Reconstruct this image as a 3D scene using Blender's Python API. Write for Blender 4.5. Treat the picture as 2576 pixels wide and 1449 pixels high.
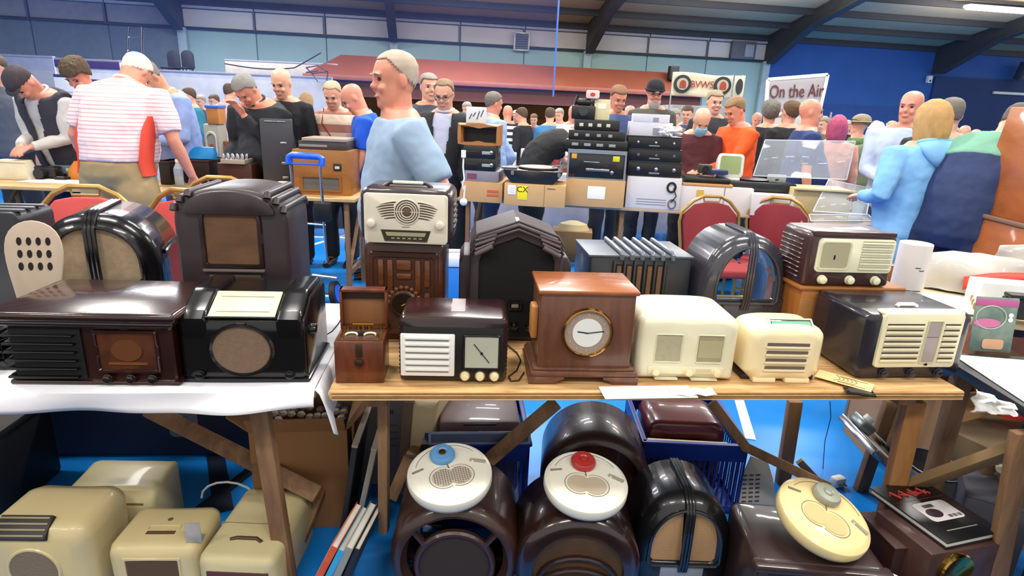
import bpy, bmesh, math, random
from mathutils import Vector, Matrix, noise
S = bpy.context.scene
for o in list(bpy.data.objects): bpy.data.objects.remove(o)
COL = S.collection
R = math.radians
random.seed(7)
# ---------------- camera
FP, CX, CY, CAMH = 1500.0, 1288.0, 724.5, 1.5
PITCH = math.atan(449/1500.0); ROLL = R(2.5)
FW = Vector((0, math.cos(PITCH), -math.sin(PITCH))); U0 = Vector((0, math.sin(PITCH), math.cos(PITCH))); X0 = Vector((1, 0, 0))
RT = math.cos(ROLL)*X0 + math.sin(ROLL)*U0; UP = -math.sin(ROLL)*X0 + math.cos(ROLL)*U0
cam = bpy.data.objects.new('camera', bpy.data.cameras.new('camera')); COL.objects.link(cam)
m = Matrix((RT, UP, -FW)).transposed().to_4x4(); m.translation = (0, 0, CAMH); cam.matrix_world = m
cam.data.sensor_width = 36; cam.data.lens = FP/2576*36; cam.data.clip_end = 100; cam.data.clip_start = .02
S.camera = cam
# ---------------- light of the hall
W = bpy.data.worlds.new('world'); S.world = W; W.use_nodes = True
W.node_tree.nodes['Background'].inputs[0].default_value = (1, .98, .95, 1)
W.node_tree.nodes['Background'].inputs[1].default_value = .7
S.view_settings.view_transform = 'Standard'; S.view_settings.look = 'None'; S.view_settings.gamma = 1
S.view_settings.use_curve_mapping = False; S.view_settings.exposure = .45
def area(name, loc, sx, sy, power, rot=(0, 0, 0), col=(1, .97, .92)):
    l = bpy.data.lights.new(name, 'AREA'); l.shape = 'RECTANGLE'; l.size = sx; l.size_y = sy; l.energy = power; l.color = col
    o = bpy.data.objects.new(name, l); COL.objects.link(o); o.location = loc; o.rotation_euler = rot
for i, (x, y) in enumerate([(-4.5, -1.5), (-1.5, -1.5), (1.5, -1.5), (4.5, -1.5), (-4.5, 2.2), (-1.5, 2.2), (1.5, 2.2), (4.5, 2.2), (-4.5, 6), (0, 6), (4.5, 6), (-5.5, 10.5), (0, 10.5), (5.5, 10.5), (9.5, 8)]):
    area('fluorescent_light', (x, y, 4.9 if y < 8 else 4.6), 1.5, .3, 80 if y < 5 else 170)
for i, (x, y) in enumerate([(-7, 13.2), (-1, 13.5), (5, 13.9), (11, 14.6)]):
    area('ceiling_fill', (x, y, 3.6), 3, .4, 85, (math.pi, 0, 0))  # upward fill lamps added to brighten the dark ceiling
    area('fluorescent_light', (x, y-1, 4.1), 3, .4, 190, (R(-18), 0, 0))
def G(px, py, z=0.0):          # point of the plane at height z seen at a pixel
    d = FW + RT*((px-CX)/FP) + UP*((CY-py)/FP); t = (z-CAMH)/d.z
    return d*t + Vector((0, 0, CAMH))
def D(px, py, y):              # point at distance y seen at a pixel
    d = FW + RT*((px-CX)/FP) + UP*((CY-py)/FP); t = y/d.y
    return d*t + Vector((0, 0, CAMH))
# ---------------- materials
MC = {}
def lin(h):
    if not isinstance(h, str): return tuple(h)
    h = h.lstrip('#'); v = [int(h[i:i+2], 16)/255 for i in (0, 2, 4)]
    return tuple(x/12.92 if x <= .04045 else ((x+.055)/1.055)**2.4 for x in v)
def M(col, rough=.5, metal=0, coat=0, var=.12, sc=6, bump=0, bs=40, kind='noise', col2=None, alpha=1, trans=0, emit=0, sheen=0, stretch=(1, 1, 1), spec=.5, bands=None):
    key = repr((col, rough, metal, coat, var, sc, bump, bs, kind, col2, alpha, trans, emit, sheen, stretch, spec, bands))
    if key in MC: return MC[key]
    mt = bpy.data.materials.new('mat_%d' % len(MC)); MC[key] = mt; mt.use_nodes = True
    nt = mt.node_tree; N = nt.nodes; L = nt.links; b = N['Principled BSDF']
    c = lin(col); d = lin(col2) if col2 else tuple(x*(1-var) for x in c)
    tc = N.new('ShaderNodeTexCoord'); mp = N.new('ShaderNodeMapping'); L.new(tc.outputs['Object'], mp.inputs[0]); mp.inputs['Scale'].default_value = stretch
    mix = N.new('ShaderNodeMix'); mix.data_type = 'RGBA'; mix.inputs[6].default_value = (*c, 1); mix.inputs[7].default_value = (*d, 1)
    if kind == 'wood':
        n = N.new('ShaderNodeTexNoise'); n.inputs['Scale'].default_value = sc; n.inputs['Detail'].default_value = 8; n.inputs['Roughness'].default_value = .65
        n.inputs['Distortion'].default_value = .6
    else:
        n = N.new('ShaderNodeTexNoise'); n.inputs['Scale'].default_value = sc; n.inputs['Detail'].default_value = 4
    L.new(mp.outputs[0], n.inputs['Vector'])
    rp = N.new('ShaderNodeMapRange'); rp.inputs[1].default_value = .35; rp.inputs[2].default_value = .65
    L.new(n.outputs['Fac'], rp.inputs[0])
    L.new(rp.outputs[0], mix.inputs[0]); L.new(mix.outputs[2], b.inputs['Base Color'])
    if bands:                   # (axis, period, duty, colour): woven or printed stripes
        ax, per, duty, bc = bands
        sp = N.new('ShaderNodeSeparateXYZ'); L.new(tc.outputs['Object'], sp.inputs[0])
        dv = N.new('ShaderNodeMath'); dv.operation = 'DIVIDE'; dv.inputs[1].default_value = per; L.new(sp.outputs[ax], dv.inputs[0])
        fr = N.new('ShaderNodeMath'); fr.operation = 'FRACT'; L.new(dv.outputs[0], fr.inputs[0])
        lt = N.new('ShaderNodeMath'); lt.operation = 'LESS_THAN'; lt.inputs[1].default_value = duty; L.new(fr.outputs[0], lt.inputs[0])
        m2 = N.new('ShaderNodeMix'); m2.data_type = 'RGBA'; L.new(lt.outputs[0], m2.inputs[0]); L.new(mix.outputs[2], m2.inputs[6]); m2.inputs[7].default_value = (*lin(bc), 1)
        L.new(m2.outputs[2], b.inputs['Base Color'])
    b.inputs['Roughness'].default_value = rough; b.inputs['Metallic'].default_value = metal
    b.inputs['Coat Weight'].default_value = coat; b.inputs['Coat Roughness'].default_value = .06
    b.inputs['Specular IOR Level'].default_value = spec
    if sheen: b.inputs['Sheen Weight'].default_value = sheen
    if alpha < 1: b.inputs['Alpha'].default_value = alpha
    if trans: b.inputs['Transmission Weight'].default_value = trans
    if emit: b.inputs['Emission Color'].default_value = (*c, 1); b.inputs['Emission Strength'].default_value = emit
    if bump:
        n2 = N.new('ShaderNodeTexNoise'); n2.inputs['Scale'].default_value = bs; n2.inputs['Detail'].default_value = 5; L.new(mp.outputs[0], n2.inputs['Vector'])
        bp = N.new('ShaderNodeBump'); bp.inputs['Strength'].default_value = bump; bp.inputs['Distance'].default_value = .01
        L.new(n2.outputs['Fac'], bp.inputs['Height']); L.new(bp.outputs[0], b.inputs['Normal'])
    return mt
BAKE_BLK = M('#0b0a0c', .24, coat=.35, var=.2, spec=.4)
BAKE_BRN = M('#2b1714', .25, coat=.5, var=.35, sc=9, col2='#180c0b')
BAKE_MAR = M('#34150f', .22, coat=.5, sc=5, col2='#1a0b0a')
BAKE_GRY = M('#3b3a42', .25, coat=.6, var=.2)
DULL_BRN = M('#35282a', .42, var=.3)
CREAM = M('#e9e2c0', .34, coat=.15, var=.05)
CREAM2 = M('#efdcaf', .34, coat=.15, var=.05)
CREAM3 = M('#d9cba0', .42, coat=.1, var=.08)
IVORY = M('#d8d0bd', .4, coat=.1, var=.05)
WHITE = M('#e8e6e0', .5, var=.03)
PAPER = M('#f4f3ef', .8, var=.02, bump=.15, bs=12)
CLOTHB = M('#a08a6e', .85, var=.18, sc=60, bump=.3, bs=300)
CLOTHD = M('#6a4a2c', .85, var=.25, sc=50, bump=.3, bs=300)
BLACK = M('#08080a', .5)
DARK = M('#141216', .6)
PLYW = M('#dbb57e', .7, kind='wood', sc=5, col2='#a87a45', stretch=(.6, 7, 7), bump=.25, bs=14)
PLANK = M('#8d6a49', .7, kind='wood', sc=6, col2='#6a4c33', stretch=(3, 3, .5), bump=.2, bs=20)
PLANK2 = M('#a3713f', .6, kind='wood', sc=6, col2='#80552c', stretch=(3, 3, .5), bump=.2, bs=20)
WALNUT = M('#6b3f27', .4, coat=.25, kind='wood', sc=7, col2='#54301d', stretch=(1, 1, 5), var=.2)
MAHOG = M('#6e3417', .38, coat=.3, kind='wood', sc=6, col2='#51250f', stretch=(5, 5, 1))
ORWOOD = M('#a5581f', .45, coat=.15, kind='wood', sc=3, col2='#8c4716', stretch=(1, 1, 3))
TANW = M('#a86c30', .38, coat=.3, kind='wood', sc=4, col2='#8c5422', stretch=(1, 1, .5))
GLASS = M('#ffffff', .03, trans=1, var=0)
GLASSY = M('#b8b7a4', .12, coat=.6, var=.04)
CHROME = M('#c8c8cc', .2, metal=1, var=.05)
BRASS = M('#c9993f', .2, metal=1, var=.1)
CARD = M('#b98d60', .8, var=.1, sc=4, bump=.08, bs=30)
# ---------------- mesh building
def tag(o, label=None, cat=None, group=None, kind=None):
    if label: o['label'] = label
    if cat: o['category'] = cat
    if group: o['group'] = group
    if kind: o['kind'] = kind
    return o
def thing(name, label, cat, loc=(0, 0, 0), rz=0, group=None, rot=None):
    o = bpy.data.objects.new(name, None); COL.objects.link(o); o.empty_display_size = .05
    o.location = loc; o.rotation_euler = rot if rot else (0, 0, rz)
    return tag(o, label, cat, group)
def basis(par):
    mtx = Matrix.Identity(4)
    while par:
        mtx = Matrix.LocRotScale(par.location, par.rotation_euler, par.scale) @ mtx; par = par.parent
    return mtx
def resamp(poly, c, angs):
    out = []; n = len(poly)
    for a in angs:
        dx, dz = math.cos(a), math.sin(a); best = 0
        for i in range(n):
            x1, z1 = poly[i][0]-c[0], poly[i][1]-c[1]; x2, z2 = poly[(i+1) % n][0]-c[0], poly[(i+1) % n][1]-c[1]
            ex, ez = x2-x1, z2-z1; den = dx*ez-dz*ex
            if abs(den) < 1e-12: continue
            t = (x1*ez-z1*ex)/den; u = (x1*dz-z1*dx)/den
            if -1e-6 <= u <= 1+1e-6 and t > best: best = t
        out.append((c[0]+dx*best, c[1]+dz*best, best))
    return out
def rr(w, h, rt=.02, rb=None, z0=0, cx=0, n=5):
    rb = rt if rb is None else rb; x0, x1 = cx-w/2, cx+w/2; P = []
    for (x, z, r, a0) in ((x1-rb, z0+rb, rb, -90), (x1-rt, z0+h-rt, rt, 0), (x0+rt, z0+h-rt, rt, 90), (x0+rb, z0+rb, rb, 180)):
        for i in range(n+1):
            a = R(a0+90*i/n); P.append((x+r*math.cos(a), z+r*math.sin(a)))
    return P
def el(cx, cz, rx, rz, n=32, a0=0, a1=360):
    k = n if a1-a0 == 360 else n+1
    return [(cx+rx*math.cos(R(a0+(a1-a0)*i/n)), cz+rz*math.sin(R(a0+(a1-a0)*i/n))) for i in range(k)]
def arch(w, h, hs, z0=0, rb=.01, p=2.0, n=24, cx=0):
    P = [(cx-w/2+rb, z0), (cx+w/2-rb, z0), (cx+w/2, z0+rb)]
    for i in range(n+1):
        a = math.pi*i/n; c, s = math.cos(a), math.sin(a)
        P.append((cx+w/2*math.copysign(abs(c)**(2/p), c), z0+hs+(h-hs)*abs(s)**(2/p)))
    return P+[(cx-w/2, z0+rb)]
class MB:
    def __init__(s): s.bm = bmesh.new()
    def add(s, vs, fs, T=None):
        v = [s.bm.verts.new(T @ Vector(p) if T else p) for p in vs]
        for f in fs:
            try: s.bm.faces.new([v[i] for i in f])
            except ValueError: pass
        return v
    def box(s, x0, x1, y0, y1, z0, z1, bev=0, T=None, seg=2):
        v = s.add([(x, y, z) for x in (x0, x1) for y in (y0, y1) for z in (z0, z1)],
                  [(0, 1, 3, 2), (4, 6, 7, 5), (0, 4, 5, 1), (2, 3, 7, 6), (0, 2, 6, 4), (1, 5, 7, 3)], T)
        if bev:
            es = {e for q in v for e in q.link_edges}
            bmesh.ops.bevel(s.bm, geom=list(es), offset=bev, segments=seg, profile=.5, affect='EDGES')
        return s
    def shell(s, secs, c=None, n=48, T=None, capf=True, capb=True):
        c = c or (0, sum(p[1] for p in secs[0][0])/len(secs[0][0]))
        A = [2*math.pi*i/n for i in range(n)]
        for sec in secs:
            for p in sec[0]: A.append(math.atan2(p[1]-c[1], p[0]-c[0]) % (2*math.pi))
        A.sort(); B = [A[0]]
        for a in A:
            if a-B[-1] > .004: B.append(a)
        k = len(B); vs = []; fs = []
        cache = {}
        for sec in secs:
            poly, y, ins = sec[0], sec[1], (sec[2] if len(sec) > 2 else 0)
            if id(poly) not in cache: cache[id(poly)] = resamp(poly, c, B)
            for (x, z, t) in cache[id(poly)]:
                f = (t-ins)/t if t > 1e-9 else 0
                vs.append((c[0]+(x-c[0])*f, y, c[1]+(z-c[1])*f))
        for j in range(len(secs)-1):
            for i in range(k): fs.append((j*k+i, j*k+(i+1) % k, (j+1)*k+(i+1) % k, (j+1)*k+i))
        if capf: fs.append(tuple(reversed(range(k))))
        if capb: fs.append(tuple((len(secs)-1)*k+i for i in range(k)))
        s.add(vs, fs, T); return s
    def prof(s, poly, y0, y1, bev=0, T=None, n=24, c=None):
        b = bev
        secs = [(poly, y0, b), (poly, y0+b*.3, b*.3), (poly, y0+b, 0), (poly, y1-b, 0), (poly, y1-b*.3, b*.3), (poly, y1, b)] if b else [(poly, y0, 0), (poly, y1, 0)]
        return s.shell(secs, c or (sum(p[0] for p in poly)/len(poly), sum(p[1] for p in poly)/len(poly)), n, T)
    def frame(s, po, pi_, y0, y1, c=None, n=48, T=None):   # flat ring between two outlines, closed
        c = c or (sum(p[0] for p in po)/len(po), sum(p[1] for p in po)/len(po))
        e = (y1-y0)*.35
        return s.shell([(po, y1, 0), (po, y0+e, 0), (po, y0, e*.8), (pi_, y0, -e*.8), (pi_, y0+e, 0), (pi_, y1, 0), (po, y1, 0)], c, n, T, False, False)
    def cyl(s, p, q, r, r2=None, n=16, bev=0):
        return s.tube([p, q], r, n, r2=r2)
    def tube(s, pts, r, n=8, r2=None, radii=None, closed=False, flat=1.0, upv=None):
        pts = [Vector(p) for p in pts]; k = len(pts)
        rad = radii or [r+(0 if r2 is None else (r2-r)*i/(k-1)) for i in range(k)]
        rings = []; prev = None
        for i, p in enumerate(pts):
            if closed: d = pts[(i+1) % k]-pts[i-1]
            else: d = (pts[min(i+1, k-1)]-pts[max(i-1, 0)])
            d.normalize()
            if prev is None:
                a = Vector(upv) if upv else (Vector((0, 0, 1)) if abs(d.z) < .9 else Vector((1, 0, 0)))
            else: a = prev
            a = (a-d*a.dot(d)).normalized(); b = d.cross(a); prev = a
            rings.append([s.bm.verts.new(p+(a*math.cos(2*math.pi*j/n)+b*math.sin(2*math.pi*j/n)*flat)*rad[i]) for j in range(n)])
        m_ = k if closed else k-1
        for i in range(m_):
            A, B = rings[i], rings[(i+1) % k]
            for j in range(n):
                try: s.bm.faces.new((A[j], A[(j+1) % n], B[(j+1) % n], B[j]))
                except ValueError: pass
        if not closed:
            s.bm.faces.new(list(reversed(rings[0]))); s.bm.faces.new(rings[-1])
        return s
    def ell(s, c, rx, ry, rz, T=None, n=12):
        vs = []; fs = []; k = n; h = n//2
        for i in range(1, h):
            a = math.pi*i/h
            for j in range(k):
                b = 2*math.pi*j/k; vs.append((c[0]+rx*math.sin(a)*math.cos(b), c[1]+ry*math.sin(a)*math.sin(b), c[2]+rz*math.cos(a)))
        for i in range(h-2):
            for j in range(k): fs.append((i*k+j, (i+1)*k+j, (i+1)*k+(j+1) % k, i*k+(j+1) % k))
        t = len(vs); vs += [(c[0], c[1], c[2]+rz), (c[0], c[1], c[2]-rz)]
        for j in range(k): fs.append((t, j, (j+1) % k)); fs.append((t+1, (h-2)*k+(j+1) % k, (h-2)*k+j))
        s.add(vs, fs, T); return s
    def lathe(s, prof, T=None, n=32):      # profile of (radius, height), closed at the ends
        vs = []; fs = []
        for (r_, z) in prof:
            for j in range(n): vs.append((r_*math.cos(2*math.pi*j/n), r_*math.sin(2*math.pi*j/n), z))
        for i in range(len(prof)-1):
            for j in range(n): fs.append((i*n+j, i*n+(j+1) % n, (i+1)*n+(j+1) % n, (i+1)*n+j))
        fs.append(tuple(reversed(range(n)))); fs.append(tuple((len(prof)-1)*n+j for j in range(n)))
        s.add(vs, fs, T); return s
    def rings(s, secs, n=20, T=None, p=2.0):       # secs: (centre, xaxis vector, yaxis vector)
        vs = []; fs = []
        for (c, a, b) in secs:
            c = Vector(c); a = Vector(a); b = Vector(b)
            for j in range(n):
                t = 2*math.pi*j/n; cc, ss = math.cos(t), math.sin(t)
                vs.append(c+a*math.copysign(abs(cc)**(2/p), cc)+b*math.copysign(abs(ss)**(2/p), ss))
        for i in range(len(secs)-1):
            for j in range(n): fs.append((i*n+j, i*n+(j+1) % n, (i+1)*n+(j+1) % n, (i+1)*n+j))
        fs.append(tuple(reversed(range(n)))); fs.append(tuple((len(secs)-1)*n+j for j in range(n)))
        s.add(vs, fs, T); return s
    def grid(s, nu, nv, f, T=None):
        vs = [f(i/nu, j/nv) for i in range(nu+1) for j in range(nv+1)]
        s.add(vs, [(i*(nv+1)+j, (i+1)*(nv+1)+j, (i+1)*(nv+1)+j+1, i*(nv+1)+j+1) for i in range(nu) for j in range(nv)], T); return s
    def plank(s, P, Q, w, t, side=(1, 0, 0), bev=.003):
        P = Vector(P); Q = Vector(Q); d = (Q-P); L = d.length; d.normalize()
        a = Vector(side); a = (a-d*a.dot(d)).normalized(); b = d.cross(a)
        T = Matrix((a, b, d)).transposed().to_4x4(); T.translation = P
        return s.box(-w/2, w/2, -t/2, t/2, 0, L, bev, T)
    def build(s, name, mat, parent=None, world=False, sm=38, solid=0, label=None):
        bm = s.bm
        if world and parent: bmesh.ops.transform(bm, matrix=basis(parent).inverted(), verts=bm.verts)
        bmesh.ops.recalc_face_normals(bm, faces=bm.faces)
        me = bpy.data.meshes.new(name); bm.to_mesh(me); bm.free()
        for p in me.polygons: p.use_smooth = True
        me.set_sharp_from_angle(angle=R(sm)); me.materials.append(mat)
        o = bpy.data.objects.new(name, me); COL.objects.link(o)
        if parent: o.parent = parent
        if solid:
            md = o.modifiers.new('solid', 'SOLIDIFY'); md.thickness = solid; md.offset = 0
        if label: o['label'] = label
        return o
def kids(o): return [c for c in bpy.data.objects if c.parent == o]
def clone(root, loc, rz=None, label=None, mats=None, scale=None):
    r_ = root.copy(); COL.objects.link(r_); r_.location = loc
    if rz is not None: r_.rotation_euler = (0, 0, rz)
    if label: r_['label'] = label
    if scale: r_.scale = scale
    for ch in kids(root):
        c = ch.copy(); COL.objects.link(c); c.parent = r_
        key = ch.name.split('.')[0]
        if mats and key in mats and c.type == 'MESH':
            c.material_slots[0].link = 'OBJECT'; c.material_slots[0].material = mats[key]
        for g in kids(ch):
            d = g.copy(); COL.objects.link(d); d.parent = c
            k2 = g.name.split('.')[0]
            if mats and k2 in mats and d.type == 'MESH':
                d.material_slots[0].link = 'OBJECT'; d.material_slots[0].material = mats[k2]
    return r_
def text(s, size, mat, parent, loc, rot=(math.pi/2, 0, 0), ext=.0006, name='lettering', sx=1):
    cu = bpy.data.curves.new(name, 'FONT'); cu.body = s; cu.size = size; cu.extrude = ext; cu.align_x = 'CENTER'; cu.align_y = 'CENTER'; cu.resolution_u = 3
    o = bpy.data.objects.new(name, cu); COL.objects.link(o); dg = bpy.context.evaluated_depsgraph_get()
    me = bpy.data.meshes.new_from_object(o.evaluated_get(dg)); bpy.data.objects.remove(o)
    me.materials.clear(); me.materials.append(mat)
    o = bpy.data.objects.new(name, me); COL.objects.link(o); o.parent = parent; o.location = loc; o.rotation_euler = rot; o.scale = (sx, 1, 1)
    return o
def knob(par, x, z, r_=.011, y=0, d=.014, mat=None, name='knob'):
    mb = MB(); T = Matrix.Translation((x, y, z)) @ Matrix.Rotation(R(90), 4, 'X')
    mb.lathe([(r_*1.15, 0), (r_*1.15, d*.25), (r_, d*.3), (r_*.92, d*.9), (r_*.7, d)], T, 20)
    return mb.build(name, mat or CREAM, par)
# ---------------- setting: the sports hall
def struct(o): o['kind'] = 'structure'; return o
FLOORM = M('#1486e0', .32, var=.12, sc=1.5, spec=.4)
fl = struct(MB().box(-16, 22, -6, 21, -.1, 0).build('floor', FLOORM))
for (a, b, w, c) in [((-9, 4.1), (9, 5.2), .05, '#dfe9f2'), ((-9, 6.3), (9, 7.4), .05, '#dfe9f2'), ((-1.05, 1.9), (-2.6, 4.6), .07, '#0c1a33'), ((-2.3, -2), (-.7, 3.4), .05, '#0c1a33'), ((1.2, 2.6), (2.6, 9), .05, '#dfe9f2'), ((-3.4, 3), (-1.2, 9), .05, '#dfe9f2'), ((2.7, 2.2), (5.2, 9.4), .05, '#dfe9f2')]:
    P = Vector((*a, .002)); Q = Vector((*b, .002)); MB().plank(P, Q, w, .004, ((Q-P).y, -(Q-P).x, 0), 0).build('painted_line', M(c, .5, var=.05), fl)
MB().box(-6, 7, -4, 1.15, 0, .012, .003).build('unseen_dark_sheet', M('#1c1b1e', .9, var=.2, bump=.4, bs=200), fl)  # unseen dark sheet added so glossy radio fronts don't mirror the blue floor
HT = math.atan(.145); HX = Vector((math.cos(HT), math.sin(HT), 0)); HN = Vector((math.sin(HT), -math.cos(HT), 0)); W0 = Vector((0, 17, 0))
def hp(s, n, z): return W0+HX*s+HN*n+Vector((0, 0, z))
HM = Matrix((HX, -HN, Vector((0, 0, 1)))).transposed().to_4x4(); HM.translation = W0     # local x along the wall, y into the wall
wb = tag(bpy.data.objects.new('wall_back', None), kind='structure'); COL.objects.link(wb); wb.matrix_world = HM
wb.location = W0; wb.rotation_euler = (0, 0, HT)
PBL = M('#a9c9c6', .6, var=.08, sc=1); PWH = M('#dcd6d0', .6, var=.08, sc=1.2); NAVY = M('#232a45', .6, var=.2); GRYS = M('#5b5f63', .5)
DGRN = M('#2c3f46', .6); BLUEW = M('#2a5ca2', .7, var=.1, sc=2); BLUED = M('#1b3768', .7, var=.1, sc=2)
COLS = [-13.6, -8.45, -3.35, 1.75, 6.9, 12.2, 17.4]
MB().box(-16, 6.9, .06, .2, 0, 3.9).build('wall_base', M('#7f9aa3', .7), wb)
rnd = random.Random(3)
for i in range(len(COLS)-3):
    a, b = COLS[i], COLS[i+1]
    for k in range(3):
        x0 = a+(b-a)*k/3+.015; x1 = a+(b-a)*(k+1)/3-.015
        MB().box(x0, x1, .02, .07, 0, 3.06, .004).build('panel', PBL if i else M('#6d7a84', .6), wb)
        MB().box(x0, x1, .0, .07, 3.12, 3.52, .008).build('panel', PWH if i else M('#98949c', .6), wb)
        MB().box(x0, x1, -.06, .05, 3.54, 3.6, .004).build('rail', M('#b7b4c0', .5), wb)
    MB().box(a, b, -.08, .03, 3.055, 3.105, .004).build('rail', DGRN, wb)
    for q in (.33, .66):
        MB().box(a+(b-a)*q-.025, a+(b-a)*q+.025, -.03, .03, 3.1, 3.55).build('bracket', GRYS, wb)
for a in COLS[:5]:
    MB().box(a-.1, a+.1, -.16, .06, 0, 3.08, .01).build('column', M('#a8bfc4', .5), wb)
struct(MB().box(6.9, 22, .02, .2, 0, 4.4, T=HM).build('wall_side', BLUEW))
ws = bpy.data.objects['wall_side']
MB().box(12.3, 22, -.04, .02, 0, 2.95, T=HM).build('panel', BLUED, ws)
MB().box(6.95, 12.2, -.03, .02, 0, 2.02, T=HM).build('dado_panel', M('#264f92', .7), ws)
MB().box(14.3, 15.4, -.1, 0, 2.55, 2.62, T=HM).build('shelf', WHITE, ws)
ce = tag(bpy.data.objects.new('ceiling', None), kind='structure'); COL.objects.link(ce); ce.location = W0; ce.rotation_euler = (0, 0, HT)
SL = .2
def cz(n): return 3.75+n*SL
CEM = M('#b8a283', .8, var=.15, sc=.8); 
for k in range(26):
    n0 = k*1.0; n1 = n0+.98
    mb = MB(); mb.add([(-17, -n0, cz(n0)), (22, -n0, cz(n0)), (22, -n1, cz(n1)), (-17, -n1, cz(n1)), (-17, -n0, cz(n0)+.05), (22, -n0, cz(n0)+.05), (22, -n1, cz(n1)+.05), (-17, -n1, cz(n1)+.05)], [(0, 1, 2, 3), (4, 7, 6, 5), (0, 4, 5, 1), (1, 5, 6, 2), (2, 6, 7, 3), (3, 7, 4, 0)])
    mb.build('sheet', CEM, ce)
    if n0 < 9: MB().box(-17, 22, -n0-.07, -n0, cz(n0)-.14, cz(n0)-.0).build('purlin', M('#3b3b3f', .6), ce)
for a in COLS:
    mb = MB()
    prof = [(-.1, 3.0), (-.1, cz(0)), (9, cz(9)), (9, cz(9)-.35), (2.0, cz(2)-.38), (.32, 3.02)]
    vs = [(a-.03, -n_, z_) for n_, z_ in prof]+[(a+.03, -n_, z_) for n_, z_ in prof]; k = len(prof)
    mb.add(vs, [tuple(range(k)), tuple(reversed(range(k, 2*k)))]+[(i, (i+1) % k, k+(i+1) % k, k+i) for i in range(k)])
    for i in (3, 4):
        (n0, z0), (n1, z1) = prof[i], prof[i+1]
        mb.add([(a+dx, -n_, z_+dz) for dz in (0, -.025) for (n_, z_) in ((n0, z0), (n1, z1)) for dx in (-.11, .11)], [(0, 1, 3, 2), (4, 6, 7, 5), (0, 4, 5, 1), (2, 3, 7, 6), (0, 2, 6, 4), (1, 5, 7, 3)])
    mb.build('rafter', M('#3f3e40', .6), ce)
def tube_light(s_, n_, L=1.5, lab=''):
    P = hp(s_, n_, cz(n_)-.25); t = thing('ceiling_light', lab, 'light', P, HT)
    MB().box(-L/2, L/2, -.1, .1, 0, .07, .01).build('housing', WHITE, t)
    MB().box(-L/2+.04, L/2-.04, -.08, .08, -.03, 0, .01).build('diffuser', M('#ffffff', .4, var=0, emit=9), t)
tube_light(10.7, 3.35, 1.9, 'bright strip light under the roof at the top edge, above the blue wall')
tube_light(15.9, 1.7, 1.6, 'strip light under the roof at the far right edge')
# fan outlet, louvre boxes, speakers on the wall
t = thing('wall_heater', 'square white framed fan outlet hanging on the pale blue wall above the brown canopy', 'heater', hp(-.05, .12, 2.98), HT)
MB().frame(rr(.42, .46, .02), rr(.33, .37, .01, z0=.045), -.08, .06).build('frame', WHITE, t)
MB().box(-.18, .18, -.02, .05, .03, .43).build('grille', M('#5d6572', .6), t)
for k in range(6): MB().box(-.165, .165, -.045, -.02, .07+k*.058, .095+k*.058).build('slat', M('#6d7480', .5), t)
t = thing('wall_heater', 'grey louvred box on the rail beside the blue wall corner', 'heater', hp(6.15, .12, 3.1), HT)
MB().box(-.35, .35, -.05, .1, 0, .46, .01).build('housing', M('#6a6a70', .6), t)
MB().box(.02, .28, -.08, -.05, .06, .38, .01).build('cover', M('#a4a6ac', .6), t)
t = thing('loudspeaker', 'small black loudspeaker standing on the right end of the brown canopy', 'speaker', hp(3.1, 2.9, 2.3), HT)
MB().box(-.11, .11, -.08, .08, 0, .3, .015).build('cabinet', DARK, t); MB().box(-.09, .09, -.09, -.08, .03, .27, .004).build('grille', M('#2a2a30', .8), t)
t = thing('wall_box', 'small white sensor box on the blue wall under the rafter foot', 'sensor', hp(12.05, .1, 2.75), HT)
MB().prof(rr(.13, .2, .02), -.05, .06, .01).build('housing', WHITE, t); MB().ell((0, -.05, .06), .03, .02, .03).build('lens', DARK, t)
t = thing('wall_speaker', 'grey tilted loudspeaker on the dark blue wall', 'speaker', hp(14.9, .3, 2.95), HT)
MB().box(-.22, .22, -.12, .12, 0, .5, .03, T=Matrix.Rotation(R(14), 4, 'X')).build('cabinet', M('#3a4152', .6), t)
MB().box(-.18, .18, -.14, -.12, .04, .46, .01, T=Matrix.Rotation(R(14), 4, 'X')).build('grille', M('#4a5266', .7), t)
# brown hipped canopy over the bar
t = thing('bar_canopy', 'long reddish brown hipped canopy over the bar at the back wall', 'canopy', hp(-.6, 1.6, 0), HT)
BRW = M('#7d412e', .6, var=.12, sc=2); BRD = M('#5c2c2a', .6)
L = 4.35
mb = MB(); mb.add([(-L-.1, -1.6, 2.02), (L+.1, -1.6, 2.02), (L-.6, -1.0, 2.48), (-L+.6, -1.0, 2.48), (-L-.1, 1.2, 2.02), (L+.1, 1.2, 2.02), (L-.6, 1.2, 2.48), (-L+.6, 1.2, 2.48)], [(0, 1, 2, 3), (1, 5, 6, 2), (4, 0, 3, 7), (3, 2, 6, 7), (0, 4, 5, 1), (4, 7, 6, 5)]); mb.build('roof', BRW, t)
MB().box(-L-.1, L+.1, -1.65, -1.58, 1.94, 2.04, .01).build('fascia', M('#8f5040', .5), t)
MB().box(-L, L, -1.5, 1.1, 1.62, 1.95).build('soffit', BRD, t)
for x in (-L, -1.5, 1.4, L): MB().box(x-.06, x+.06, -1.4, -1.28, 0, 1.7).build('post', BRD, t)
MB().box(-L, L, -1.1, -.7, 0, 1.1).build('counter', M('#4a2420', .5), t)
t2 = t
MB().box(-3.9, 3.1, .86, .92, .0, 1.62).build('back_panel', M('#c98a3c', .5, var=.3, sc=2), t2)
for z in (1.0, 1.3): MB().box(-3.8, 3.0, .6, .86, z, z+.03).build('shelf', M('#a76f2f', .5), t2)
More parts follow.
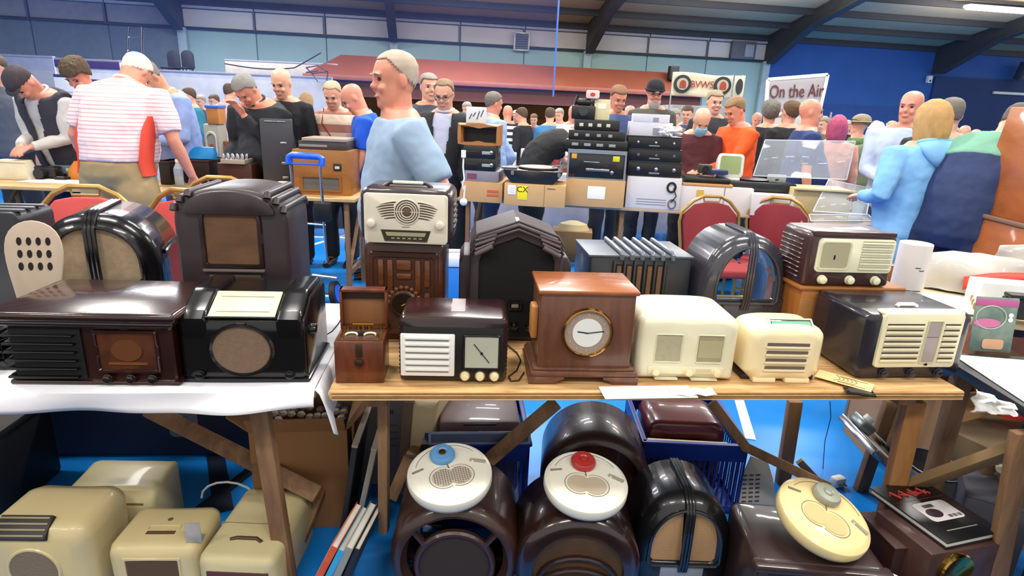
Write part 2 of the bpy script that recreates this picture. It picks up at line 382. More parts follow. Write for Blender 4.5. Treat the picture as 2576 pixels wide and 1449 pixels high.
# partitions on the left
def screen(name, lab, px0, px1, pt, y, mat, cat='screen', zb=0):
    A = D(px0, pt, y); B = D(px1, pt+.044*(px1-px0), y); t = thing(name, lab, cat, ((A.x+B.x)/2, y, zb))
    w = abs(B.x-A.x); z = (A.z+B.z)/2-zb
    MB().box(-w/2, w/2, 0, .05, 0, z, .005).build('board', mat, t)
    MB().box(-w/2, w/2, -.01, .06, z, z+.03, .004).build('top_rail', M('#9c9ca6', .4), t)
    return t, w, z
screen('partition', 'pale grey partition wall running behind the browsers, left of the brown canopy', 330, 835, 176, 11.5, M('#a9acb8', .6))
screen('partition', 'large light grey display partition at the far left', -60, 133, 138, 9.6, M('#a5a5b2', .6))
t, w, z = screen('notice_board', 'white notice board with purple header behind the striped shirt man', 137, 300, 150, 9.2, M('#d8dae2', .6), 'board')
MB().box(-w/2, w/2, -.02, 0, z-.1, z, .003).build('header', M('#4a2f66', .6), t)
for i, (x, zz) in enumerate([(-.35, .3), (-.35, .75), (.12, .35), (.12, .8)]):
    MB().box(x-.17, x+.2, -.012, 0, z-zz-.14, z-zz+.1, .002).build('poster', M('#eceef4', .7), t); MB().box(x-.17, x+.2, -.016, -.012, z-zz+.06, z-zz+.1).build('heading', M('#2f3f6e', .7), t)
t, w, z = screen('backdrop_board', 'cream wall board above the partition with a cable hanging over it', 565, 850, 152, 13.5, M('#b9b0a6', .7), 'board', 1.9)
t = thing('cable', 'thin black cable sagging across the cream board', 'cable', D(565, 165, 13.3))
mb = MB(); mb.tube([D(565+k*22, 160+14*math.sin(math.pi*k/11)-max(0, k-8)*9, 13.3) for k in range(12)], .012, 6); mb.build('wire', DARK, t, world=True)
t = thing('model_frame', 'small dark wire-framed ornament on top of the partition left of the canopy', 'ornament', D(795, 205, 11.5))
mb = MB()
for (a, b) in [((770, 170), (800, 165)), ((800, 165), (825, 180)), ((770, 170), (785, 185)), ((785, 185), (825, 180)), ((785, 185), (800, 205)), ((825, 180), (822, 203)), ((770, 182), (800, 178))]: mb.tube([D(*a, 11.4), D(*b, 11.4)], .012, 6)
mb.build('wire_frame', M('#5a4046', .5), t, world=True)
# aluminium ladder
t = thing('ladder', 'aluminium extension ladder leaning on the back wall at the left', 'ladder', G(350, 420, 0)*1)
t.location = (D(345, 150, 13).x, 13, 0)
mb = MB()
pl = [D(325, 70, 13.4), D(318, 190, 12.8)]; pr = [D(358, 70, 13.4), D(358, 190, 12.8)]
for q in (pl, pr):
    d_ = (q[1]-q[0]).normalized(); k = q[0].z/abs(d_.z); MB().plank(q[0], q[0]+d_*k, .07, .03, (0, 1, 0), .004).build('rail', CHROME, t, world=True)
for k in range(12):
    f = .1+k*.42/3; a = pl[0].lerp(pl[1], f*2.0); b = pr[0].lerp(pr[1], f*2.0)
    if a.z > .1: MB().tube([a, b], .016, 8).build('rung', CHROME, t, world=True)
for (px, nm) in ((440, 'left'), (475, 'right')):
    P = D(px, 185, 13.2); t = thing('plastic_chair', 'dark plastic chair back on the ledge, the %s one of two' % nm, 'chair', P)
    MB().prof(arch(.26, .36, .25, .1), 0, .03, .005).build('backrest', DARK, t); MB().box(-.13, .13, -.3, 0, .08, .11, .01).build('seat', DARK, t)
    for sx in (-.1, .1):
        for sy in (-.27, -.02): MB().tube([(sx, sy, .09), (sx*1.1, sy, -.05)], .012, 6).build('leg', DARK, t)
t = thing('ledge', 'dark storage ledge carrying the plastic chairs', 'ledge', (D(460, 190, 13.2).x, 13.2, 0)); MB().box(-.35, .9, -.1, .3, 0, D(460, 190, 13.2).z-.06, .01).build('body', M('#3b4356', .7), t)
MB().box(-.38, .95, -.38, .3, D(460, 190, 13.2).z-.06, D(460, 190, 13.2).z-.035, .01).build('top', DARK, t)
# blue hall-divider net
nt_ = bpy.data.materials.new('net'); nt_.use_nodes = True; N = nt_.node_tree.nodes; Lk = nt_.node_tree.links
N.clear(); out = N.new('ShaderNodeOutputMaterial'); mx = N.new('ShaderNodeMixShader'); tr = N.new('ShaderNodeBsdfTransparent'); df = N.new('ShaderNodeBsdfDiffuse')
tr.inputs[0].default_value = (.88, .92, 1, 1); df.inputs[0].default_value = (.07, .13, .5, 1); mx.inputs[0].default_value = .2
nn = N.new('ShaderNodeTexNoise'); nn.inputs['Scale'].default_value = .7; mr = N.new('ShaderNodeMapRange'); mr.inputs[3].default_value = .05; mr.inputs[4].default_value = .13
Lk.new(nn.outputs['Fac'], mr.inputs[0]); Lk.new(mr.outputs[0], mx.inputs[0])
Lk.new(tr.outputs[0], mx.inputs[1]); Lk.new(df.outputs[0], mx.inputs[2]); Lk.new(mx.outputs[0], out.inputs[0])
xe = D(1400, 100, 9).x
t = thing('divider_net', 'translucent blue divider net hanging from the roof, ending right of the fan outlet', 'net', (xe, 9, 0))
def netf(u, v): return (-u*9, .05*math.sin(u*60)+.1*math.sin(u*13), 1.75+v*3.35)
MB().grid(90, 2, netf).build('netting', nt_, t)
MB().tube([(0, 0, 1.7), (0, 0, 5.1)], .012, 8).build('edge_rope', M('#3f6fd0', .5), t)
# banners
t = thing('club_banner', 'cream banner with BVWS lettering and round black emblems on a frame above the crowd', 'banner', (0, 0, 0))
A = D(1688, 240, 10.2); B = D(1858, 244, 10.2); t.location = (A.x, 10.2, A.z); w = B.x-A.x; h = .36
MB().grid(24, 6, lambda u, v: (u*w*.88, .02*math.sin(u*9), v*h*(1-.06*u)+.03*math.sin(u*7)*.4)).build('banner_cloth', M('#ddd4b6', .8, var=.05), t, solid=.006)
MB().grid(8, 6, lambda u, v: (w*.9+u*w*.12, -.02-.1*u, v*h*.95)).build('banner_side', M('#ddd4b6', .8, var=.05), t, solid=.006)
text('BVWS', .15, M('#a83a28', .7), t, (w*.425, -.045, h*.5), ext=.004, sx=.95)
for x in (.14, .73): 
    MB().lathe([(.14, 0), (.14, .012), (.1, .016)], Matrix.Translation((x*w, -.03, h*.5)) @ Matrix.Rotation(R(90), 4, 'X'), 28).build('emblem', M('#2a2c30', .6), t)
    MB().lathe([(.095, 0), (.09, .02)], Matrix.Translation((x*w, -.04, h*.5)) @ Matrix.Rotation(R(90), 4, 'X'), 24).build('emblem_centre', M('#b9b39c', .6), t)
    MB().prof(arch(.1, .12, .05, -.05, cx=x*w), -.075, -.062).build('emblem_centre', M('#a8412c', .6), t).location = (0, .0, h*.5-.01)
MB().lathe([(.12, 0), (.12, .012)], Matrix.Translation((w*.955, -.1, h*.48)) @ Matrix.Rotation(R(90), 4, 'X') @ Matrix.Scale(.45, 4, (1, 0, 0)), 24).build('emblem', M('#2a2c30', .6), t)
for x in (0, w*.88, w*1.02): MB().tube([(x, .02, -A.z), (x, .02, h)], .014, 8).build('pole', CHROME, t)
MB().box(.06*w, .86*w, .1, .9, -A.z, -.14, .01).build('stall_body', M('#8d8f96', .6), t)
t = thing('stand_banner', 'tilted white framed banner reading On the Air in front of the blue wall', 'banner', (0, 0, 0))
A = D(1930, 275, 9.6); B = D(2070, 270, 9.6); t.location = (A.x, 9.6, A.z)
P = [D(1932, 200, 9.6), D(2082, 188, 9.6), D(2062, 278, 9.6), D(1926, 290, 9.6)]; L4 = [p-t.location for p in P]
mb = MB(); mb.grid(14, 6, lambda u, v: (L4[3].lerp(L4[2], u)).lerp(L4[0].lerp(L4[1], u), v)); mb.build('banner_cloth', M('#b3adae', .7, var=.06), t, solid=.01)
for i in range(4): MB().plank(L4[i], L4[(i+1) % 4], .05, .03, (0, 0, 1) if i % 2 == 0 else (1, 0, 0)).build('frame_bar', WHITE, t)
tt = text('On the Air', .27, M('#6e3636', .7), t, (L4[0]+L4[1]+L4[2]+L4[3])/4+Vector((0, -.03, .05)), rot=(R(90), R(-4), 0), ext=.004, sx=.68)
MB().box(.1, .95, .02, .06, -.75, -.06, .005).build('poster', M('#c5bfba', .7), t)
for x in (.05, 1.0): MB().tube([(x, .03, -A.z), (x, .03, 0)], .015, 8).build('post', CHROME, t)
# ---------------- front tables
TZ = .74; TA = R(5.5)
ct = thing('trestle_table', 'bare plywood trestle table carrying the middle and right rows of radios', 'table', (-.491, 1.475, 0), TA)
mb = MB(); mb.box(0, 1.885, 0, .70, TZ-.028, TZ, .004, seg=1).build('tabletop', PLYW, ct)
for k in range(4): MB().box(.01, 1.88, -.004, 0, TZ-.026+k*.0065, TZ-.0225+k*.0065, .001, seg=1).build('plywood_edge', M(('#d9b27a', '#9c713f')[k % 2], .8, sc=30, bump=.4, bs=60), ct)
def wplank(par, P, Q, w, t_, mat, name='brace', side=(1, 0, 0)): return MB().plank(P, Q, w, t_, side).build(name, mat, par, world=True)
wplank(ct, D(965, 1008, 1.62), D(966, 1335, 1.62), .03, .04, PLANK, 'leg')
wplank(ct, D(1030, 1008, 1.95), D(1010, 1235, 1.95), .035, .04, M('#6b5646', .7), 'leg')
wplank(ct, D(2300, 1008, 1.74), D(2190, 1480, 1.74), .062, .035, PLANK2, 'leg')
wplank(ct, D(2242, 1008, 2.22), D(2160, 1245, 2.22), .05, .035, PLANK, 'leg')
wplank(ct, D(2000, 1008, 2.25), D(1968, 1215, 2.25), .055, .035, PLANK2, 'leg')
wplank(ct, D(1790, 1012, 2.0), D(1880, 1130, 1.98), .035, .02, PLANK, 'brace')
wplank(ct, D(1870, 1122, 1.98), D(2085, 1225, 1.94), .035, .02, PLANK, 'brace')
wplank(ct, D(2010, 1160, 2.3), D(2110, 1265, 2.3), .03, .02, PLANK, 'brace')
wplank(ct, D(1400, 1012, 1.9), D(1215, 1170, 1.8), .05, .025, PLANK, 'brace')
wplank(ct, D(1030, 1150, 1.8), D(985, 1255, 1.75), .04, .025, PLANK, 'brace')
for x in (.12, 1.75): MB().box(x-.03, x+.03, .05, .66, TZ-.075, TZ-.028, .004).build('bearer', PLANK, ct)
# left table + cloth
lt = thing('trestle_table', 'trestle table hidden under the white cloth on the left', 'table', (-.53, 1.49, 0), TA)
MB().box(-1.75, 0, 0, .72, TZ-.03, TZ-.006, .004).build('tabletop', PLYW, lt)
wplank(lt, D(655, 1030, 1.56), D(726, 1470, 1.56), .052, .035, PLANK, 'leg')
wplank(lt, D(812, 1028, 2.1), D(818, 1200, 2.1), .04, .035, PLANK, 'leg')
wplank(lt, D(825, 1190, 1.9), D(718, 1449, 1.62), .04, .03, PLANK, 'brace')
wplank(lt, D(375, 1030, 1.95), D(800, 1245, 1.75), .058, .028, PLANK, 'brace')
wplank(lt, D(-80, 1030, 1.9), D(-90, 1300, 1.9), .05, .035, PLANK, 'leg')
CW, CD = 1.78, .74
def clothf(u, v):
    x = -CW+u*CW*1.0; s_ = v*(CD+.16)-.16       # s_<0 hangs over the front
    hang = .04+.022*math.sin(u*2.6+.3)+.008*math.sin(u*9+1)
    if s_ < 0:
        f = -s_/.16; z = TZ-f*hang-.004*0; y = -.012-.02*math.sin(u*14+f*1.5)*f-.012*f
        y += .006*math.sin(u*41)*f
    else: z = TZ+.0022+.0018*math.sin(u*23+s_*11)*math.sin(s_*9+u*5); y = s_-.012
    if u > .985: x += 0
    return (x, y, z)
cl = MB(); cl.grid(120, 26, clothf)
def clothside(u, v):       # falls over the right-hand end, uneven folds
    y = CD*u-.012; f = v
    drop = .10+.05*math.sin(u*5+.8)+.03*math.sin(u*13)
    return (.002+.018*math.sin(u*17+1)*f+.03*f**.5, y, TZ+.002-f*drop)
cl.grid(50, 10, clothside)
clo = cl.build('tablecloth', M('#e9e8ee', .85, var=.03, sc=3, bump=.25, bs=9), None, solid=.0025)
clo.location = lt.location; clo.rotation_euler = lt.rotation_euler
tag(clo, 'white cloth draped over the left table with a wavy front hem', 'tablecloth')
# ---------------- helpers for radios
def T3(x, y, z): return Matrix.Translation((x, y, z))
def louvres(par, x0, x1, z0, z1, n, y, mat, d=.006, name='louvre', gap=.5, tilt=0):
    st = (z1-z0)/n
    for k in range(n):
        z = z0+st*(k+.5); MB().box(x0, x1, y-d, y, z-st*gap/2, z+st*gap/2, min(.0018, st*gap/3), seg=1).build(name, mat, par)
def case(par, w, d, h, r_, mat, rb=.008, fr=.012, name='case', z0=0, y0=0):
    P = rr(w, h, r_, rb, z0)
    return MB().shell([(P, y0, fr), (P, y0+fr*.3, fr*.3), (P, y0+fr, 0), (P, y0+d-fr, 0), (P, y0+d-fr*.3, fr*.3), (P, y0+d, fr)], (0, z0+h/2), 40).build(name, mat, par)
def feet(par, w, d, y0=.0): 
    for x in (-w/2+.03, w/2-.03):
        for y in (.03, d-.03): MB().cyl((x, y, -.004), (x, y, .006), .009, n=10).build('foot', BLACK, par)
# dial hands
def hand(par, x, z, a, L, y, mat=BLACK, w=.002, back=.3):
    c, s_ = math.cos(R(a)), math.sin(R(a))
    return MB().plank((x-c*L*back, y, z-s_*L*back), (x+c*L, y, z+s_*L), w, .001, (0, 0, 1) if abs(c) > .5 else (1, 0, 0), 0).build('pointer', mat, par)

# 1 brown louvred set with overhanging lid
def louvred_set(loc, rz):
    t = thing('table_radio', 'wide maroon radio with overhanging polished lid and side louvres, front left on white cloth', 'radio', loc, rz)
    w, h, d = .415, .19, .27
    P = rr(w, h-.02, .012, .006); Pb = rr(w+.02, .02, .006, .006)
    MB().shell([(P, .012, .006), (P, .018, 0), (P, d, 0)], (0, h/2), 40).build('case', BAKE_MAR, t)
    MB().box(-w/2-.01, w/2+.012, .002, d+.01, 0, .014, .006).build('plinth', BAKE_MAR, t)
    def lid(z0, z1, e, e2, name):
        A = [(-w/2-e, z0), (w/2+e, z0)]
        MB().box(-w/2-e, w/2+e, -e2, d+.012, z0, z1, min((z1-z0)*.48, .011), seg=4).build(name, BAKE_MAR, t)
    lid(h-.022, h-.002, .014, .008, 'lower_moulding'); lid(h-.004, h+.022, .027, .02, 'lid')
    mb = MB(); mb.add([(-w/2-.018, -.010, h+.02), (w/2+.018, -.010, h+.02), (w/2+.018, d+.004, h+.02), (-w/2-.018, d+.004, h+.02), (-w/2+.03, .05, h+.036), (w/2-.03, .05, h+.036), (w/2-.03, d-.03, h+.036), (-w/2+.03, d-.03, h+.036)], [(0, 1, 5, 4), (1, 2, 6, 5), (2, 3, 7, 6), (3, 0, 4, 7), (4, 5, 6, 7), (0, 3, 2, 1)])
    mb.build('lid_top', BAKE_MAR, t, sm=60)
    MB().box(-w/2+.01, -.02, .006, .014, .02, h-.03).build('louvre_backing', BLACK, t)
    for k in range(6): 
        z = .022+k*.0235; MB().box(-w/2-.006, -.035, -.006-.0*k, .014, z, z+.007, .003).build('louvre', BAKE_BLK, t)
        MB().box(-w/2-.009, -w/2+.0, .01, d*.8, z, z+.007, .003).build('side_louvre', BAKE_BLK, t)
    MB().frame(rr(.165, .125, .01, z0=.035, cx=.09), rr(.145, .105, .006, z0=.045, cx=.09), .002, .016).build('dial_frame', BAKE_MAR, t)
    MB().box(.018, .162, .009, .0135, .046, .149).build('dial', M('#5a2f16', .3, coat=.5, col2='#3a1c0c', sc=14), t)
    MB().prof(el(.09, .1, .04, .03, 24), .006, .009).build('dial_medallion', M('#643819', .35, coat=.3), t)
    MB().box(.04, .14, .006, .009, .06, .066).build('dial_scale', M('#7c431f', .35), t)
    for x in (.035, .095, .15): knob(t, x, .022, .011, .002, .012, BAKE_BRN)
    return t
louvred_set(G(243, 972, TZ)+Vector((0, -.004, .003)), TA-.02)
# 2 black set with sloping dial on top and round speaker
t = thing('table_radio', 'black bakelite radio with sloping cream dial and round brown speaker cloth, on the white cloth', 'radio', G(622, 962, TZ)+Vector((0, -.004, .003)), TA); t.scale = (1, 1, .92)
w, d = .335, .27
prof = [(0, .006), (.004, 0), (d, 0), (d, .235), (d-.02, .25), (.10, .245), (.03, .208), (.006, .196), (0, .186)]
def xprof(mb, prof, x0, x1, b=.008):    # side profile (y,z) extruded along x with soft ends
    Tm = Matrix(((0, 1, 0, 0), (1, 0, 0, 0), (0, 0, 1, 0), (0, 0, 0, 1)))
    return mb.prof(prof, x0, x1, b, T=Tm, c=((prof[2][0])*.5, .12))
xprof(MB(), prof, -w/2, w/2, .014).build('case', BAKE_BLK, t, sm=50)
for s_ in (-1, 1):
    p2 = [(.0, .14), (.07, .13), (d-.03, .2), (d-.03, .262), (.10, .262), (.02, .222), (-.006, .204), (-.006, .18)]
    xprof(MB(), p2, s_*.125-.035, s_*.125+.035, .01).build('shoulder', BAKE_BLK, t, sm=50)
Td = T3(0, .052, .229) @ Matrix.Rotation(R(28), 4, 'X')
dl_ = MB().box(-.088, .088, -.055, .05, -.001, .005, .002, T=Td).build('dial', M('#e4dca2', .4, var=.04), t)
for z in (-.035, .025): MB().box(-.07, .07, z, z+.002, .005, .0056, T=Td).build('dial_line', M('#4b4636', .5), dl_)
MB().box(-.092, .092, -.058, -.053, .0, .007, .001, T=Td).build('dial_rim', BLACK, t)
MB().frame(el(-.005, .104, .089, .084, 40), el(-.005, .104, .076, .074, 40), -.009, .01).build('speaker_ring', BAKE_BLK, t)
MB().prof(el(-.005, .104, .078, .076, 40), -.002, .006, n=8).build('speaker_cloth', M('#7b6350', .8, var=.12, sc=70, bump=.3, bs=300), t)
MB().box(-w/2-.004, w/2+.006, -.006, d, 0, .014, .006).build('plinth', BAKE_BLK, t)
for x in (-.12, .12): knob(t, x, .026, .012, -.002, .012, BAKE_BLK)
T_ = T3(w/2-.002, .06, .15) @ Matrix.Rotation(R(90), 4, 'Y')
MB().lathe([(.018, 0), (.018, .008), (.015, .018), (.011, .02)], T_, 24).build('side_knob', BAKE_BLK, t)
MB().box(-.012, .012, -.0055, 0, .186, .193, .002).build('badge', BAKE_GRY, t)
# 3 tall cabinet with arched cloth and stepped shoulders
t = thing('tall_radio', 'tall dark brown radio with arched grille cloth and stepped shoulder fins, behind the black set', 'radio', (D(612, 900, 1.83).x, 1.83, TZ+.002), TA)
w, h, d = .345, .49, .28
P = arch(w, h, .38, p=2.4)
c_ = (0, .27)
MB().shell([(P, 0, .014), (P, .004, .005), (P, .014, 0), (P, d-.03, 0), (P, d, .02)], c_, 56).build('case', DULL_BRN, t, sm=45)
for k, (x, zt, r_) in enumerate([(.118, .474, .011), (.143, .456, .011), (.164, .43, .011)]):
    for s_ in (-1, 1): MB().tube([(s_*x, -.006, zt-.012), (s_*x, .0, zt), (s_*x, d-.03, zt), (s_*x, d-.01, zt-.02)], r_, 12).build('fin', DULL_BRN, t)
MB().frame(rr(.19, .215, .06, .01, z0=.235), rr(.158, .185, .045, .008, z0=.25), -.008, .006).build('grille_frame', BAKE_BRN, t)
MB().prof(rr(.162, .19, .045, .008, z0=.248), -.002, .004, n=16).build('grille_cloth', M('#6a4a30', .8, var=.3, sc=9, stretch=(1, 1, 3), bump=.2, bs=300), t)
MB().prof(arch(w-.07, .075, .004, z0=h-.082, p=2.1), -.014, .002, .006).build('brow', DULL_BRN, t)
MB().box(-.095, .095, -.014, .002, .225, .235, .004).build('ledge', M('#6a5b58', .35), t)
MB().box(-.08, .08, -.004, .002, .15, .215, .003).build('dial', M('#4d3d26', .35, coat=.4), t)
for x in (-.1, 0, .1): knob(t, x, .05, .016, 0, .02, BAKE_BRN)
# 4 black arched set turned to the left, D-shaped cloth windows
def arch_radio(name, lab, loc, rz, w, h, d, case_m, cloth, shell=False, rim_m=None):
    t = thing(name, lab, 'radio', loc, rz); rim_m = rim_m or case_m
    P = arch(w, h, h*.42, p=2.25); P2 = arch(w*.86, h*.93, h*.40, p=2.2)
    zc_ = h*.38; ww, wh = w*.66, h*.52; zb = h*.36
    Wn = [(-ww/2+.01, zb), (ww/2-.01, zb), (ww/2, zb+.01)]+[(ww/2*math.cos(math.pi*i/20), zb+.05+(wh-.05)*math.sin(math.pi*i/20)**.9) for i in range(21)]+[(-ww/2, zb+.01)]
    Wn = [p for i, p in enumerate(Wn) if i == 0 or (abs(p[0]-Wn[i-1][0])+abs(p[1]-Wn[i-1][1])) > 1e-5]
    Wo = [(x*1.1, (z-zb)*1.07+zb-.008) for x, z in Wn]
    cc = (0, zb+wh*.42)
    if shell:
        MB().shell([(P, d, 0), (P, .05, 0), (P, .02, .004), (P2, .004, 0), (Wo, -.002, 0), (Wn, .006, 0), (Wn, .02, 0), (P2, .04, .004), (P, .06, .01), (P, d-.002, .01), (P, d, 0)], cc, 64, capf=False, capb=False).build('case', case_m, t, sm=50)
    else:
        MB().shell([(P, d, .02), (P, d-.02, 0), (P, .055, 0), (P, .03, .004), (P2, .008, 0), (Wo, .0, 0), (Wn, .008, 0), (Wn, .016, 0)], cc, 64).build('case', case_m, t, sm=50)
        for s_ in (-1, 1):
            H = [(max(abs(x), .004)*s_, z) for x, z in Wn if x*s_ >= 0]; H.insert(0 if s_ > 0 else 1, (.004*s_, zb))
            MB().prof(H, .010, .0155, n=40, c=(s_*ww*.2, zb+wh*.35)).build('speaker_cloth', cloth, t)
    MB().tube([(x, -.004, z) for x, z in Wo], .006, 8, closed=True).build('window_rim', rim_m, t)
    bw = w*.03
    for k in (-1, 0, 1):
        x = k*bw*1.05
        MB().tube([(x, -.004, zb-.03), (x, -.012, zb), (x, -.014, zb+wh*.5), (x, -.012, zb+wh*.95), (x, .0, zb+wh+.02), (x, .03, h-.004+.004), (x, .07, h+.004), (x, d*.9, h+.003)], bw*.62, 8).build('central_bar', rim_m, t)
    return t, zb, wh, ww
t, zb, wh, ww = arch_radio('arched_radio', 'glossy black arched radio with two beige cloth windows, turned left, behind the maroon set', (D(262, 800, 1.93).x, 1.93, TZ+.002), R(18), .385, .365, .34, BAKE_BLK, CLOTHB, rim_m=BAKE_BLK)
MB().tube([(.19, .08, .22), (.2, .12, .235), (.2, .34, .235)], .009, 8).build('side_rib', BAKE_BLK, t)
MB().box(-.07, .07, .004, .016, .045, .11, .004).build('dial', M('#6d6146', .3, coat=.3), t)
for x in (-.09, 0, .09): knob(t, x, .025, .014, .002, .016, BAKE_BLK)
# 5 pear shaped beige perforated panel leaning on a black cabinet
t = thing('speaker_panel', 'pear-shaped beige panel with three rows of oval holes, far left', 'panel', (D(80, 735, 1.72).x, 1.72, TZ+.002), R(10), rot=(R(-9), 0, R(10))); t.scale = (1.02, 1.1, 1.2)
pr = [(.0, 0), (.03, .0), (.036, .008), (.044, .05), (.054, .10), (.064, .145), (.072, .18), (.077, .21), (.079, .235), (.077, .255), (.072, .273), (.063, .288), (.05, .30), (.035, .308), (.018, .313), (0, .315)]
PP = [(x, z) for x, z in pr]+[(-x, z) for x, z in reversed(pr[1:-1])]
pl_ = MB().prof(PP, 0, .008, .003, c=(0, .2), n=60).build('plate', M('#b3a08c', .7, var=.06), t)
for r_ in range(3):
    for c_ in range(4): MB().prof(el(-.036+c_*.026, .262-r_*.032, .007, .0105, 14), -.0012, .001, n=6).build('hole', M('#150a08', .9), pl_)
t = thing('black_cabinet', 'tall black ribbed-top cabinet at the far left edge', 'cabinet', (D(-35, 735, 1.98).x, 1.98, TZ+.002), R(8))
MB().prof(rr(.3, .35, .03, .01), 0, .2, .008).build('case', M('#1b1b20', .45), t)
for k in range(3): MB().box(-.15, .155, .02+k*.055, .04+k*.055, .348, .358, .004).build('top_rib', M('#4c4c54', .4), t)
t = thing('table_radio', 'small dark radio cut off by the left edge, with ivory knobs', 'radio', (D(-60, 930, 1.5).x, 1.5, TZ+.003), TA)
case(t, .16, .2, .125, .02, BAKE_BLK)
for z in (.03, .06, .09): MB().tube([(-.075, -.004, z), (.082, -.004, z), (.088, .02, z)], .005, 8).build('rib', BAKE_BLK, t)
for z in (.045, .08): knob(t, .06, z, .012, -.006, .014, M('#b8a878', .4))
# 7 small wooden crystal set with open lid
t = thing('crystal_set', 'small mahogany crystal set box with its lid standing open', 'crystal set', G(904, 967, TZ)+Vector((0, .006, .001)), TA)
w, d, h = .135, .13, .125
MB().box(-w/2, w/2, 0, d, 0, h, .003).build('body', MAHOG, t)
MB().box(-w/2+.008, w/2-.008, .008, d-.006, h-.002, h+.002).build('panel', M('#4a3325', .35, coat=.4), t)
MB().box(-w/2, w/2, d, d+.008, h, h+.115, .002).build('lid_back', M('#8a5a34', .5, kind='wood', sc=5, stretch=(4, 1, 1)), t)
for a in ((-w/2, -w/2+.007, h, h+.12), (w/2-.007, w/2, h, h+.12), (-w/2, w/2, h+.112, h+.12), (-w/2, w/2, h, h+.006)):
    MB().box(a[0], a[1], d-.028, d+.008, a[2], a[3], .001).build('lid_side', MAHOG, t)
MB().box(-w/2+.007, w/2-.007, d-.004, d, h+.085, h+.112).build('lid_shade_strip', M('#3a2013', .6), t)  # darker strip laid in as the shade under the lid's top edge
for s_ in (-1, 1):
    MB().tube([(s_*.026+.016*math.cos(R(a)), .04+.016*math.sin(R(a)), h+.006) for a in range(0, 181, 20)], .003, 8).build('dial_arc', M('#e6dcc0', .4), t)
for (x, y, r_) in [(-.05, .03, .004), (-.05, .06, .004), (-.045, .095, .004), (.05, .095, .004), (.048, .03, .004), (.015, .1, .005), (-.015, .1, .005)]:
    MB().cyl((x, y, h), (x, y, h+.012), r_, n=10).build('terminal', BRASS, t)
MB().tube([(-.03, .09, h+.02), (.03, .09, h+.02)], .003, 8).build('detector_arm', BRASS, t)
MB().tube([(.0, .09, h), (.0, .09, h+.02)], .003, 8).build('detector_post', BRASS, t)
MB().cyl((0, .05, h), (0, .05, h+.01), .01, n=14).build('knob', BLACK, t)
MB().box(-.009, .009, -.003, .002, h-.045, h-.005, .001).build('hasp', M('#4a3b2c', .4, metal=.6), t)
MB().lathe([(.013, 0), (.012, .004), (.008, .006)], T3(0, -.002, h-.062) @ Matrix.Rotation(R(90), 4, 'X'), 18).build('lock', M('#3a2418', .4, metal=.4), t)
# 8 dark brown set with white louvred grille and square dial
t = thing('table_radio', 'dark brown radio with white louvred grille, square dial and three cream knobs, centre front', 'radio', G(1139, 964, TZ)+Vector((0, .004, .004)), TA-.03)
w, h, d = .305, .195, .19
case(t, w, d, h, .018, M('#33171a', .28, coat=.5, col2='#1e0d0e'), fr=.014)
MB().box(-w/2+.012, w/2-.012, -.002, .004, .012, h-.03, .002).build('front_panel', BLACK, t)
for s_ in (-1, 1):
    for k in range(12): MB().box(s_*(w/2-.002)-.004, s_*(w/2-.002)+.004, .012, .17, .016+k*.0125, .022+k*.0125, .002, seg=1).build('side_rib', M('#2a1416', .3), t)
gp = MB().box(-.148, .004, -.008, .002, .018, .146, .004).build('grille_panel', WHITE, t)
for k in range(6): 
    z = .032+k*.019
    MB().box(-.133, -.013, -.0093, -.0075, z-.001, z+.009).build('slot', M('#8f8d88', .8), gp)
    MB().box(-.135, -.011, -.013, -.008, z+.004, z+.011, .0015).build('louvre', WHITE, gp)
MB().frame(rr(.108, .108, .006, z0=.038, cx=.08), rr(.096, .096, .004, z0=.044, cx=.08), -.008, .002).build('dial_frame', M('#1b1112', .3), t)
dl_ = MB().box(.033, .127, -.004, .001, .045, .139).build('dial', M('#b7b8a6', .25, coat=.6, var=.05), t)
hand(dl_, .08, .09, -52, .036, -.006, back=1.0)
MB().lathe([(.004, 0), (.003, .003)], T3(.08, -.005, .09) @ Matrix.Rotation(R(90), 4, 'X'), 12).build('hub', BLACK, dl_)
for x in (.034, .077, .118): 
    MB().lathe([(.0165, 0), (.0165, .003)], T3(x, -.003, .021) @ Matrix.Rotation(R(90), 4, 'X'), 20).build('knob_collar', M('#5b5240', .4), t); knob(t, x, .021, .011, -.006, .014, CREAM2)
MB().box(-.01, .03, .05, .17, h-.001, h+.0008).build('top_sticker', M('#8d7f80', .4), t)
# 9/10 wooden cathedral-style set with ivory radio on top
wt = thing('table_radio', 'upright walnut radio with fretwork front and round dial, under the ivory-fronted set', 'radio', (D(1018, 850, 1.87).x, 1.87, TZ+.001), TA-.06)
w, h, d = .255, .335, .24
WB = M('#4d2712', .4, coat=.2, kind='wood', sc=6, col2='#3a1b0b', stretch=(1, 1, 4))
WL = M('#6e3d1e', .4, coat=.2, kind='wood', sc=8, col2='#522a12', stretch=(1, 1, 4))
case(wt, w, d, h, .02, WB, fr=.01)
MB().frame(rr(w-.03, h-.05, .015, z0=.02), rr(w-.06, h-.09, .012, z0=.04), -.005, .006).build('front_moulding', WB, wt)
MB().prof(rr(w-.058, h-.088, .012, z0=.04), -.001, .003, n=24).build('panel', M('#40200f', .5), wt)
for x, z0, z1 in [(-.075, .19, .28), (-.045, .17, .28), (.045, .17, .28), (.075, .19, .28), (-.075, .08, .17), (.075, .08, .17)]:
    MB().box(x-.01, x+.01, -.006, 0, z0, z1, .006).build('fret', WL, wt)
for z0, z1 in ((.245, .28), (.215, .235)): MB().box(-.025, .025, -.008, 0, z0, z1, .006).build('fret', WL, wt)
for a in range(0, 181, 20):
    x, z = .05*math.cos(R(a)), .135+.05*math.sin(R(a)); MB().ell((x, -.004, z), .009, .006, .009).build('bead', WL, wt)
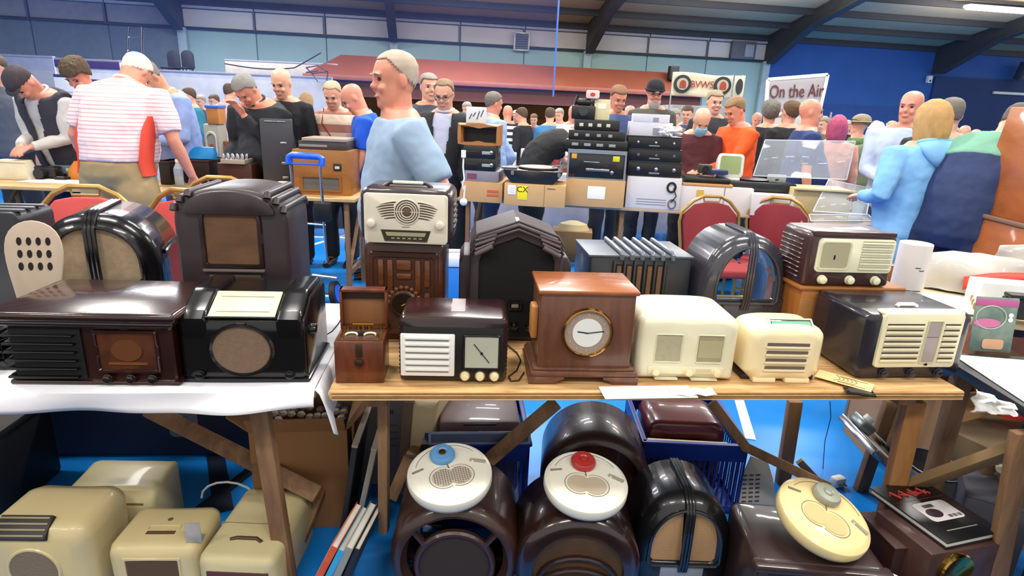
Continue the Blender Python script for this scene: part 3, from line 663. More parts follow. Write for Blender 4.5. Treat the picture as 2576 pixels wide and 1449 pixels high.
MB().lathe([(.047, 0), (.047, .008), (.04, .014), (.036, .012)], T3(0, 0, .13) @ Matrix.Rotation(R(90), 4, 'X'), 36).build('dial_ring', M('#3c2a1a', .3, metal=.4), wt)
MB().lathe([(.036, 0), (.036, .013)], T3(0, 0, .13) @ Matrix.Rotation(R(90), 4, 'X'), 30).build('dial', M('#241c14', .2, coat=.6), wt)
hand(wt, 0, .13, 30, .03, -.014, M('#b99e62', .4), .003)
for x in (-.06, .06): knob(wt, x, .05, .012, -.002, .015, BAKE_BRN)
tz = TZ+h+.003
t = thing('table_radio', 'ivory-fronted radio with round concentric grille and wings, on top of the walnut set', 'radio', (D(1022, 600, 1.82).x, 1.82, tz), TA-.07)
w, h, d = .285, .178, .2
case(t, w, d, h, .03, M('#2b1d20', .3, coat=.4), rb=.03, fr=.02)
fp_ = MB().prof(rr(w-.028, h-.024, .012, z0=.008), -.008, .012, .004).build('front_panel', IVORY, t)
MB().box(-.048, .048, .04, .058, h+.008, h+.017, .004).build('handle_grip', CREAM, t)
MB().tube([(-.075, .05, h-.002), (-.055, .05, h+.011), (.055, .05, h+.011), (.075, .05, h-.002)], .006, 8).build('handle', M('#38282b', .4), t)
GC = M('#5f5142', .8)
cx, cz_ = .004, .108
MB().prof(el(cx, cz_, .037, .037, 36), -.0095, -.008, n=8).build('grille_backing', GC, fp_)
for r_ in (.038, .031, .024, .017, .0): 
    if r_: MB().tube([(cx+r_*math.cos(R(a)), -.0105, cz_+r_*math.sin(R(a))) for a in range(0, 360, 12)], .0019, 6, closed=True).build('grille_ring', IVORY, fp_)
MB().prof(el(cx, cz_, .0105, .0105, 20), -.012, -.009, .001, n=8).build('grille_centre', M('#6b4a3e', .6), fp_)
MB().box(cx-.037, cx+.037, -.0118, -.009, cz_-.001, cz_+.001).build('grille_bar', IVORY, fp_)
for s_ in (-1, 1):
    for k in range(7):
        z = cz_+.024-k*.0078; L = .057-.0035*k if k > 0 else .05; x0 = cx+s_*(.040-(.006 if k in (0, 6) else 0))
        pts = [(x0+s_*L*f, -.0085, z+.004*(3-k)*.0-.0085*(f**1.6)*(1-(k-3)/3.5*.4)+.004) for f in (0, .25, .5, .75, 1)]
        MB().tube(pts, .0022, 6, radii=[.0022, .0022, .002, .0016, .0006], flat=.5).build('wing_slot', GC, fp_)
        pts = [(x, y-.002, zz+.0036) for x, y, zz in pts]
        MB().tube(pts, .0015, 6, radii=[.0016, .0016, .0015, .0012, .0006]).build('wing_rib', IVORY, fp_)
for s_ in (-1, 1): knob(t, s_*.105, .07, .0125, -.008, .016, IVORY)
PT = [(-.062, .018), (.062, .018), (.073, .048), (-.073, .048)]
MB().frame([(x*1.06, (z-.033)*1.2+.033) for x, z in PT], PT, -.0105, -.006).build('dial_frame', M('#40342a', .4), t)
MB().prof(PT, -.0088, -.007).build('dial', M('#2d2a1c', .3, coat=.4), t)
MB().prof([(-.058, .032), (.058, .032), (.063, .044), (-.063, .044)], -.0098, -.0085).build('dial_scale', M('#9d9878', .4), t)
for k in range(6): MB().box(-.045+k*.017, -.035+k*.017, -.0098, -.0085, .023, .027).build('dial_mark', M('#9a9170', .5), t)
MB().box(-.012, .012, -.0095, -.008, .06, .062).build('badge', M('#9c8d68', .4, metal=.5), t)
for s_ in (-1, 1):
    for k in range(5): MB().box(s_*w/2-.004, s_*w/2+.004, .03, .18, .05+k*.018, .058+k*.018, .003, seg=1).build('side_rib', M('#2b1d20', .3), t)
# 11 big black peaked set
t = thing('peaked_radio', 'large dark brown radio with roof-like peaked top and black front, behind the clock box', 'radio', (D(1292, 850, 1.9).x, 1.9, TZ+.001), TA-.02); t.scale = (1, 1, 1.1)
PE = M('#3b3033', .5, var=.2); w = .31
Pk = [(-w/2, 0), (w/2, 0), (w/2, .29), (w/2-.02, .328), (0, .372), (-w/2+.02, .328), (-w/2, .29)]
Pi = [(-w/2+.03, .012), (w/2-.03, .012), (w/2-.03, .255), (w/2-.045, .29), (0, .33), (-w/2+.045, .29), (-w/2+.03, .255)]
MB().shell([(Pk, .27, 0), (Pk, .02, 0), (Pk, .006, .004), (Pk, 0, .012), (Pi, .002, 0), (Pi, .014, 0)], (0, .17), 24).build('case', PE, t, sm=25)
MB().prof(Pi, .009, .0135, n=12, c=(0, .17)).build('front_cloth', M('#070608', .9), t)
for k, (e, z) in enumerate([(0, .0), (.006, -.012), (.012, -.024)]):
    mb = MB(); mb.tube([(-w/2+.004, -.004-e*.3, .305+z), (-w/2+.024, -.006-e*.3, .335+z), (0, -.008-e*.3, .378+z), (w/2-.024, -.006-e*.3, .335+z), (w/2-.004, -.004-e*.3, .305+z)], .0042, 8); mb.build('brow_rib', PE, t)
for s_ in (-1, 1):
    for k in range(4):
        a = (s_*(.07+.004*k), -.01-.004*k, .338-k*.011-.0); b = (s_*.138, -.01-.004*k, .318-k*.013)
        MB().tube([a, b], .0045+(.003 if k == 3 else 0), 8).build('vent_rib', M('#55484b', .45), t)
    MB().prof([(s_*(w/2-.004), 0), (s_*(w/2+.035), 0), (s_*(w/2+.035), .24), (s_*(w/2+.02), .262), (s_*(w/2-.004), .262)], .05, .25, .008).build('side_step', PE, t)
MB().box(-.006, .006, .02, .1, .371, .3735).build('top_sticker', M('#b0a8aa', .5), t)
MB().frame(rr(.05, .03, .008, z0=.1), rr(.034, .016, .004, z0=.107), .0, .01).build('dial_escutcheon', M('#0c0a0b', .3, coat=.5), t)
MB().box(-.012, .012, .004, .009, .109, .121).build('dial', M('#8b8474', .4), t)
for s_ in (-1, 1): knob(t, s_*.05, .045, .011, .008, .016, BAKE_BLK)
knob(t, 0, .05, .013, .008, .016, BAKE_BLK)
# 12 mahogany clock box
t = thing('clock_radio', 'walnut box with a round brass-rimmed clock on its front, bracket feet', 'clock', G(1467, 968, TZ)+Vector((0, .006, .001)), TA-.02); t.scale = (1.04, 1.04, 1.04)
w, h, d = .262, .262, .2
CW1 = M('#6e4632', .4, coat=.2, kind='wood', sc=5, col2='#5a3626', stretch=(5, 5, 1), var=.15)
MB().box(-w/2, w/2, .012, d, .034, h, .003).build('body', CW1, t)
MB().box(-w/2-.008, w/2+.008, .004, d+.006, h-.004, h+.008, .004).build('top', M('#8a4a26', .3, coat=.5, kind='wood', sc=7, col2='#a5612f', stretch=(1, 4, 1)), t)
MB().box(-w/2-.02, w/2+.022, -.002, d+.012, .018, .036, .006).build('plinth', CW1, t)
MB().box(-w/2-.013, w/2+.014, .004, d+.006, .036, .044, .003).build('plinth_moulding', CW1, t)
for s_ in (-1, 1):
    x0 = s_*(w/2+.024)
    PPf = [(x0, 0), (x0-s_*.075, 0), (x0-s_*.085, .01), (x0-s_*.1, .014), (x0-s_*.1, .02), (x0, .02)]
    MB().prof(PPf, -.005, .01, .0015, c=(x0-s_*.045, .011)).build('bracket_foot', CW1, t)
    MB().box(min(x0, x0-s_*.02), max(x0, x0-s_*.02), .01, d+.01, 0, .02, .002).build('bracket_foot', CW1, t)
Tc = T3(.002, .012, .15) @ Matrix.Rotation(R(90), 4, 'X')
MB().lathe([(.071, 0), (.0725, .006), (.069, .013), (.0655, .014), (.063, .009), (.063, .004)], Tc, 48).build('clock_bezel', M('#b88a4a', .12, metal=1, var=.1), t)
cr_ = MB().lathe([(.063, 0), (.063, .006)], Tc, 40).build('chapter_ring', M('#a38f80', .3, coat=.5, var=.05), t)
fc = MB().lathe([(.042, 0), (.0415, .0075)], Tc, 40).build('clock_face', M('#e3e3de', .5, var=.03), t)
for k in range(12):
    a = R(30*k); MB().box(.002+.053*math.cos(a)-.0012, .002+.053*math.cos(a)+.0012, .0045, .0062, .15+.053*math.sin(a)-.0035, .15+.053*math.sin(a)+.0035).build('numeral', M('#bfb4a4', .5), cr_)
hand(fc, .002, .15, 8, .046, .003, M('#1c1a1a', .4), .0024, .1); hand(fc, .002, .15, 172, .028, .0035, M('#1c1a1a', .4), .003, .1)
MB().box(-w/2-.02, -w/2, .045, .1, .115, .21, .006).build('side_handle', M('#b87a3f', .45), t)
# 13 cream set with two square windows
t = thing('table_radio', 'cream bakelite radio with a rounded top and two square windows', 'radio', G(1722, 962, TZ)+Vector((0, .006, .003)), TA-.05)
w, h, d = .302, .205, .235
P = arch(w, h, .148, p=4.2, rb=.006)
CR = M('#e0dbbc', .34, coat=.2, var=.04)
MB().shell([(P, 0, .03), (P, .006, .014), (P, .016, .004), (P, .03, 0), (P, .052, 0), (P, .054, .0025), (P, .057, .0025), (P, .059, 0), (P, d-.03, 0), (P, d-.006, .012), (P, d, .03)], (0, .1), 56).build('case', CR, t, sm=50)
for s_, cm in ((-1, '#a8a285'), (1, '#a39a78')):
    cx = s_*.062+.003
    MB().frame(rr(.084, .092, .004, z0=.057, cx=cx), rr(.074, .082, .002, z0=.062, cx=cx), -.004, .006).build('window_frame', CR, t)
    MB().box(cx-.038, cx+.038, -.0005, .004, .061, .145).build('window_panel', M(cm, .35 if s_ > 0 else .8, coat=.5 if s_ > 0 else 0, var=.08, sc=60), t)
MB().box(.03, .1, -.0015, -.0005, .075, .13).build('dial_print', M('#b3ab86', .4), t)
MB().box(-.115, .115, -.003, .004, .02, .046, .004).build('control_strip', CR, t)
for k in range(4): MB().box(.03, .075, -.0045, -.002, .025+k*.0045, .0265+k*.0045).build('strip_rib', CREAM3, t)
for x in (-.092, .008, .092): knob(t, x, .03, .0115, -.002, .014, CREAM2)
MB().box(-.09, -.02, -.001, .03, 0, .007, .002).build('foot', CR, t); MB().box(.02, .1, -.001, .03, 0, .007, .002).build('foot', CR, t)
# 14 toaster-shaped cream set
t = thing('toaster_radio', 'small cream toaster-shaped radio with four slots and a green dial on top', 'radio', G(1968, 968, TZ)+Vector((0, .006, .004)), TA-.03)
w, h, d = .235, .18, .155
P = arch(w, h, .125, p=3.4, rb=.03)
MB().shell([(P, 0, .034), (P, .006, .016), (P, .018, .004), (P, .034, 0), (P, d-.03, 0), (P, d-.006, .012), (P, d, .03)], (0, .09), 56).build('case', CREAM2, t, sm=50)
for k in range(4):
    z = .042+k*.0245; ws_ = .062+.001*k
    MB().prof(rr(ws_*2, .0125, .003, z0=z), -.0008, .002, n=20).build('slot', M('#6a5c50', .8), t)
    MB().box(-ws_-.002, ws_+.002, -.005, .003, z-.005, z+.002, .0018).build('slot_lip', CREAM2, t)
Tt = T3(.012, .03, h-.009) @ Matrix.Rotation(R(40), 4, 'X')
MB().box(-.064, .064, -.019, .019, .0, .0062, .001, T=Tt).build('dial', M('#2f4a3a', .25, coat=.5), t)
MB().box(-.058, .058, -.004, .013, .006, .0068, T=Tt).build('dial_scale', M('#6fae8c', .4), t)
for a in ((-.068, .068, -.023, -.018), (-.068, .068, .018, .023), (-.068, -.063, -.023, .023), (.063, .068, -.023, .023)): MB().box(*a, 0, .0085, .001, T=Tt).build('dial_frame', CREAM2, t)
for (a, b) in ((-.088, -.018), (.012, .088)): MB().box(a, b, .004, .03, -.003, .012, .003).build('foot', CREAM2, t)
MB().box(-w/2+.004, w/2-.004, .03, d-.01, -.003, .012, .003).build('base', M('#2a1a14', .5), t)
# 15 ribbed black set
t = thing('ribbed_radio', 'slate black radio with ribs over the top and upright slats on the front', 'radio', (D(1600, 780, 2.1).x, 2.1, TZ+.001), TA)
w, h, d = .38, .27, .26; RB = M('#23262d', .4, coat=.15)
P = rr(w, h, .008, .004)
MB().prof(P, 0, d, .005).build('case', RB, t)
MB().box(-w/2-.004, w/2+.004, -.006, d, h-.004, h+.004, .002).build('top', M('#4f5662', .4), t)
for k in range(6):
    x = -.075+k*.038
    MB().tube([(x, -.008, h-.01), (x, -.008, h+.006), (x, 0, h+.012), (x, d-.01, h+.012)], .0085, 8).build('top_rib', M('#59606c', .35, coat=.2), t)
MB().box(-.1, .1, -.001, .004, .035, h-.03).build('grille_backing', M('#1c0d08', .8), t)
for k in range(5):
    x = -.08+k*.038; MB().box(x-.009, x+.009, -.006, .002, .045, h-.035, .003).build('slat', M('#6b4c38', .7, var=.2, sc=30), t)
for k in range(6):
    x = -.099+k*.038; MB().box(x-.005, x+.005, -.01, .002, .03, h-.015, .003).build('front_rib', RB, t)
# 16 empty arched shell (right)
t, zb, wh, ww = arch_radio('arched_radio_shell', 'empty grey-black arched radio shell one can see through, with three upright bars', (D(1862, 830, 2.05).x, 2.05, TZ+.002), TA-.02, .315, .37, .25, BAKE_GRY, CLOTHB, shell=True)
wz0, wz1 = .035, .115
MB().frame(rr(.17, .1, .01, z0=.028), rr(.15, .08, .008, z0=.038), -.006, .006).build('dial_frame', BAKE_GRY, t)
MB().box(-.155, .155, .002, .012, .1285-.002, .14, .003).build('cross_bar', BAKE_GRY, t)
for s_ in (-1, 1): MB().box(s_*.12-.035, s_*.12+.035, .002, .012, .0, .13, .003).build('lower_panel', BAKE_GRY, t)
MB().box(-.09, .09, .002, .012, 0, .034, .003).build('bottom_rail', BAKE_GRY, t)
MB().box(-.077, .077, .002, .0045, .037, .12).build('dial_glass', M('#aab8c0', .05, trans=.85, var=0), t)
# 17/18 tan case with the cream-fronted set on top
t = thing('wooden_cabinet_radio', 'light tan wooden radio with two upright grooved columns, under the brown louvred set', 'radio', (D(2115, 860, 1.98).x, 1.98, TZ+.001), TA)
w, h, d = .36, .225, .24
MB().box(-w/2, w/2, .0, d, 0, h-.01, .01).build('case', TANW, t); MB().box(-w/2-.014, w/2+.012, -.01, d, h-.014, h, .006).build('top', TANW, t)
for x in (-.085, -.015):
    MB().box(x-.022, x+.022, -.008, .002, .03, h-.02, .008).build('column', TANW, t)
    MB().box(x-.010, x+.010, -.013, -.006, .04, h-.035, .006).build('column_groove', M('#c08a4a', .4, coat=.3), t)
    for z in (.06, .12, .195): MB().box(x-.016, x+.016, -.014, -.007, z, z+.006, .003).build('ring_moulding', M('#8a5422', .4), t)
MB().box(-w/2, -.12, -.004, .002, .03, .18, .002).build('cloth_panel', M('#a0703c', .7), t)
t = thing('table_radio', 'maroon-brown radio with cream front panel and three ivory knobs, on the tan wooden case', 'radio', (D(2128, 705, 1.97).x, 1.97, TZ+.228), TA-.01)
w, h, d = .31, .185, .2; BM = M('#3e2322', .35, coat=.3, var=.2)
P = rr(w, h, .022, .012); Pb_ = [(x*1.04, z) for x, z in P]
MB().shell([(P, 0, .012), (P, .004, .004), (P, .014, 0), (P, d*.8, -.004), (P, d, .02)], (0, h/2), 44).build('case', BM, t, sm=45)
for k in range(9): MB().box(-w/2-.006, -w/2+.004, .03, .17, .02+k*.016, .027+k*.016, .003, seg=1).build('side_louvre', BM, t)
fp_ = MB().prof(rr(.27, .116, .014, z0=.05, cx=.012), -.008, .006, .003).build('front_panel', M('#e2dfc4', .4, coat=.1, var=.04), t)
MB().frame(rr(.112, .1, .014, z0=.058, cx=-.062), rr(.096, .086, .01, z0=.065, cx=-.062), -.0105, -.006).build('dial_frame', M('#d8d5b8', .4), t)
MB().prof(rr(.098, .088, .01, z0=.064, cx=-.062), -.0088, -.007, n=20).build('dial', M('#aca789', .3, coat=.5, var=.06), t)
MB().box(-.066, -.060, -.0095, -.0085, .095, .11).build('dial_mark', BLACK, t)
for k in range(6): MB().box(.028, .138, -.014, -.007, .062+k*.0175, .0675+k*.0175, .002).build('louvre', M('#e6e3c8', .4), fp_)
for k in range(6): MB().box(.028, .138, -.0088, -.0075, .0675+k*.0175, .0725+k*.0175).build('slot', M('#a9a68b', .7), fp_)
for x in (-.09, .008, .1): knob(t, x, .024, .0135, -.001, .018, CREAM)
MB().prof(rr(w-.02, .016, .004, z0=h-.012), -.006, .02, .004).build('brow', BM, t)
MB().box(-.03, .09, .06, .14, h-.001, h+.002).build('paper_label', PAPER, t)
# 19 black set with cream louvred front
t = thing('table_radio', 'black radio with wrap-over cream louvred front, right end of the plywood table', 'radio', G(2282, 958, TZ)+Vector((0, .008, .003)), TA+.02)
w, h, d = .36, .215, .26; BK = M('#201c26', .32, coat=.4, var=.1)
case(t, w, d, h, .02, BK, rb=.03, fr=.02)
WF = rr(.268, .178, .014, .012, z0=.042, cx=.008)
fp_ = MB().prof(WF, -.01, .012, .006).build('front_panel', M('#e8e0bb', .36, coat=.15, var=.04), t)
mb = MB(); mb.box(-.126, .142, -.006, .034, h-.006, h+.008, .006, seg=3); mb.build('front_panel_top', M('#e8e0bb', .36, coat=.15, var=.04), t)
SLT = M('#4a3f33', .8)
for k in range(7):
    z = .062+k*.0185
    for a, b in ((-.112, .01), (.078, .13)):
        MB().box(a, b, -.0105, -.0095, z+.0085, z+.0135).build('slot', SLT, fp_)
        MB().box(a, b, -.015, -.0095, z, z+.0088, .0025).build('louvre', M('#ece4c0', .38, coat=.1), fp_)
MB().frame(rr(.052, .142, .003, z0=.056, cx=.044), rr(.042, .132, .002, z0=.061, cx=.044), -.013, -.009).build('dial_frame', M('#cfc7a4', .4), t)
MB().box(.0235, .0645, -.0115, -.0095, .062, .192).build('dial', M('#a59a96', .4, coat=.3, var=.05), t)
MB().box(.025, .063, -.0122, -.0112, .143, .145).build('dial_pointer', M('#6a605e', .4), t)
MB().lathe([(.005, 0), (.004, .004)], T3(.043, -.011, .055) @ Matrix.Rotation(R(90), 4, 'X'), 12).build('screw', BLACK, t)
for x in (-.085, .008, .1): knob(t, x, .022, .013, -.001, .013, BK)
mb = MB(); mb.tube([(-.03, .07, h), (-.02, .075, h+.006), (.03, .075, h+.006), (.04, .07, h)], .007, 8); mb.build('top_label', PAPER, t)
# small things on the plywood table
t = thing('white_card', 'white paper sheets under the clock and cream set, overhanging the plywood edge', 'paper', G(1640, 985, TZ)+Vector((0, 0, .003)), TA+.03)
MB().box(-.15, .12, -.045, .03, -.002, 0, 0).build('sheet', PAPER, t)
MB().grid(14, 3, lambda u, v: (.05+u*.13, -.04+v*.045+.004*math.sin(u*14), .001+.004*abs(math.sin(u*9+v*2)))).build('crumpled_sheet', PAPER, t, solid=.001)
t = thing('yellow_card', 'yellow printed card with wavy lines lying beside the toaster set', 'card', G(2130, 966, TZ)+Vector((0, 0, .008)), R(-38)); t.scale = (1.15, 1.15, 1)
MB().box(-.075, .06, -.03, .03, 0, .002, .0006, seg=1).build('sheet', M('#e2c98c', .6, var=.05), t)
for k in range(5): MB().tube([(-.03+.010*k+.012*math.sin(math.pi*j/8), -.022+.0055*j, .0025) for j in range(9)], .0009, 4).build('printed_line', M('#7a5a2a', .6), t)
for k in range(2): MB().box(-.02, .045, -.024+k*.04, -.020+k*.04, .002, .0026).build('printed_line', M('#8a6a3a', .6), t)
t = thing('phone', 'flat black device half under the yellow card at the table edge', 'phone', G(2160, 996, TZ)+Vector((0, .012, .001)), R(-12))
MB().box(-.03, .05, -.012, .03, 0, .006, .002).build('body', BAKE_BLK, t); MB().box(-.02, .04, -.006, .024, .006, .0066).build('screen', M('#4a4440', .2), t)
t = thing('cable', 'thin dark mains cable curling on the plywood between the white-grilled set and the clock', 'cable', G(1290, 950, TZ))
MB().tube([Vector(G(px, py, TZ))+Vector((0, 0, .004)) for px, py in [(1275, 870), (1300, 890), (1310, 910), (1300, 935), (1280, 950), (1285, 962), (1305, 960), (1318, 940)]], .0022, 6).build('wire', M('#2b2320', .5), t, world=True)
t = thing('cable', 'thin black lead running off the end of the white cloth', 'cable', G(830, 830, TZ))
MB().tube([Vector(G(px, py, TZ))+Vector((0, 0, .006)) for px, py in [(800, 852), (815, 850), (835, 838), (850, 820), (862, 800)]], .002, 6).build('wire', BLACK, t, world=True)
# ---------------- things under the tables
def loc2(px, py, y, z): p = D(px, py, y); return Vector((p.x, y, z))
# cream sets bottom left
UC = M('#cdbb8a', .4, coat=.1, var=.08, sc=4); UC2 = M('#c6b98c', .45, coat=.05, var=.08, sc=4)
def soft(par, w, d, h, r_, mat, name='case', f=.02, z0=0):
    P = rr(w, h, r_, r_*.5, z0)
    return MB().shell([(P, 0, f), (P, f*.3, f*.3), (P, f, 0), (P, d-f, 0), (P, d-f*.3, f*.3), (P, d, f)], (0, z0+h/2), 40).build(name, mat, par, sm=50)
t = thing('cream_radio', 'large cream radio on the floor, dark louvred dial on its sloping top, bottom left corner', 'radio', (-1.385, 1.455, 0), R(3))
w, h, d = .31, .265, .24; soft(t, w, d, h, .05, UC, f=.05)
Tt = T3(-.03, .02, h-.014) @ Matrix.Rotation(R(40), 4, 'X')
MB().box(-.075, .075, -.035, .035, -.02, .008, .003, T=Tt).build('dial_recess', M('#1b1510', .5), t)
for k in range(4): MB().box(-.07, .07, -.028+k*.017, -.022+k*.017, .008, .012, .001, T=Tt).build('louvre', M('#8a7f60', .4), t)
MB().prof(el(-.01, .115, .07, .07, 36), -.003, .004, n=8).build('speaker_cloth', M('#7c6c58', .8, bump=.3, bs=200), t)
MB().frame(el(-.01, .115, .08, .08, 36), el(-.01, .115, .069, .069, 36), -.005, .004).build('speaker_ring', UC, t)
t = thing('cream_radio', 'cream radio lying on the floor behind the other cream sets, under the white cloth', 'radio', (-1.34, 1.71, 0), R(3))
w, h, d = .30, .21, .2; P = [(0, 0), (d, 0), (d, h-.01), (d-.02, h), (.03, h-.012), (.012, h-.03), (0, h-.05)]
xprof(MB(), P, -w/2, w/2, .02).build('case', UC2, t, sm=50)
MB().box(-w/2+.012, w/2-.03, -.002, .012, h-.052, h-.046, .002).build('seam', M('#6a5a38', .7), t)
t = thing('cream_radio', 'cream floor radio with a slot and small hole on top and brown square front', 'radio', (-1.045, 1.465, 0), R(4))
w, h, d = .265, .205, .21; soft(t, w, d, h, .03, UC, f=.035)
MB().frame(rr(.1, .03, .008), rr(.088, .02, .006, z0=.005), 0, .004, T=T3(0, .075, h-.012+.014) @ Matrix.Rotation(R(-90), 4, 'X')).build('slot_rim', UC, t)
MB().box(-.043, .043, .06, .078, h-.003, h+.001, .001).build('slot', M('#5a4226', .7), t)
MB().cyl((0, .13, h-.002), (0, .13, h+.001), .008, n=14).build('dial_hole', M('#6b5638', .6), t)
MB().frame(rr(.17, .15, .006, z0=.02), rr(.15, .13, .004, z0=.03), -.004, .006).build('front_frame', UC, t)
MB().prof(rr(.152, .132, .004, z0=.029), -.001, .004).build('speaker_cloth', M('#59402a', .8, bump=.3, bs=200), t)
t = thing('cream_radio', 'cream floor radio with dark carrying-handle slot on top, beside the table leg', 'radio', (-.79, 1.455, 0), R(0))
w, h, d = .235, .185, .36; soft(t, w, d, h, .025, UC2, f=.03)
MB().box(-w/2+.01, w/2-.01, .16, .163, h-.001, h+.0012).build('seam', M('#8a7a54', .6), t)
MB().tube([(-.05, .085, h), (-.03, .09, h+.003), (.03, .09, h+.003), (.05, .078, h)], .006, 10, flat=1).build('handle', M('#4a2e1c', .4), t)
MB().box(-w/2+.03, w/2-.02, -.003, .004, .03, h-.045, .003).build('front_panel', M('#54302a', .5), t)
t = thing('plastic_holder', 'small clear plastic stand wedged between the cream sets', 'holder', (-.93, 1.5, .2), R(10))
MB().box(-.022, .022, 0, .003, 0, .07, .001).build('plate', M('#d8dce0', .1, trans=.7, var=0), t); MB().box(-.022, .022, 0, .035, 0, .003, .001).build('base', M('#d8dce0', .1, trans=.7, var=0), t)
t = thing('white_cable', 'white cable loop behind the cream sets on the floor', 'cable', (-.9, 1.75, 0))
MB().tube([Vector((-.98+.2*math.cos(a/8*3.1)*-.5, 1.82, .12+.07*math.sin(a/8*3.1))) for a in range(9)]+[Vector((-.8, 1.8, .01))], .004, 6).build('wire', WHITE, t, world=True)
# cardboard box w/ bubble wrap, bag, storage crates, behind
def carton(name, lab, loc, rz, w, d, h, mat=CARD, flaps=True, th=.006, cat='box', fl=.09, angs=(35, 20, 50, 40)):
    t = thing(name, lab, cat, loc, rz)
    MB().box(-w/2, w/2, 0, th, 0, h, .001, seg=1).build('side_panel', mat, t); MB().box(-w/2, w/2, d-th, d, 0, h, .001, seg=1).build('side_panel', mat, t)
    MB().box(-w/2, -w/2+th, th, d-th, 0, h, .001, seg=1).build('side_panel', mat, t); MB().box(w/2-th, w/2, th, d-th, 0, h, .001, seg=1).build('side_panel', mat, t)
    MB().box(-w/2+th, w/2-th, th, d-th, 0, th).build('bottom_panel', mat, t)
    if flaps:
        for (T, L) in ((T3(0, 0, h) @ Matrix.Rotation(R(90+angs[0]), 4, 'X'), w), (T3(0, d, h) @ Matrix.Rotation(R(90-angs[1]), 4, 'X'), w),
                       (T3(-w/2, d/2, h) @ Matrix.Rotation(R(-angs[2]), 4, 'Y') @ Matrix.Rotation(R(90), 4, 'Z') @ Matrix.Rotation(R(90), 4, 'X'), d),
                       (T3(w/2, d/2, h) @ Matrix.Rotation(R(angs[3]), 4, 'Y') @ Matrix.Rotation(R(90), 4, 'Z') @ Matrix.Rotation(R(90), 4, 'X'), d)):
            MB().box(-L/2+.004, L/2-.004, 0, fl, -.003, .003, .001, T=T, seg=1).build('flap', mat, t)
    return t
t = carton('cardboard_box', 'open brown cardboard box with bubble wrap inside, under the right end of the white cloth', (-.72, 1.83, 0), R(8), .33, .3, .4, M('#93683f', .8, var=.1))
mb = MB(); rb = random.Random(4)
for i in range(9):
    for j in range(5): mb.ell((-.13+i*.032+rb.uniform(-.005, .005), .04+j*.05, .36+rb.uniform(-.01, .012)), .017, .017, .012, n=8)
tag(mb.build('bubble_wrap', M('#c9b9a8', .15, coat=.6, alpha=.75), t), kind='stuff')
t = thing('black_bag', 'black rounded bag hanging behind the cardboard box', 'bag', (-1.02, 2.2, .38), R(0))
MB().rings([((0, 0, 0), (.08, 0, 0), (0, .05, 0)), ((0, 0, .04), (.13, 0, 0), (0, .09, 0)), ((0, 0, .2), (.15, 0, 0), (0, .1, 0)), ((0, 0, .3), (.1, 0, 0), (0, .06, 0))], 20).build('body', BLACK, t)
MB().tube([(-.06, 0, .29), (-.04, 0, .36), (.04, 0, .36), (.06, 0, .29)], .008, 8).build('strap', BLACK, t)
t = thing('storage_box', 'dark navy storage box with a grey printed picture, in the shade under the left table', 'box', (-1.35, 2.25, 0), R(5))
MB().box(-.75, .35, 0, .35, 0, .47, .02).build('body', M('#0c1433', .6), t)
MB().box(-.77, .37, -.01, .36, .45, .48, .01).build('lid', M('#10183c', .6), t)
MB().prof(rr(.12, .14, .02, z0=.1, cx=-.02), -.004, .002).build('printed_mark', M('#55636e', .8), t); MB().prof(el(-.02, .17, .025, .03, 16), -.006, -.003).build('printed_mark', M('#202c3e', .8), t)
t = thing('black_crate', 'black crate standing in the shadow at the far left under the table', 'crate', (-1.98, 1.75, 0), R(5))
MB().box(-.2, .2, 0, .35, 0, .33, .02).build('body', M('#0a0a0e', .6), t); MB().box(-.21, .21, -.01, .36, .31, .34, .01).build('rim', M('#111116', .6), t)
# leaning flat frames, printed carton, twine, books
for i, (lab, x, y, an, hh, dd, m_) in enumerate([('black picture frame with pale edge leaning beside the table leg', -.56, 1.72, 9, .42, .28, '#15151a'), ('grey board leaning behind the black picture frame', -.52, 1.74, 12, .40, .26, '#8e8c88')]):
    t = thing('picture_frame' if i == 0 else 'board', lab, 'frame' if i == 0 else 'board', (x, y, 0)); t.rotation_euler = (0, R(an), R(4))
    MB().box(-.007, .007, 0, dd, 0, hh, .002).build('panel', M(m_, .5), t); MB().box(-.009, .009, -.008, 0, 0, hh, .001).build('edge', M('#9a9488' if i else '#222226', .5), t)
    MB().box(-.01, .01, -.008, dd, hh, hh+.01, .002).build('top_edge', M('#b8a796', .5), t)
t = carton('printed_carton', 'grey-white printed shipping carton standing under the plywood table behind the centre leg', (-.47, 2.12, 0), TA, .42, .25, .42, M('#8d8c94', .7, var=.05), flaps=False)
text('PHI', .03, M('#2b2b30', .7), t, (.0, -.002, .33)); 
for k in range(4): MB().box(-.03+k*.004, .04, -.003, 0, .27-k*.03, .272-k*.03).build('printed_line', M('#5b5b62', .7), t)
MB().box(-.13, -.11, -.003, 0, .31, .34).build('printed_mark', M('#4a4a50', .7), t)
MB().box(-.2, .1, .02, .23, .42, .445, .004).build('lid_flap', M('#9b9694', .7), t)
t = thing('twine', 'tangle of teal string behind the table leg', 'string', (-.63, 2.25, .35))
mb = MB(); rb = random.Random(9)
for i in range(9): mb.tube([(rb.uniform(-.09, .09), rb.uniform(0, .05), .02+.02*j+rb.uniform(-.02, .02)) for j in range(7)], .0025, 5)
tag(mb.build('strands', M('#2fa3b8', .7), t), kind='stuff')
t = thing('teal_bag', 'teal plastic bag holding the string behind the table leg', 'bag', (-.63, 2.33, 0), 0)
MB().rings([((0, 0, 0), (.07, 0, 0), (0, .05, 0)), ((0, 0, .2), (.09, 0, 0), (0, .06, 0)), ((0, 0, .42), (.06, 0, 0), (0, .04, 0))], 16).build('body', M('#1273a8', .5), t)
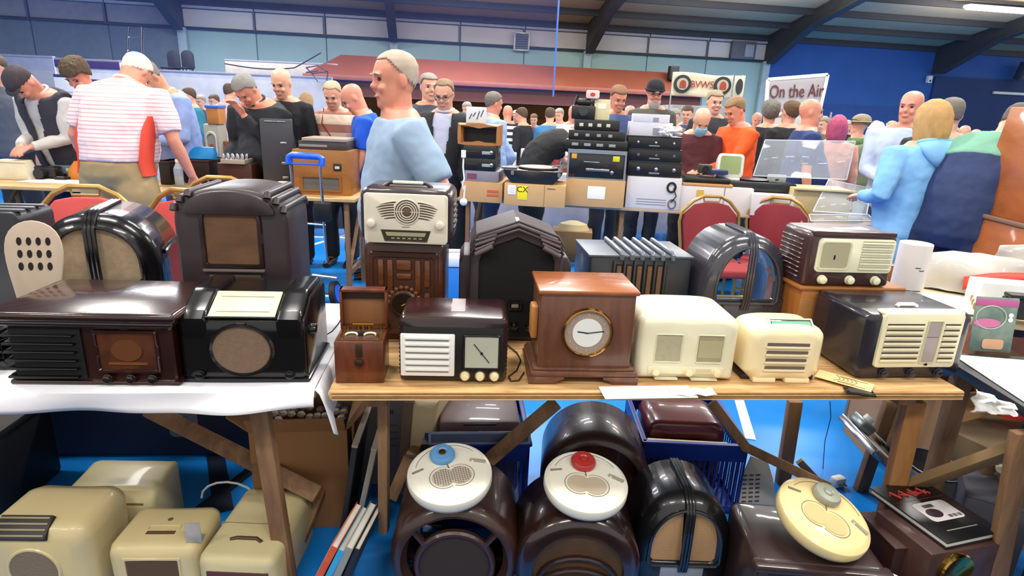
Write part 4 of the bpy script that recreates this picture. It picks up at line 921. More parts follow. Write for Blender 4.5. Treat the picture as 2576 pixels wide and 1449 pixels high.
def book(lab, x, y, an, th, hh, dd, cov, page=True, art=None, rz=0):
    t = thing('book', lab, 'book', (x, y, 0), 0, 'books standing on the floor'); t.rotation_euler = (0, R(an), R(rz))
    for s_ in (-1, 1): MB().box(s_*th/2-.0015, s_*th/2+.0015, 0, dd, 0, hh, .0008, seg=1).build('cover', cov, t)
    MB().box(-th/2, th/2, -.002, .001, 0, hh, .0008, seg=1).build('spine', cov, t)
    MB().box(-th/2+.0015, th/2-.0015, .002, dd-.004, .003, hh-.004).build('pages', M('#ddd8cc', .8), t)
    return t
OC = M('#d8662a', .5, var=.3, sc=10, col2='#c23c2c')
def coverart(t, th, col_l):
    for (y0, y1, z0, z1, c) in col_l: 
        Tm = T3(-th/2-.0017, 0, 0) @ Matrix.Rotation(R(90), 4, 'Z')
        MB().prof(rr(y1-y0, z1-z0, .012, z0=z0, cx=(y0+y1)/2), -.0006, .0008, T=Matrix(((0, 1, 0, -th/2-.0017), (1, 0, 0, 0), (0, 0, 1, 0), (0, 0, 0, 1))), n=12).build('cover_picture', M(c, .5, var=.1), t)
t = book('book with an orange and white patterned cover, leftmost of the upright books', -.605, 1.43, 25, .018, .31, .2, OC, rz=-6)
coverart(t, .018, [(.01, .19, .005, .3, '#e6dccf'), (.03, .09, .2, .27, '#c7452a'), (.11, .17, .21, .27, '#d8692e'), (.03, .09, .1, .17, '#6a2c3c'), (.11, .17, .1, .18, '#e0a23c'), (.03, .17, .02, .08, '#cf7a35')])
t = book('blue and grey book, second of the upright books', -.575, 1.43, 24, .016, .295, .2, M('#3a9fd0', .4), rz=-6)
t = book('black backed grey book, third of the upright books', -.545, 1.43, 22, .02, .30, .21, M('#8f8e88', .5), rz=-6)
t = book('dark book against the centre table leg, rightmost of the upright books', -.515, 1.44, 21, .014, .285, .2, M('#2a2320', .5), rz=-6)
# blue crates
CBL = M('#16308c', .45, var=.08)
def crate(lab, loc, rz, w, d, h):
    t = thing('plastic_crate', lab, 'crate', loc, rz)
    MB().box(-w/2, w/2, 0, d, 0, .012).build('bottom', CBL, t)
    def side(T, L):
        MB().box(-L/2, L/2, 0, .006, 0, .035, T=T).build('side_band', CBL, t); MB().box(-L/2, L/2, 0, .006, h-.075, h-.012, T=T).build('side_band', CBL, t)
        MB().box(-L/2-.005, L/2+.005, -.008, .012, h-.014, h, .003, T=T).build('rim', CBL, t)
        n = int(L/.022)
        for k in range(n+1):
            x = -L/2+.004+k*(L-.008)/n; MB().box(x-.004, x+.004, .001, .005, .03, h-.07, T=T).build('bar', CBL, t)
    side(Matrix.Identity(4), w); side(T3(0, d, 0) @ Matrix.Rotation(R(180), 4, 'Z'), w)
    side(T3(w/2, d/2, 0) @ Matrix.Rotation(R(90), 4, 'Z'), d); side(T3(-w/2, d/2, 0) @ Matrix.Rotation(R(-90), 4, 'Z'), d)
    return t
c1 = crate('blue plastic crate with a brown radio inside, left one behind the blue-knobbed disc', (-.095, 1.87, 0), TA, .37, .34, .36)
t = thing('boxed_radio', 'pinkish brown radio standing in the left blue crate', 'radio', (-.095, 1.95, .0), TA)
for nm, z0 in (('case', .2),): MB().box(-.15, .15, 0, .2, .10, .40, .015).build('case', M('#6f5658', .45, coat=.2), t)
MB().prof(rr(.2, .05, .02, z0=.29), -.006, .004, .002).build('dial_opening', BLACK, t)
MB().box(-.06, .06, -.002, .003, .385, .392, .001).build('slot', BLACK, t)
MB().box(-.13, .13, .02, .18, .012, .1, .01).build('base', M('#4a393c', .5), t)
t = thing('clear_case', 'grey plastic tray edge resting on the left blue crate', 'tray', (-.09, 1.86, .362), TA); MB().frame(rr(.36, .05, .006), rr(.34, .034, .004, z0=.008), -.002, .002).build('rim', M('#8a93ad', .4), t)
MB().prof(rr(.35, .045, .004), .003, .005).build('panel', M('#56607d', .4), t)
c2 = crate('blue plastic crate with a maroon radio inside, right one behind the black arched set', (.73, 2.02, 0), TA-.1, .4, .4, .31)
t = thing('boxed_radio', 'maroon bakelite radio lying in the right blue crate', 'radio', (.72, 2.12, .02), TA-.1)
soft(t, .31, .22, .32, .05, M('#6a2424', .3, coat=.4, col2='#4d1818')); MB().box(-.06, .06, -.001, .005, .24, .25).build('slot', BLACK, t)
MB().frame(rr(.24, .12, .02, z0=.1), rr(.2, .09, .015, z0=.115), -.004, .005).build('grille_frame', M('#4d1818', .3), t)
t = thing('cream_slab', 'cream panel resting across the front of the right blue crate', 'panel', (.71, 2.035, .255), TA-.12)
MB().box(-.155, .16, 0, .05, 0, .03, .004).build('body', M('#e2d2a4', .5), t); MB().box(-.155, .16, -.003, .0, .003, .010, .001).build('edge', M('#c9b98c', .5), t)
t = thing('cardboard_flap_box', 'pale cream carton edge standing beside the left blue crate', 'box', (-.315, 1.93, 0), R(-12))
MB().box(-.05, .05, 0, .28, 0, .46, .002).build('body', M('#cdb98c', .7), t); MB().box(-.052, .052, .0, .1, .46, .463, .001).build('flap', M('#dccb9c', .7), t)
MB().box(-.03, .05, -.06, -.002, .08, .3, .002).build('flap', M('#a08864', .7), t)
t = thing('black_case', 'black wedge shaped case between the pale carton and the left blue crate', 'case', (-.25, 1.78, 0), R(0))
mb = MB(); mb.prof([(-.04, 0), (.05, 0), (.05, .3), (-.04, .38)], 0, .08, .004); mb.build('body', BLACK, t); MB().box(-.03, .04, -.003, 0, .05, .08, .002).build('latch', CHROME, t)
# round bakelite sets
def round_radio(lab, loc, rz, rr_, d, hole, mat, grille):
    t = thing('round_radio', lab, 'radio', loc, rz); cz0 = rr_+.012
    O = el(0, cz0, rr_, rr_, 60); I = el(0, cz0, hole, hole, 60)
    c = (0, cz0)
    if grille == 'open':
        MB().shell([(O, d, 0), (O, .05, 0), (O, .02, .006), (O, .004, .022), (O, 0, .036), (I, 0, 0), (I, .012, .002), (I, .02, .004), (O, .035, .05), (O, .06, .012), (O, d, .012), (O, d, 0)], c, 60, capf=False, capb=False).build('case', mat, t, sm=50)
    else:
        MB().shell([(O, d, .03), (O, d-.03, 0), (O, .05, 0), (O, .02, .006), (O, .004, .022), (O, 0, .036), (I, 0, 0), (I, .012, .002), (I, .03, .004)], c, 60).build('case', mat, t, sm=50)
    MB().box(-rr_*.62, rr_*.62, .01, d-.02, 0, .03, .008).build('foot', mat, t)
    if grille == 'open':
        MB().frame(el(0, cz0-.02, hole*.74, hole*.74, 40), el(0, cz0-.02, hole*.62, hole*.62, 40), .01, .03).build('inner_ring', mat, t)
        MB().prof(el(0, cz0-.02, hole*.64, hole*.64, 40), .018, .026).build('speaker_disc', M('#2a1e16', .8), t)
        for a in (40, 140, 215, 325):
            MB().plank((hole*.7*math.cos(R(a)), .02, cz0-.02+hole*.7*math.sin(R(a))), (hole*1.02*math.cos(R(a)), .02, cz0+hole*1.02*math.sin(R(a))), .022, .012, (0, 1, 0)).build('spoke', mat, t)
    elif grille == 'spokes':
        for a in range(20, 200, 22):
            MB().plank((.05*math.cos(R(a)), .12, cz0+.05*math.sin(R(a))), (hole*.98*math.cos(R(a)), .12, cz0+hole*.98*math.sin(R(a))), .012, .01, (0, 1, 0)).build('spoke', BLACK, t)
    else:
        MB().prof(el(0, cz0, hole*1.0, hole*1.0, 40), .014, .028).build('speaker_cloth', M('#4d3418', .8, var=.4, sc=8, bump=.2, bs=200), t)
        for k in range(3): MB().tube([(hole*.86*math.cos(R(a)), .008-.004*k, cz0-.035-.03*k+(.085-.01*k)*math.sin(R(a))) for a in range(10, 171, 16)], .008, 8).build('grille_arc', mat, t)
        for s_ in (-1, 1): knob(t, s_*hole*.95, cz0-.06, .009, .005, .014, M('#cfc3a0', .4))
    return t
RB1 = M('#3a221b', .36, coat=.25, var=.3, sc=5); RB2 = M('#2c1614', .25, coat=.5, col2='#1b0d0c', sc=7)
r1 = round_radio('round dark brown case with open front, under the white disc with blue knob', (-.135, 1.45, 0), R(2), .195, .27, .165, RB1, 'open')
r2 = round_radio('round maroon bakelite radio with arched grille, under the white disc with the red knob', (.23, 1.44, 0), R(0), .19, .28, .135, RB2, 'arc')
r3 = round_radio('large round brown bakelite shell lying open behind the red-knobbed disc', (.33, 1.86, .0), R(-4), .20, .3, .165, RB1, 'spokes')
# flat disc shaped radios
def disc_radio(lab, loc, rot, kc, mat, vent, s=1, perf=False):
    t = thing('disc_radio', lab, 'radio', loc); t.rotation_euler = rot; t.scale = (s, s, s)
    Rr = .125
    MB().lathe([(Rr*.9, -.004), (Rr*.97, 0), (Rr, .008), (Rr, .026), (Rr*.985, .0305), (Rr*.9, .0385), (Rr*.86, .0405), (.02, .043), (.001, .043)], None, 64).build('body', mat, t, sm=30)
    MB().lathe([(Rr*.965, -.004), (Rr*.965, .001)], None, 48).build('base_ring', M('#8a8578', .5), t)
    MB().tube([(Rr*.8*math.cos(R(a)), Rr*.8*math.sin(R(a)), .0425) for a in range(35, 165, 8)], .0007, 6).build('dial_line', M('#77705f', .6), t)
    Tk = T3(-.012, .055, .043)
    kn_ = MB().lathe([(.036, 0), (.038, .004), (.038, .013), (.033, .02), (.016, .022), (.012, .0185), (.001, .0185)], Tk, 36).build('knob', kc, t)
    MB().lathe([(.011, .0185), (.010, .022), (.006, .0235)], Tk, 18).build('knob_cap', BRASS if perf else kc, kn_)
    MB().plank((-.005, .022, .0435), (-.001, .004, .0435), .003, .004, (1, 0, 0), 0).build('pointer', M('#6a6254', .5), t)
    for (x0, x1, y) in ((-.108, -.075, .015), ):
        MB().tube([(x0, y-.006, .0425), (x1, y+.004, .0425)], .0032, 8, flat=1).build('slot', M('#7a7262', .7), t)
    MB().tube([(.07, .02, .0425), (.105, .008, .042)], .004, 8).build('switch', mat, t); MB().tube([(.066, .0235, .0415), (.109, .006, .0412)], .0058, 8).build('switch_rim', M('#8f8774', .6), t)
    for cx_ in (-.022, .026):
        MB().lathe([(.034, .0415), (.034, .0436+(cx_ > 0)*.0003)], T3(cx_, -.028+.0, 0), 28).build('grille_lens', vent, t)
    MB().tube([(x, y, .0432) for x, y in [(.026+.041*math.cos(R(a)), -.028+.041*math.sin(R(a))) for a in range(-120, 121, 15)]], .0009, 5).build('grille_line', M('#7b735f', .6), t)
    MB().tube([(x, y, .0432) for x, y in [(-.022+.041*math.cos(R(a)), -.028+.041*math.sin(R(a))) for a in range(60, 301, 15)]], .0009, 5).build('grille_line', M('#7b735f', .6), t)
    if perf:
        mb = MB()
        for i in range(-8, 9):
            for j in range(-5, 6):
                x, y = i*.0072+.002, j*.0072-.028
                if min((x+.022)**2, (x-.026)**2)+(y+.028)**2 < .031**2: mb.box(x-.002, x+.002, y-.002, y+.002, .0434, .0441)
        tag(mb.build('perforations', M('#6f675b', .8), t), kind='stuff')
    return t
VENT = M('#b3a999', .7)
disc_radio('white disc-shaped radio with a pale blue knob and perforated centre', tuple(D(1132, 1205, 1.53))[:2]+(.440,), (R(11), R(-4), R(16)), M('#5c93c4', .35, coat=.2), M('#dcd8c8', .35, coat=.2, var=.03), VENT, perf=True)
disc_radio('white disc-shaped radio with a red knob', tuple(D(1473, 1205, 1.54))[:2]+(.425,), (R(10), R(3), R(-6)), M('#a82f2c', .3, coat=.3), M('#dedac9', .35, coat=.2, var=.03), M('#b8a892', .6))
disc_radio('cream disc-shaped radio with a grey knob, tilted on the square brown radio', tuple(D(2062, 1302, 1.50))[:2]+(.375,), (R(9), R(17), R(-30)), M('#8f9180', .35, coat=.2), M('#e0c88e', .4, coat=.15, var=.04), M('#d1b078', .5), s=1.06)
t = thing('disc_radio', 'cream ring with dark centre at the bottom edge, below the tilted cream disc', 'radio', (1.075, 1.33, .215)); t.rotation_euler = (R(12), 0, 0)
MB().lathe([(.11, 0), (.125, .006), (.125, .02), (.118, .03), (.088, .034), (.08, .028), (.07, .02)], None, 56).build('body', M('#e3dcb8', .4, var=.04), t); MB().lathe([(.084, .024), (.07, .03), (.05, .031), (.01, .031)], None, 30).build('centre', M('#2a1c2a', .5), t)
# arched black set on the floor
t, zb, wh, ww = arch_radio('arched_radio', 'black arched radio with two tan cloth windows on the floor under the table', (.585, 1.585, .0), R(1), .315, .37, .24, M('#121215', .3, coat=.4), M('#b48a5c', .8, bump=.3, bs=200), rim_m=M('#1b1b1e', .25, coat=.5))
MB().box(-.07, .07, -.002, .012, .05, .12, .004).build('dial', M('#8f8f90', .35, coat=.4), t)
for x in (-.08, 0, .08): knob(t, x, .025, .013, .002, .016, BAKE_BLK)
# square brown radio under the tilted disc
t = thing('table_radio', 'square dark brown radio on the floor carrying the tilted cream disc', 'radio', (.905, 1.38, 0), R(-3))
w, h, d = .37, .315, .28; SB = M('#342220', .4, coat=.3, var=.2)
soft(t, w, d, h, .03, SB, f=.02)
MB().box(-w/2-.006, w/2+.006, -.012, .03, h-.03, h-.004, .01).build('brow', SB, t)
MB().box(-w/2+.04, w/2-.04, -.003, .004, .04, h-.045, .003).build('grille_cloth', BLACK, t)
for k in range(5): MB().box(-w/2+.05, w/2-.05, -.010, .0, h-.075-k*.045, h-.066-k*.045, .003).build('louvre', SB, t)
for s_ in (-1, 1): MB().box(s_*(w/2-.02)-.016, s_*(w/2-.02)+.016, -.01, .01, .02, h-.02, .008).build('pillar', SB, t)
# perforated cream plate, small bits
t = thing('perforated_plate', 'cream plate with rows of slots standing beside the right blue crate', 'plate', (1.02, 2.06, 0), R(8)); t.rotation_euler = (R(-12), 0, R(8))
MB().prof([(-.09, 0), (.09, 0), (.07, .12), (.045, .19), (-.03, .22), (-.07, .12)], 0, .006, .002).build('plate', M('#bdb3a2', .6), t)
for r_ in range(3):
    for k in range(7): MB().box(-.062+r_*.028, -.044+r_*.028, -.0015, .001, .03+k*.018, .036+k*.018).build('slot', M('#4a443c', .8), t)
t = thing('white_plug', 'white plug on the blue floor right of the tilted disc', 'plug', G(2105, 1222, 0), R(20)); MB().box(-.03, .03, -.02, .02, 0, .045, .01).build('body', WHITE, t)
for s_ in (-1, 1): MB().box(s_*.012-.003, s_*.012+.003, -.036, -.02, .018, .024).build('pin', BRASS, t)
t = thing('thin_cable', 'thin dark cable hanging from the table to the floor on the right', 'cable', G(2090, 1200, 0))
MB().tube([D(2088, 1010, 2.2), D(2090, 1050, 2.25), D(2075, 1110, 2.4), Vector(G(2070, 1180, .003))], .0018, 5).build('wire', DARK, t, world=True)
# right lower side
t = carton('cardboard_box', 'large brown cardboard box with an open top at the right under the table end', (2.03, 2.3, .0), R(6), .34, .34, .44, CARD, fl=.14, angs=(60, 30, 60, 20))
t = carton('cardboard_box', 'smaller brown cardboard box beside the big one, left of it under the table end', (1.80, 2.44, .0), R(-4), .2, .28, .5, M('#a17c58', .8, var=.1), fl=.1, angs=(20, 20, 40, 60))
t = thing('turntable', 'silver record deck tilted against the cardboard box at the right', 'turntable', (1.39, 2.10, .31)); t.rotation_euler = (R(8), R(38), R(8))
MB().box(-.02, .34, -.11, .13, 0, .03, .005).build('plinth', CHROME, t); MB().box(.0, .32, -.1, .12, .03, .033, .001).build('deck_plate', M('#9c9a94', .4), t)
MB().lathe([(.07, 0), (.07, .008)], T3(.2, 0, .034), 30).build('platter', M('#3b3432', .5), t); MB().tube([(.0, .09, .06), (.16, .06, .055), (.2, .03, .045)], .006, 8).build('tone_arm', CHROME, t)
MB().box(-.02, .05, .02, .1, .033, .075, .008).build('arm_base', M('#7c8488', .3, metal=.6), t); MB().cyl((.015, .06, .075), (.015, .06, .095), .02, n=16).build('counterweight', M('#cfd3d6', .3), t)
t = thing('black_tray', 'black oval tray behind the brown brace at the lower right', 'tray', (1.64, 2.02, .24)); t.rotation_euler = (R(6), R(4), 0); t.scale = (.62, .62, .62)
MB().lathe([(.11, 0), (.15, .02), (.16, .04), (.15, .042), (.12, .02), (.01, .012)], None, 36).build('body', M('#17181c', .35), t); MB().tube([(.16*math.cos(a*.3), .16*math.sin(a*.3), .042) for a in range(21)], .004, 6, closed=True).build('rim', M('#8b8f96', .3), t)
t = thing('red_case', 'red case standing behind the black cylinder at the right edge', 'case', (2.18, 2.2, 0), R(-20)); MB().box(-.14, .16, 0, .2, 0, .55, .02).build('body', M('#d23325', .45), t); MB().box(-.14, .16, -.004, 0, .4, .41, .002).build('seam', M('#9c2018', .5), t)
t = thing('black_lens_case', 'black cylinder lying in front of the red case at the right edge', 'cylinder', (2.03, 2.02, .43), R(30)); MB().tube([(-.07, 0, 0), (-.06, 0, 0), (.06, 0, 0), (.075, 0, 0)], .06, 28, radii=[.052, .062, .062, .05]).build('body', M('#2e2e2c', .4), t); MB().tube([(-.072, 0, 0), (-.078, 0, 0)], .044, 24).build('cap', BLACK, t)
t = thing('cardboard_tube_box', 'brown box under the black cylinder at the right edge', 'box', (2.05, 1.95, 0), R(25)); MB().box(-.2, .25, -.02, .3, 0, .36, .004).build('body', M('#8b7558', .8), t); MB().box(-.02, .02, -.022, .0, .0, .36, .001).build('tape', M('#a08a6a', .5), t)
# right table (crates, papers, poster) standing past the plywood table
rt = thing('display_table', 'table at the right edge covered with papers and a picture sheet', 'table', (1.425, 1.02, 0), R(-2))
MB().box(0, .95, 0, .9, .735, .765, .004).build('tabletop', M('#19191d', .5), rt)
for x, y in ((.88, .05), (.88, .84), (.08, .85)): MB().box(x-.025, x+.025, y-.025, y+.025, 0, .735, .004).build('leg', PLANK, rt)
wplank(rt, D(2572, 1085, 1.5), D(2500, 1470, 1.5), .055, .03, PLANK, 'leg')
wplank(rt, D(2285, 1222, 1.75), D(2575, 1120, 1.55), .06, .03, M('#8a6f4a', .7, kind='wood'), 'brace')
wplank(rt, D(2440, 1250, 1.9), D(2500, 1150, 1.9), .04, .03, PLANK, 'brace')
# lower right: boxes, book with a radio picture, brown clock box
t = thing('clock_box', 'mauve-brown box with a round brass clock on the floor at the lower right', 'clock', (1.37, 1.46, 0), R(14))
w, h, d = .29, .335, .2
MB().box(-w/2, w/2, 0, d, .01, h, .005).build('body', M('#4d322c', .45, coat=.2, kind='wood', sc=5, col2='#3a2420'), t); MB().box(-w/2-.01, w/2+.01, -.01, d+.01, 0, .03, .004).build('plinth', M('#40281f', .45), t)
Tc = T3(-.05, 0, .272) @ Matrix.Rotation(R(90), 4, 'X')
MB().lathe([(.058, 0), (.058, .012), (.054, .017), (.05, .014)], Tc, 40).build('clock_bezel', M('#b08f45', .15, metal=1), t)
MB().lathe([(.052, 0), (.052, .011)], Tc, 36).build('chapter_ring', M('#9a9894', .6, var=.04), t)
fc = MB().lathe([(.033, 0), (.033, .0135)], Tc, 36).build('clock_face', M('#d9d6c6', .5), t)
hand(fc, -.05, .272, 38, .026, -.0145, M('#1c1a1a', .4), .002, .1); hand(fc, -.05, .272, 212, .024, -.0145, M('#1c1a1a', .4), .002, .1)
t = thing('radio_book', 'black book with red lettering and a white radio picture, lying on the clock box', 'book', (1.37, 1.505, .337), R(17))
MB().box(-.10, .12, -.03, .24, 0, .004, .001).build('cover', BLACK, t); MB().box(-.095, .115, -.027, .235, .004, .018, .001).build('pages', M('#d8d4cc', .8), t); cv = MB().box(-.10, .12, -.03, .24, .018, .022, .001).build('cover', M('#0b0b0d', .35), t)
TP = Matrix(((1, 0, 0, 0), (0, 0, -1, 0), (0, 1, 0, .0222), (0, 0, 0, 1)))
def onp(poly, h0, h1, m_, nm, z=.0222): MB().prof(poly, 0, h1-h0, T=Matrix(((1, 0, 0, 0), (0, 0, 1, 0), (0, 1, 0, z+h0), (0, 0, 0, 1)))).build(nm, m_, cv)
onp(rr(.13, .085, .015, z0=.05, cx=.015), 0, .0006, M('#cfc8c6', .5), 'picture'); onp(el(-.01, .085, .028, .02, 24), .0006, .001, M('#2c1b20', .5), 'picture_dial'); onp(rr(.04, .014, .002, z0=.11, cx=.0), .0006, .001, M('#4a4740', .5), 'picture_detail')
for k in range(3): onp(rr(.014, .012, .002, z0=.058, cx=.03+k*.018), .0006, .001, M('#5b5452', .5), 'picture_detail')
RED = M('#c23a32', .5); MB().tube([(-.075+.012*k, .185+.018*math.sin(k*2.1), .0235) for k in range(13)], .0045, 6, flat=.4).build('red_lettering', RED, cv); MB().tube([(-.06+.012*k, .178+.012*math.cos(k*2.6), .0235) for k in range(12)], .003, 6, flat=.4).build('red_lettering', RED, cv); MB().box(-.09, .11, .15, .152, .022, .0226).build('picture_line', M('#6a2a26', .5), cv)
MB().box(-.05, .07, .01, .014, .022, .0226).build('picture_line', M('#7c7c78', .5), cv)
t = thing('brown_case', 'dark red-brown wooden case left of the clock box behind the table leg', 'case', (1.245, 1.50, 0), R(6)); MB().box(-.07, .06, 0, .16, 0, .29, .006).build('body', M('#2f1610', .5, kind='wood'), t); MB().box(-.075, .065, -.004, .165, .29, .30, .003).build('lid', M('#3a1c14', .5), t)
for k, (x, y, z1, lab) in enumerate([(1.66, 1.72, .3, 'grey box behind the black book at the lower right'), (1.70, 1.42, .26, 'grey case cut off by the right edge of the picture')]):
    t = thing('grey_box', lab, 'box', (x, y, 0), R(-30)); MB().box(-.09, .09, 0, .2, 0, z1, .006).build('body', M('#55535c', .6), t); MB().box(-.092, .092, -.002, .202, z1, z1+.012, .003).build('lid', M('#66646c', .6), t)
t = thing('tin_lid', 'white tin lid between the braces at the lower right', 'lid', (1.78, 1.86, .34)); MB().lathe([(.03, 0), (.034, .004), (.034, .012), (.03, .014)], None, 24).build('disc', M('#d8d2c0', .4), t); MB().lathe([(.02, -.34), (.02, 0)], None, 12).build('stem', M('#8a8478', .4), t)
def onrt(x, y, z=.765): return basis(rt) @ Vector((x, y, z))
RTA = R(-24)
t = thing('paper_sheet', 'white printed sheet with a reddish picture on the right table', 'paper', onrt(.015, .45, .767), R(-6))
MB().box(0, .6, 0, .42, 0, .002).build('sheet', PAPER, t)
MB().prof(el(.2, .13, .085, .045, 24), 0, .001, T=Matrix(((1, 0, 0, 0), (0, 0, 1, 0), (0, 1, 0, .0021), (0, 0, 0, 1)))).build('printed_picture', M('#c78a70', .6, col2='#8f4a3c', sc=20), t)
MB().prof(el(.16, .17, .09, .03, 20), 0, .0008, T=Matrix(((1, 0, 0, 0), (0, 0, 1, 0), (0, 1, 0, .0021), (0, 0, 0, 1)))).build('printed_picture', M('#ddb59c', .6), t)
for k in range(5): MB().box(.03, .22, .24+k*.028, .243+k*.028, .002, .0026).build('printed_line', M('#9ca0a8', .7), t)
t = thing('crumpled_paper', 'crumpled white paper hanging off the near corner of the right table', 'paper', onrt(.0, .60, .735), R(-70)); t.scale = (.5, .5, .6)
mb = MB(); rb = random.Random(5); mb.grid(10, 8, lambda u, v: (u*.22-.03+.02*math.sin(v*9), -.14-.02*math.sin(u*13+v*7), .06-v*.12*(1-.6*u))); mb.build('sheet', PAPER, t, solid=.0015)
t = thing('poster_card', 'green and pink picture card with a magenta header standing on the right table', 'poster', G(2492, 885, .768), R(-6)); t.rotation_euler = (R(-8), 0, R(-3))
MB().box(-.075, .065, 0, .004, 0, .19, .001).build('card', M('#4e6660', .5, var=.3, sc=12, col2='#7c8c80'), t); MB().box(-.075, .065, -.002, 0, .16, .183, .0005).build('header', M('#b0568c', .5), t)
MB().tube([(-.02+.05*math.cos(a*.3), -.002, .12+.04*math.sin(a*.3)) for a in range(21)], .002, 6, closed=True).build('picture_ring', M('#a9b5a8', .5), t)
MB().prof(el(-.03, .1, .045, .016, 20), -.003, -.001).build('picture_patch', M('#c06a94', .5), t); MB().prof(rr(.07, .035, .01, z0=.01, cx=0), -.003, -.001).build('picture_patch', M('#c99a76', .5), t)
for z in (.115, .13): MB().prof(el(.045, z, .008, .008, 12), -.003, -.001).build('picture_dot', WHITE, t)
t = thing('glossy_carton', 'white carton with a lilac mark standing behind the picture card', 'box', G(2560, 850, .767)+Vector((.05, .12, 0)), R(-10)); MB().box(-.12, .16, 0, .1, 0, .17, .004).build('body', M('#cfd2d6', .5), t); MB().box(0, .05, -.002, 0, .04, .1).build('printed_mark', M('#8f6fae', .6), t)
t = thing('black_device', 'black bracket beside the picture card', 'bracket', G(2540, 860, .767)+Vector((.03, .05, 0)), R(-10)); MB().box(-.03, .06, 0, .05, 0, .15, .01).build('body', BLACK, t); MB().box(-.03, .09, -.01, .04, .15, .165, .004).build('head', BLACK, t)
# white slotted cylinder, board with paper rolls, bags, tall console
t = thing('white_cylinder', 'white slotted cylinder standing right of the cream-fronted radio', 'cylinder', (D(2285, 700, 2.25).x, 2.25, TZ), 0)
MB().lathe([(.055, 0), (.056, .002), (.056, .335), (.054, .337), (.046, .337), (.044, .33), (.001, .329)], None, 36).build('body', M('#e6e0dc', .5, var=.03), t)
for k, (a, z) in enumerate([(-100, .25), (-85, .24), (-95, .16), (-80, .16), (-105, .145), (-90, .145), (-100, .125), (-88, .13), (-115, .16)]):
    x, y = .0565*math.cos(R(a)), .0565*math.sin(R(a)); MB().box(-.009, .009, -.001, .001, -.0015, .0015, T=T3(x, y, z) @ Matrix.Rotation(R(a+90), 4, 'Z')).build('slot', M('#4a4040', .8), t)
t = thing('wooden_block', 'upright tan wooden board behind the white slotted cylinder', 'board', (D(2258, 700, 2.3).x, 2.33, TZ), 0); MB().box(-.03, .03, 0, .03, 0, .22, .003).build('body', TANW, t); MB().box(-.032, .032, -.002, .032, .22, .226, .002).build('cap', TANW, t)
bt = thing('side_table', 'long table behind the right end carrying bags and rolled papers', 'table', (1.62, 2.14, 0), R(-14))
MB().box(-.12, 1.5, 0, .8, .80, .83, .004).build('tabletop', M('#c9b58e', .6, kind='wood'), bt)
for x, y in ((0, .05), (1.4, .05), (0, .7), (1.4, .7)): MB().box(x-.02, x+.02, y-.02, y+.02, 0, .8, .004).build('leg', M('#7c6d5c', .6), bt)
def onbt(x, y, z=.83): return basis(bt) @ Vector((x, y, z))
t = thing('card_sheet', 'cream card sheet lying under the paper rolls', 'card', onbt(.0, .02, .832), R(-20)); MB().box(-.1, .55, 0, .28, 0, .006, .001).build('sheet', M('#efe3c2', .7), t); MB().box(-.1, .55, -.004, 0, -.004, .008, .001).build('edge', M('#7c6a4a', .7), t)
for k in range(3):
    t = thing('paper_roll', ('front', 'middle', 'rear')[k]+' one of the three cream paper rolls on the card sheet', 'paper roll', onbt(.12+.02*k, .05+.06*k, .862), R(-20), 'paper rolls on the card sheet')
    MB().tube([(0, 0, 0), (.42, .0, 0)], .024, 24).build('roll', M('#f0e6cc', .7, var=.03), t); MB().tube([(-.002, 0, 0), (.004, 0, 0)], .013, 16).build('hollow', M('#8a744e', .8), t)
def bag(name, lab, loc, rz, w, d, h, mat, seed, cat='bag'):
    t = thing(name, lab, cat, loc, rz); rs = []
    for k in range(9):
        f = k/8; rs.append(((0, 0, h*f), (w/2*(1-.15*f**3)*(1-.5*(f > .95)), 0, 0), (0, d/2*(1-.75*f**1.5), 0)))
    o = MB().rings(rs, 36).build('body', mat, t, sm=60); rb = Vector((seed, seed*2, 0))
    for v in o.data.vertices: v.co += Vector((0, 0, 1))*0+v.normal*(noise.noise(v.co*9+rb)*.035)
    return t
GB = M('#a39a94', .35, coat=.2, var=.06, bump=.3, bs=12)
bag('plastic_bag', 'grey plastic bag slumped on the side table, left of the tall orange console', onbt(.62, .42), R(-25), .62, .24, .23, GB, 3)
bag('plastic_bag', 'pale grey flat bag in front of the red strap on the side table', onbt(.25, .42), R(-18), .42, .2, .17, M('#b9b4ac', .4, coat=.2, bump=.3, bs=12), 5)
t = thing('red_strap', 'bright red strip of cloth lying over the grey plastic bags', 'strap', onbt(.3, .28, .85), R(-20))
MB().grid(12, 2, lambda u, v: (u*.5-.12, .02+.02*v, .01+.17*u+v*.05*(1-u)+.008*math.sin(u*9))).build('strip', M('#d3402e', .5), t, solid=.004)
t = thing('white_handle_bag', 'translucent bag with white handles lying on the paper rolls', 'bag', onbt(.5, .22, .87), R(-20))
MB().grid(16, 12, lambda u, v: (u*.34, v*.16, .01+.09*math.sin(math.pi*u)*math.sin(math.pi*v)+.01*math.sin(u*17+v*9))).build('body', M('#a49a9a', .3, alpha=.85, coat=.3), t, solid=.002)
MB().tube([(0, 0, .01), (.06, .01, .07), (.15, .02, .10), (.24, .01, .07), (.33, .02, .03)], .01, 8).build('handle', M('#ece6e4', .4), t)
MB().tube([(.15, .02, .1), (.17, -.02, .05), (.16, -.04, .02), (.22, -.05, .01)], .006, 8).build('handle', M('#ece6e4', .4), t)
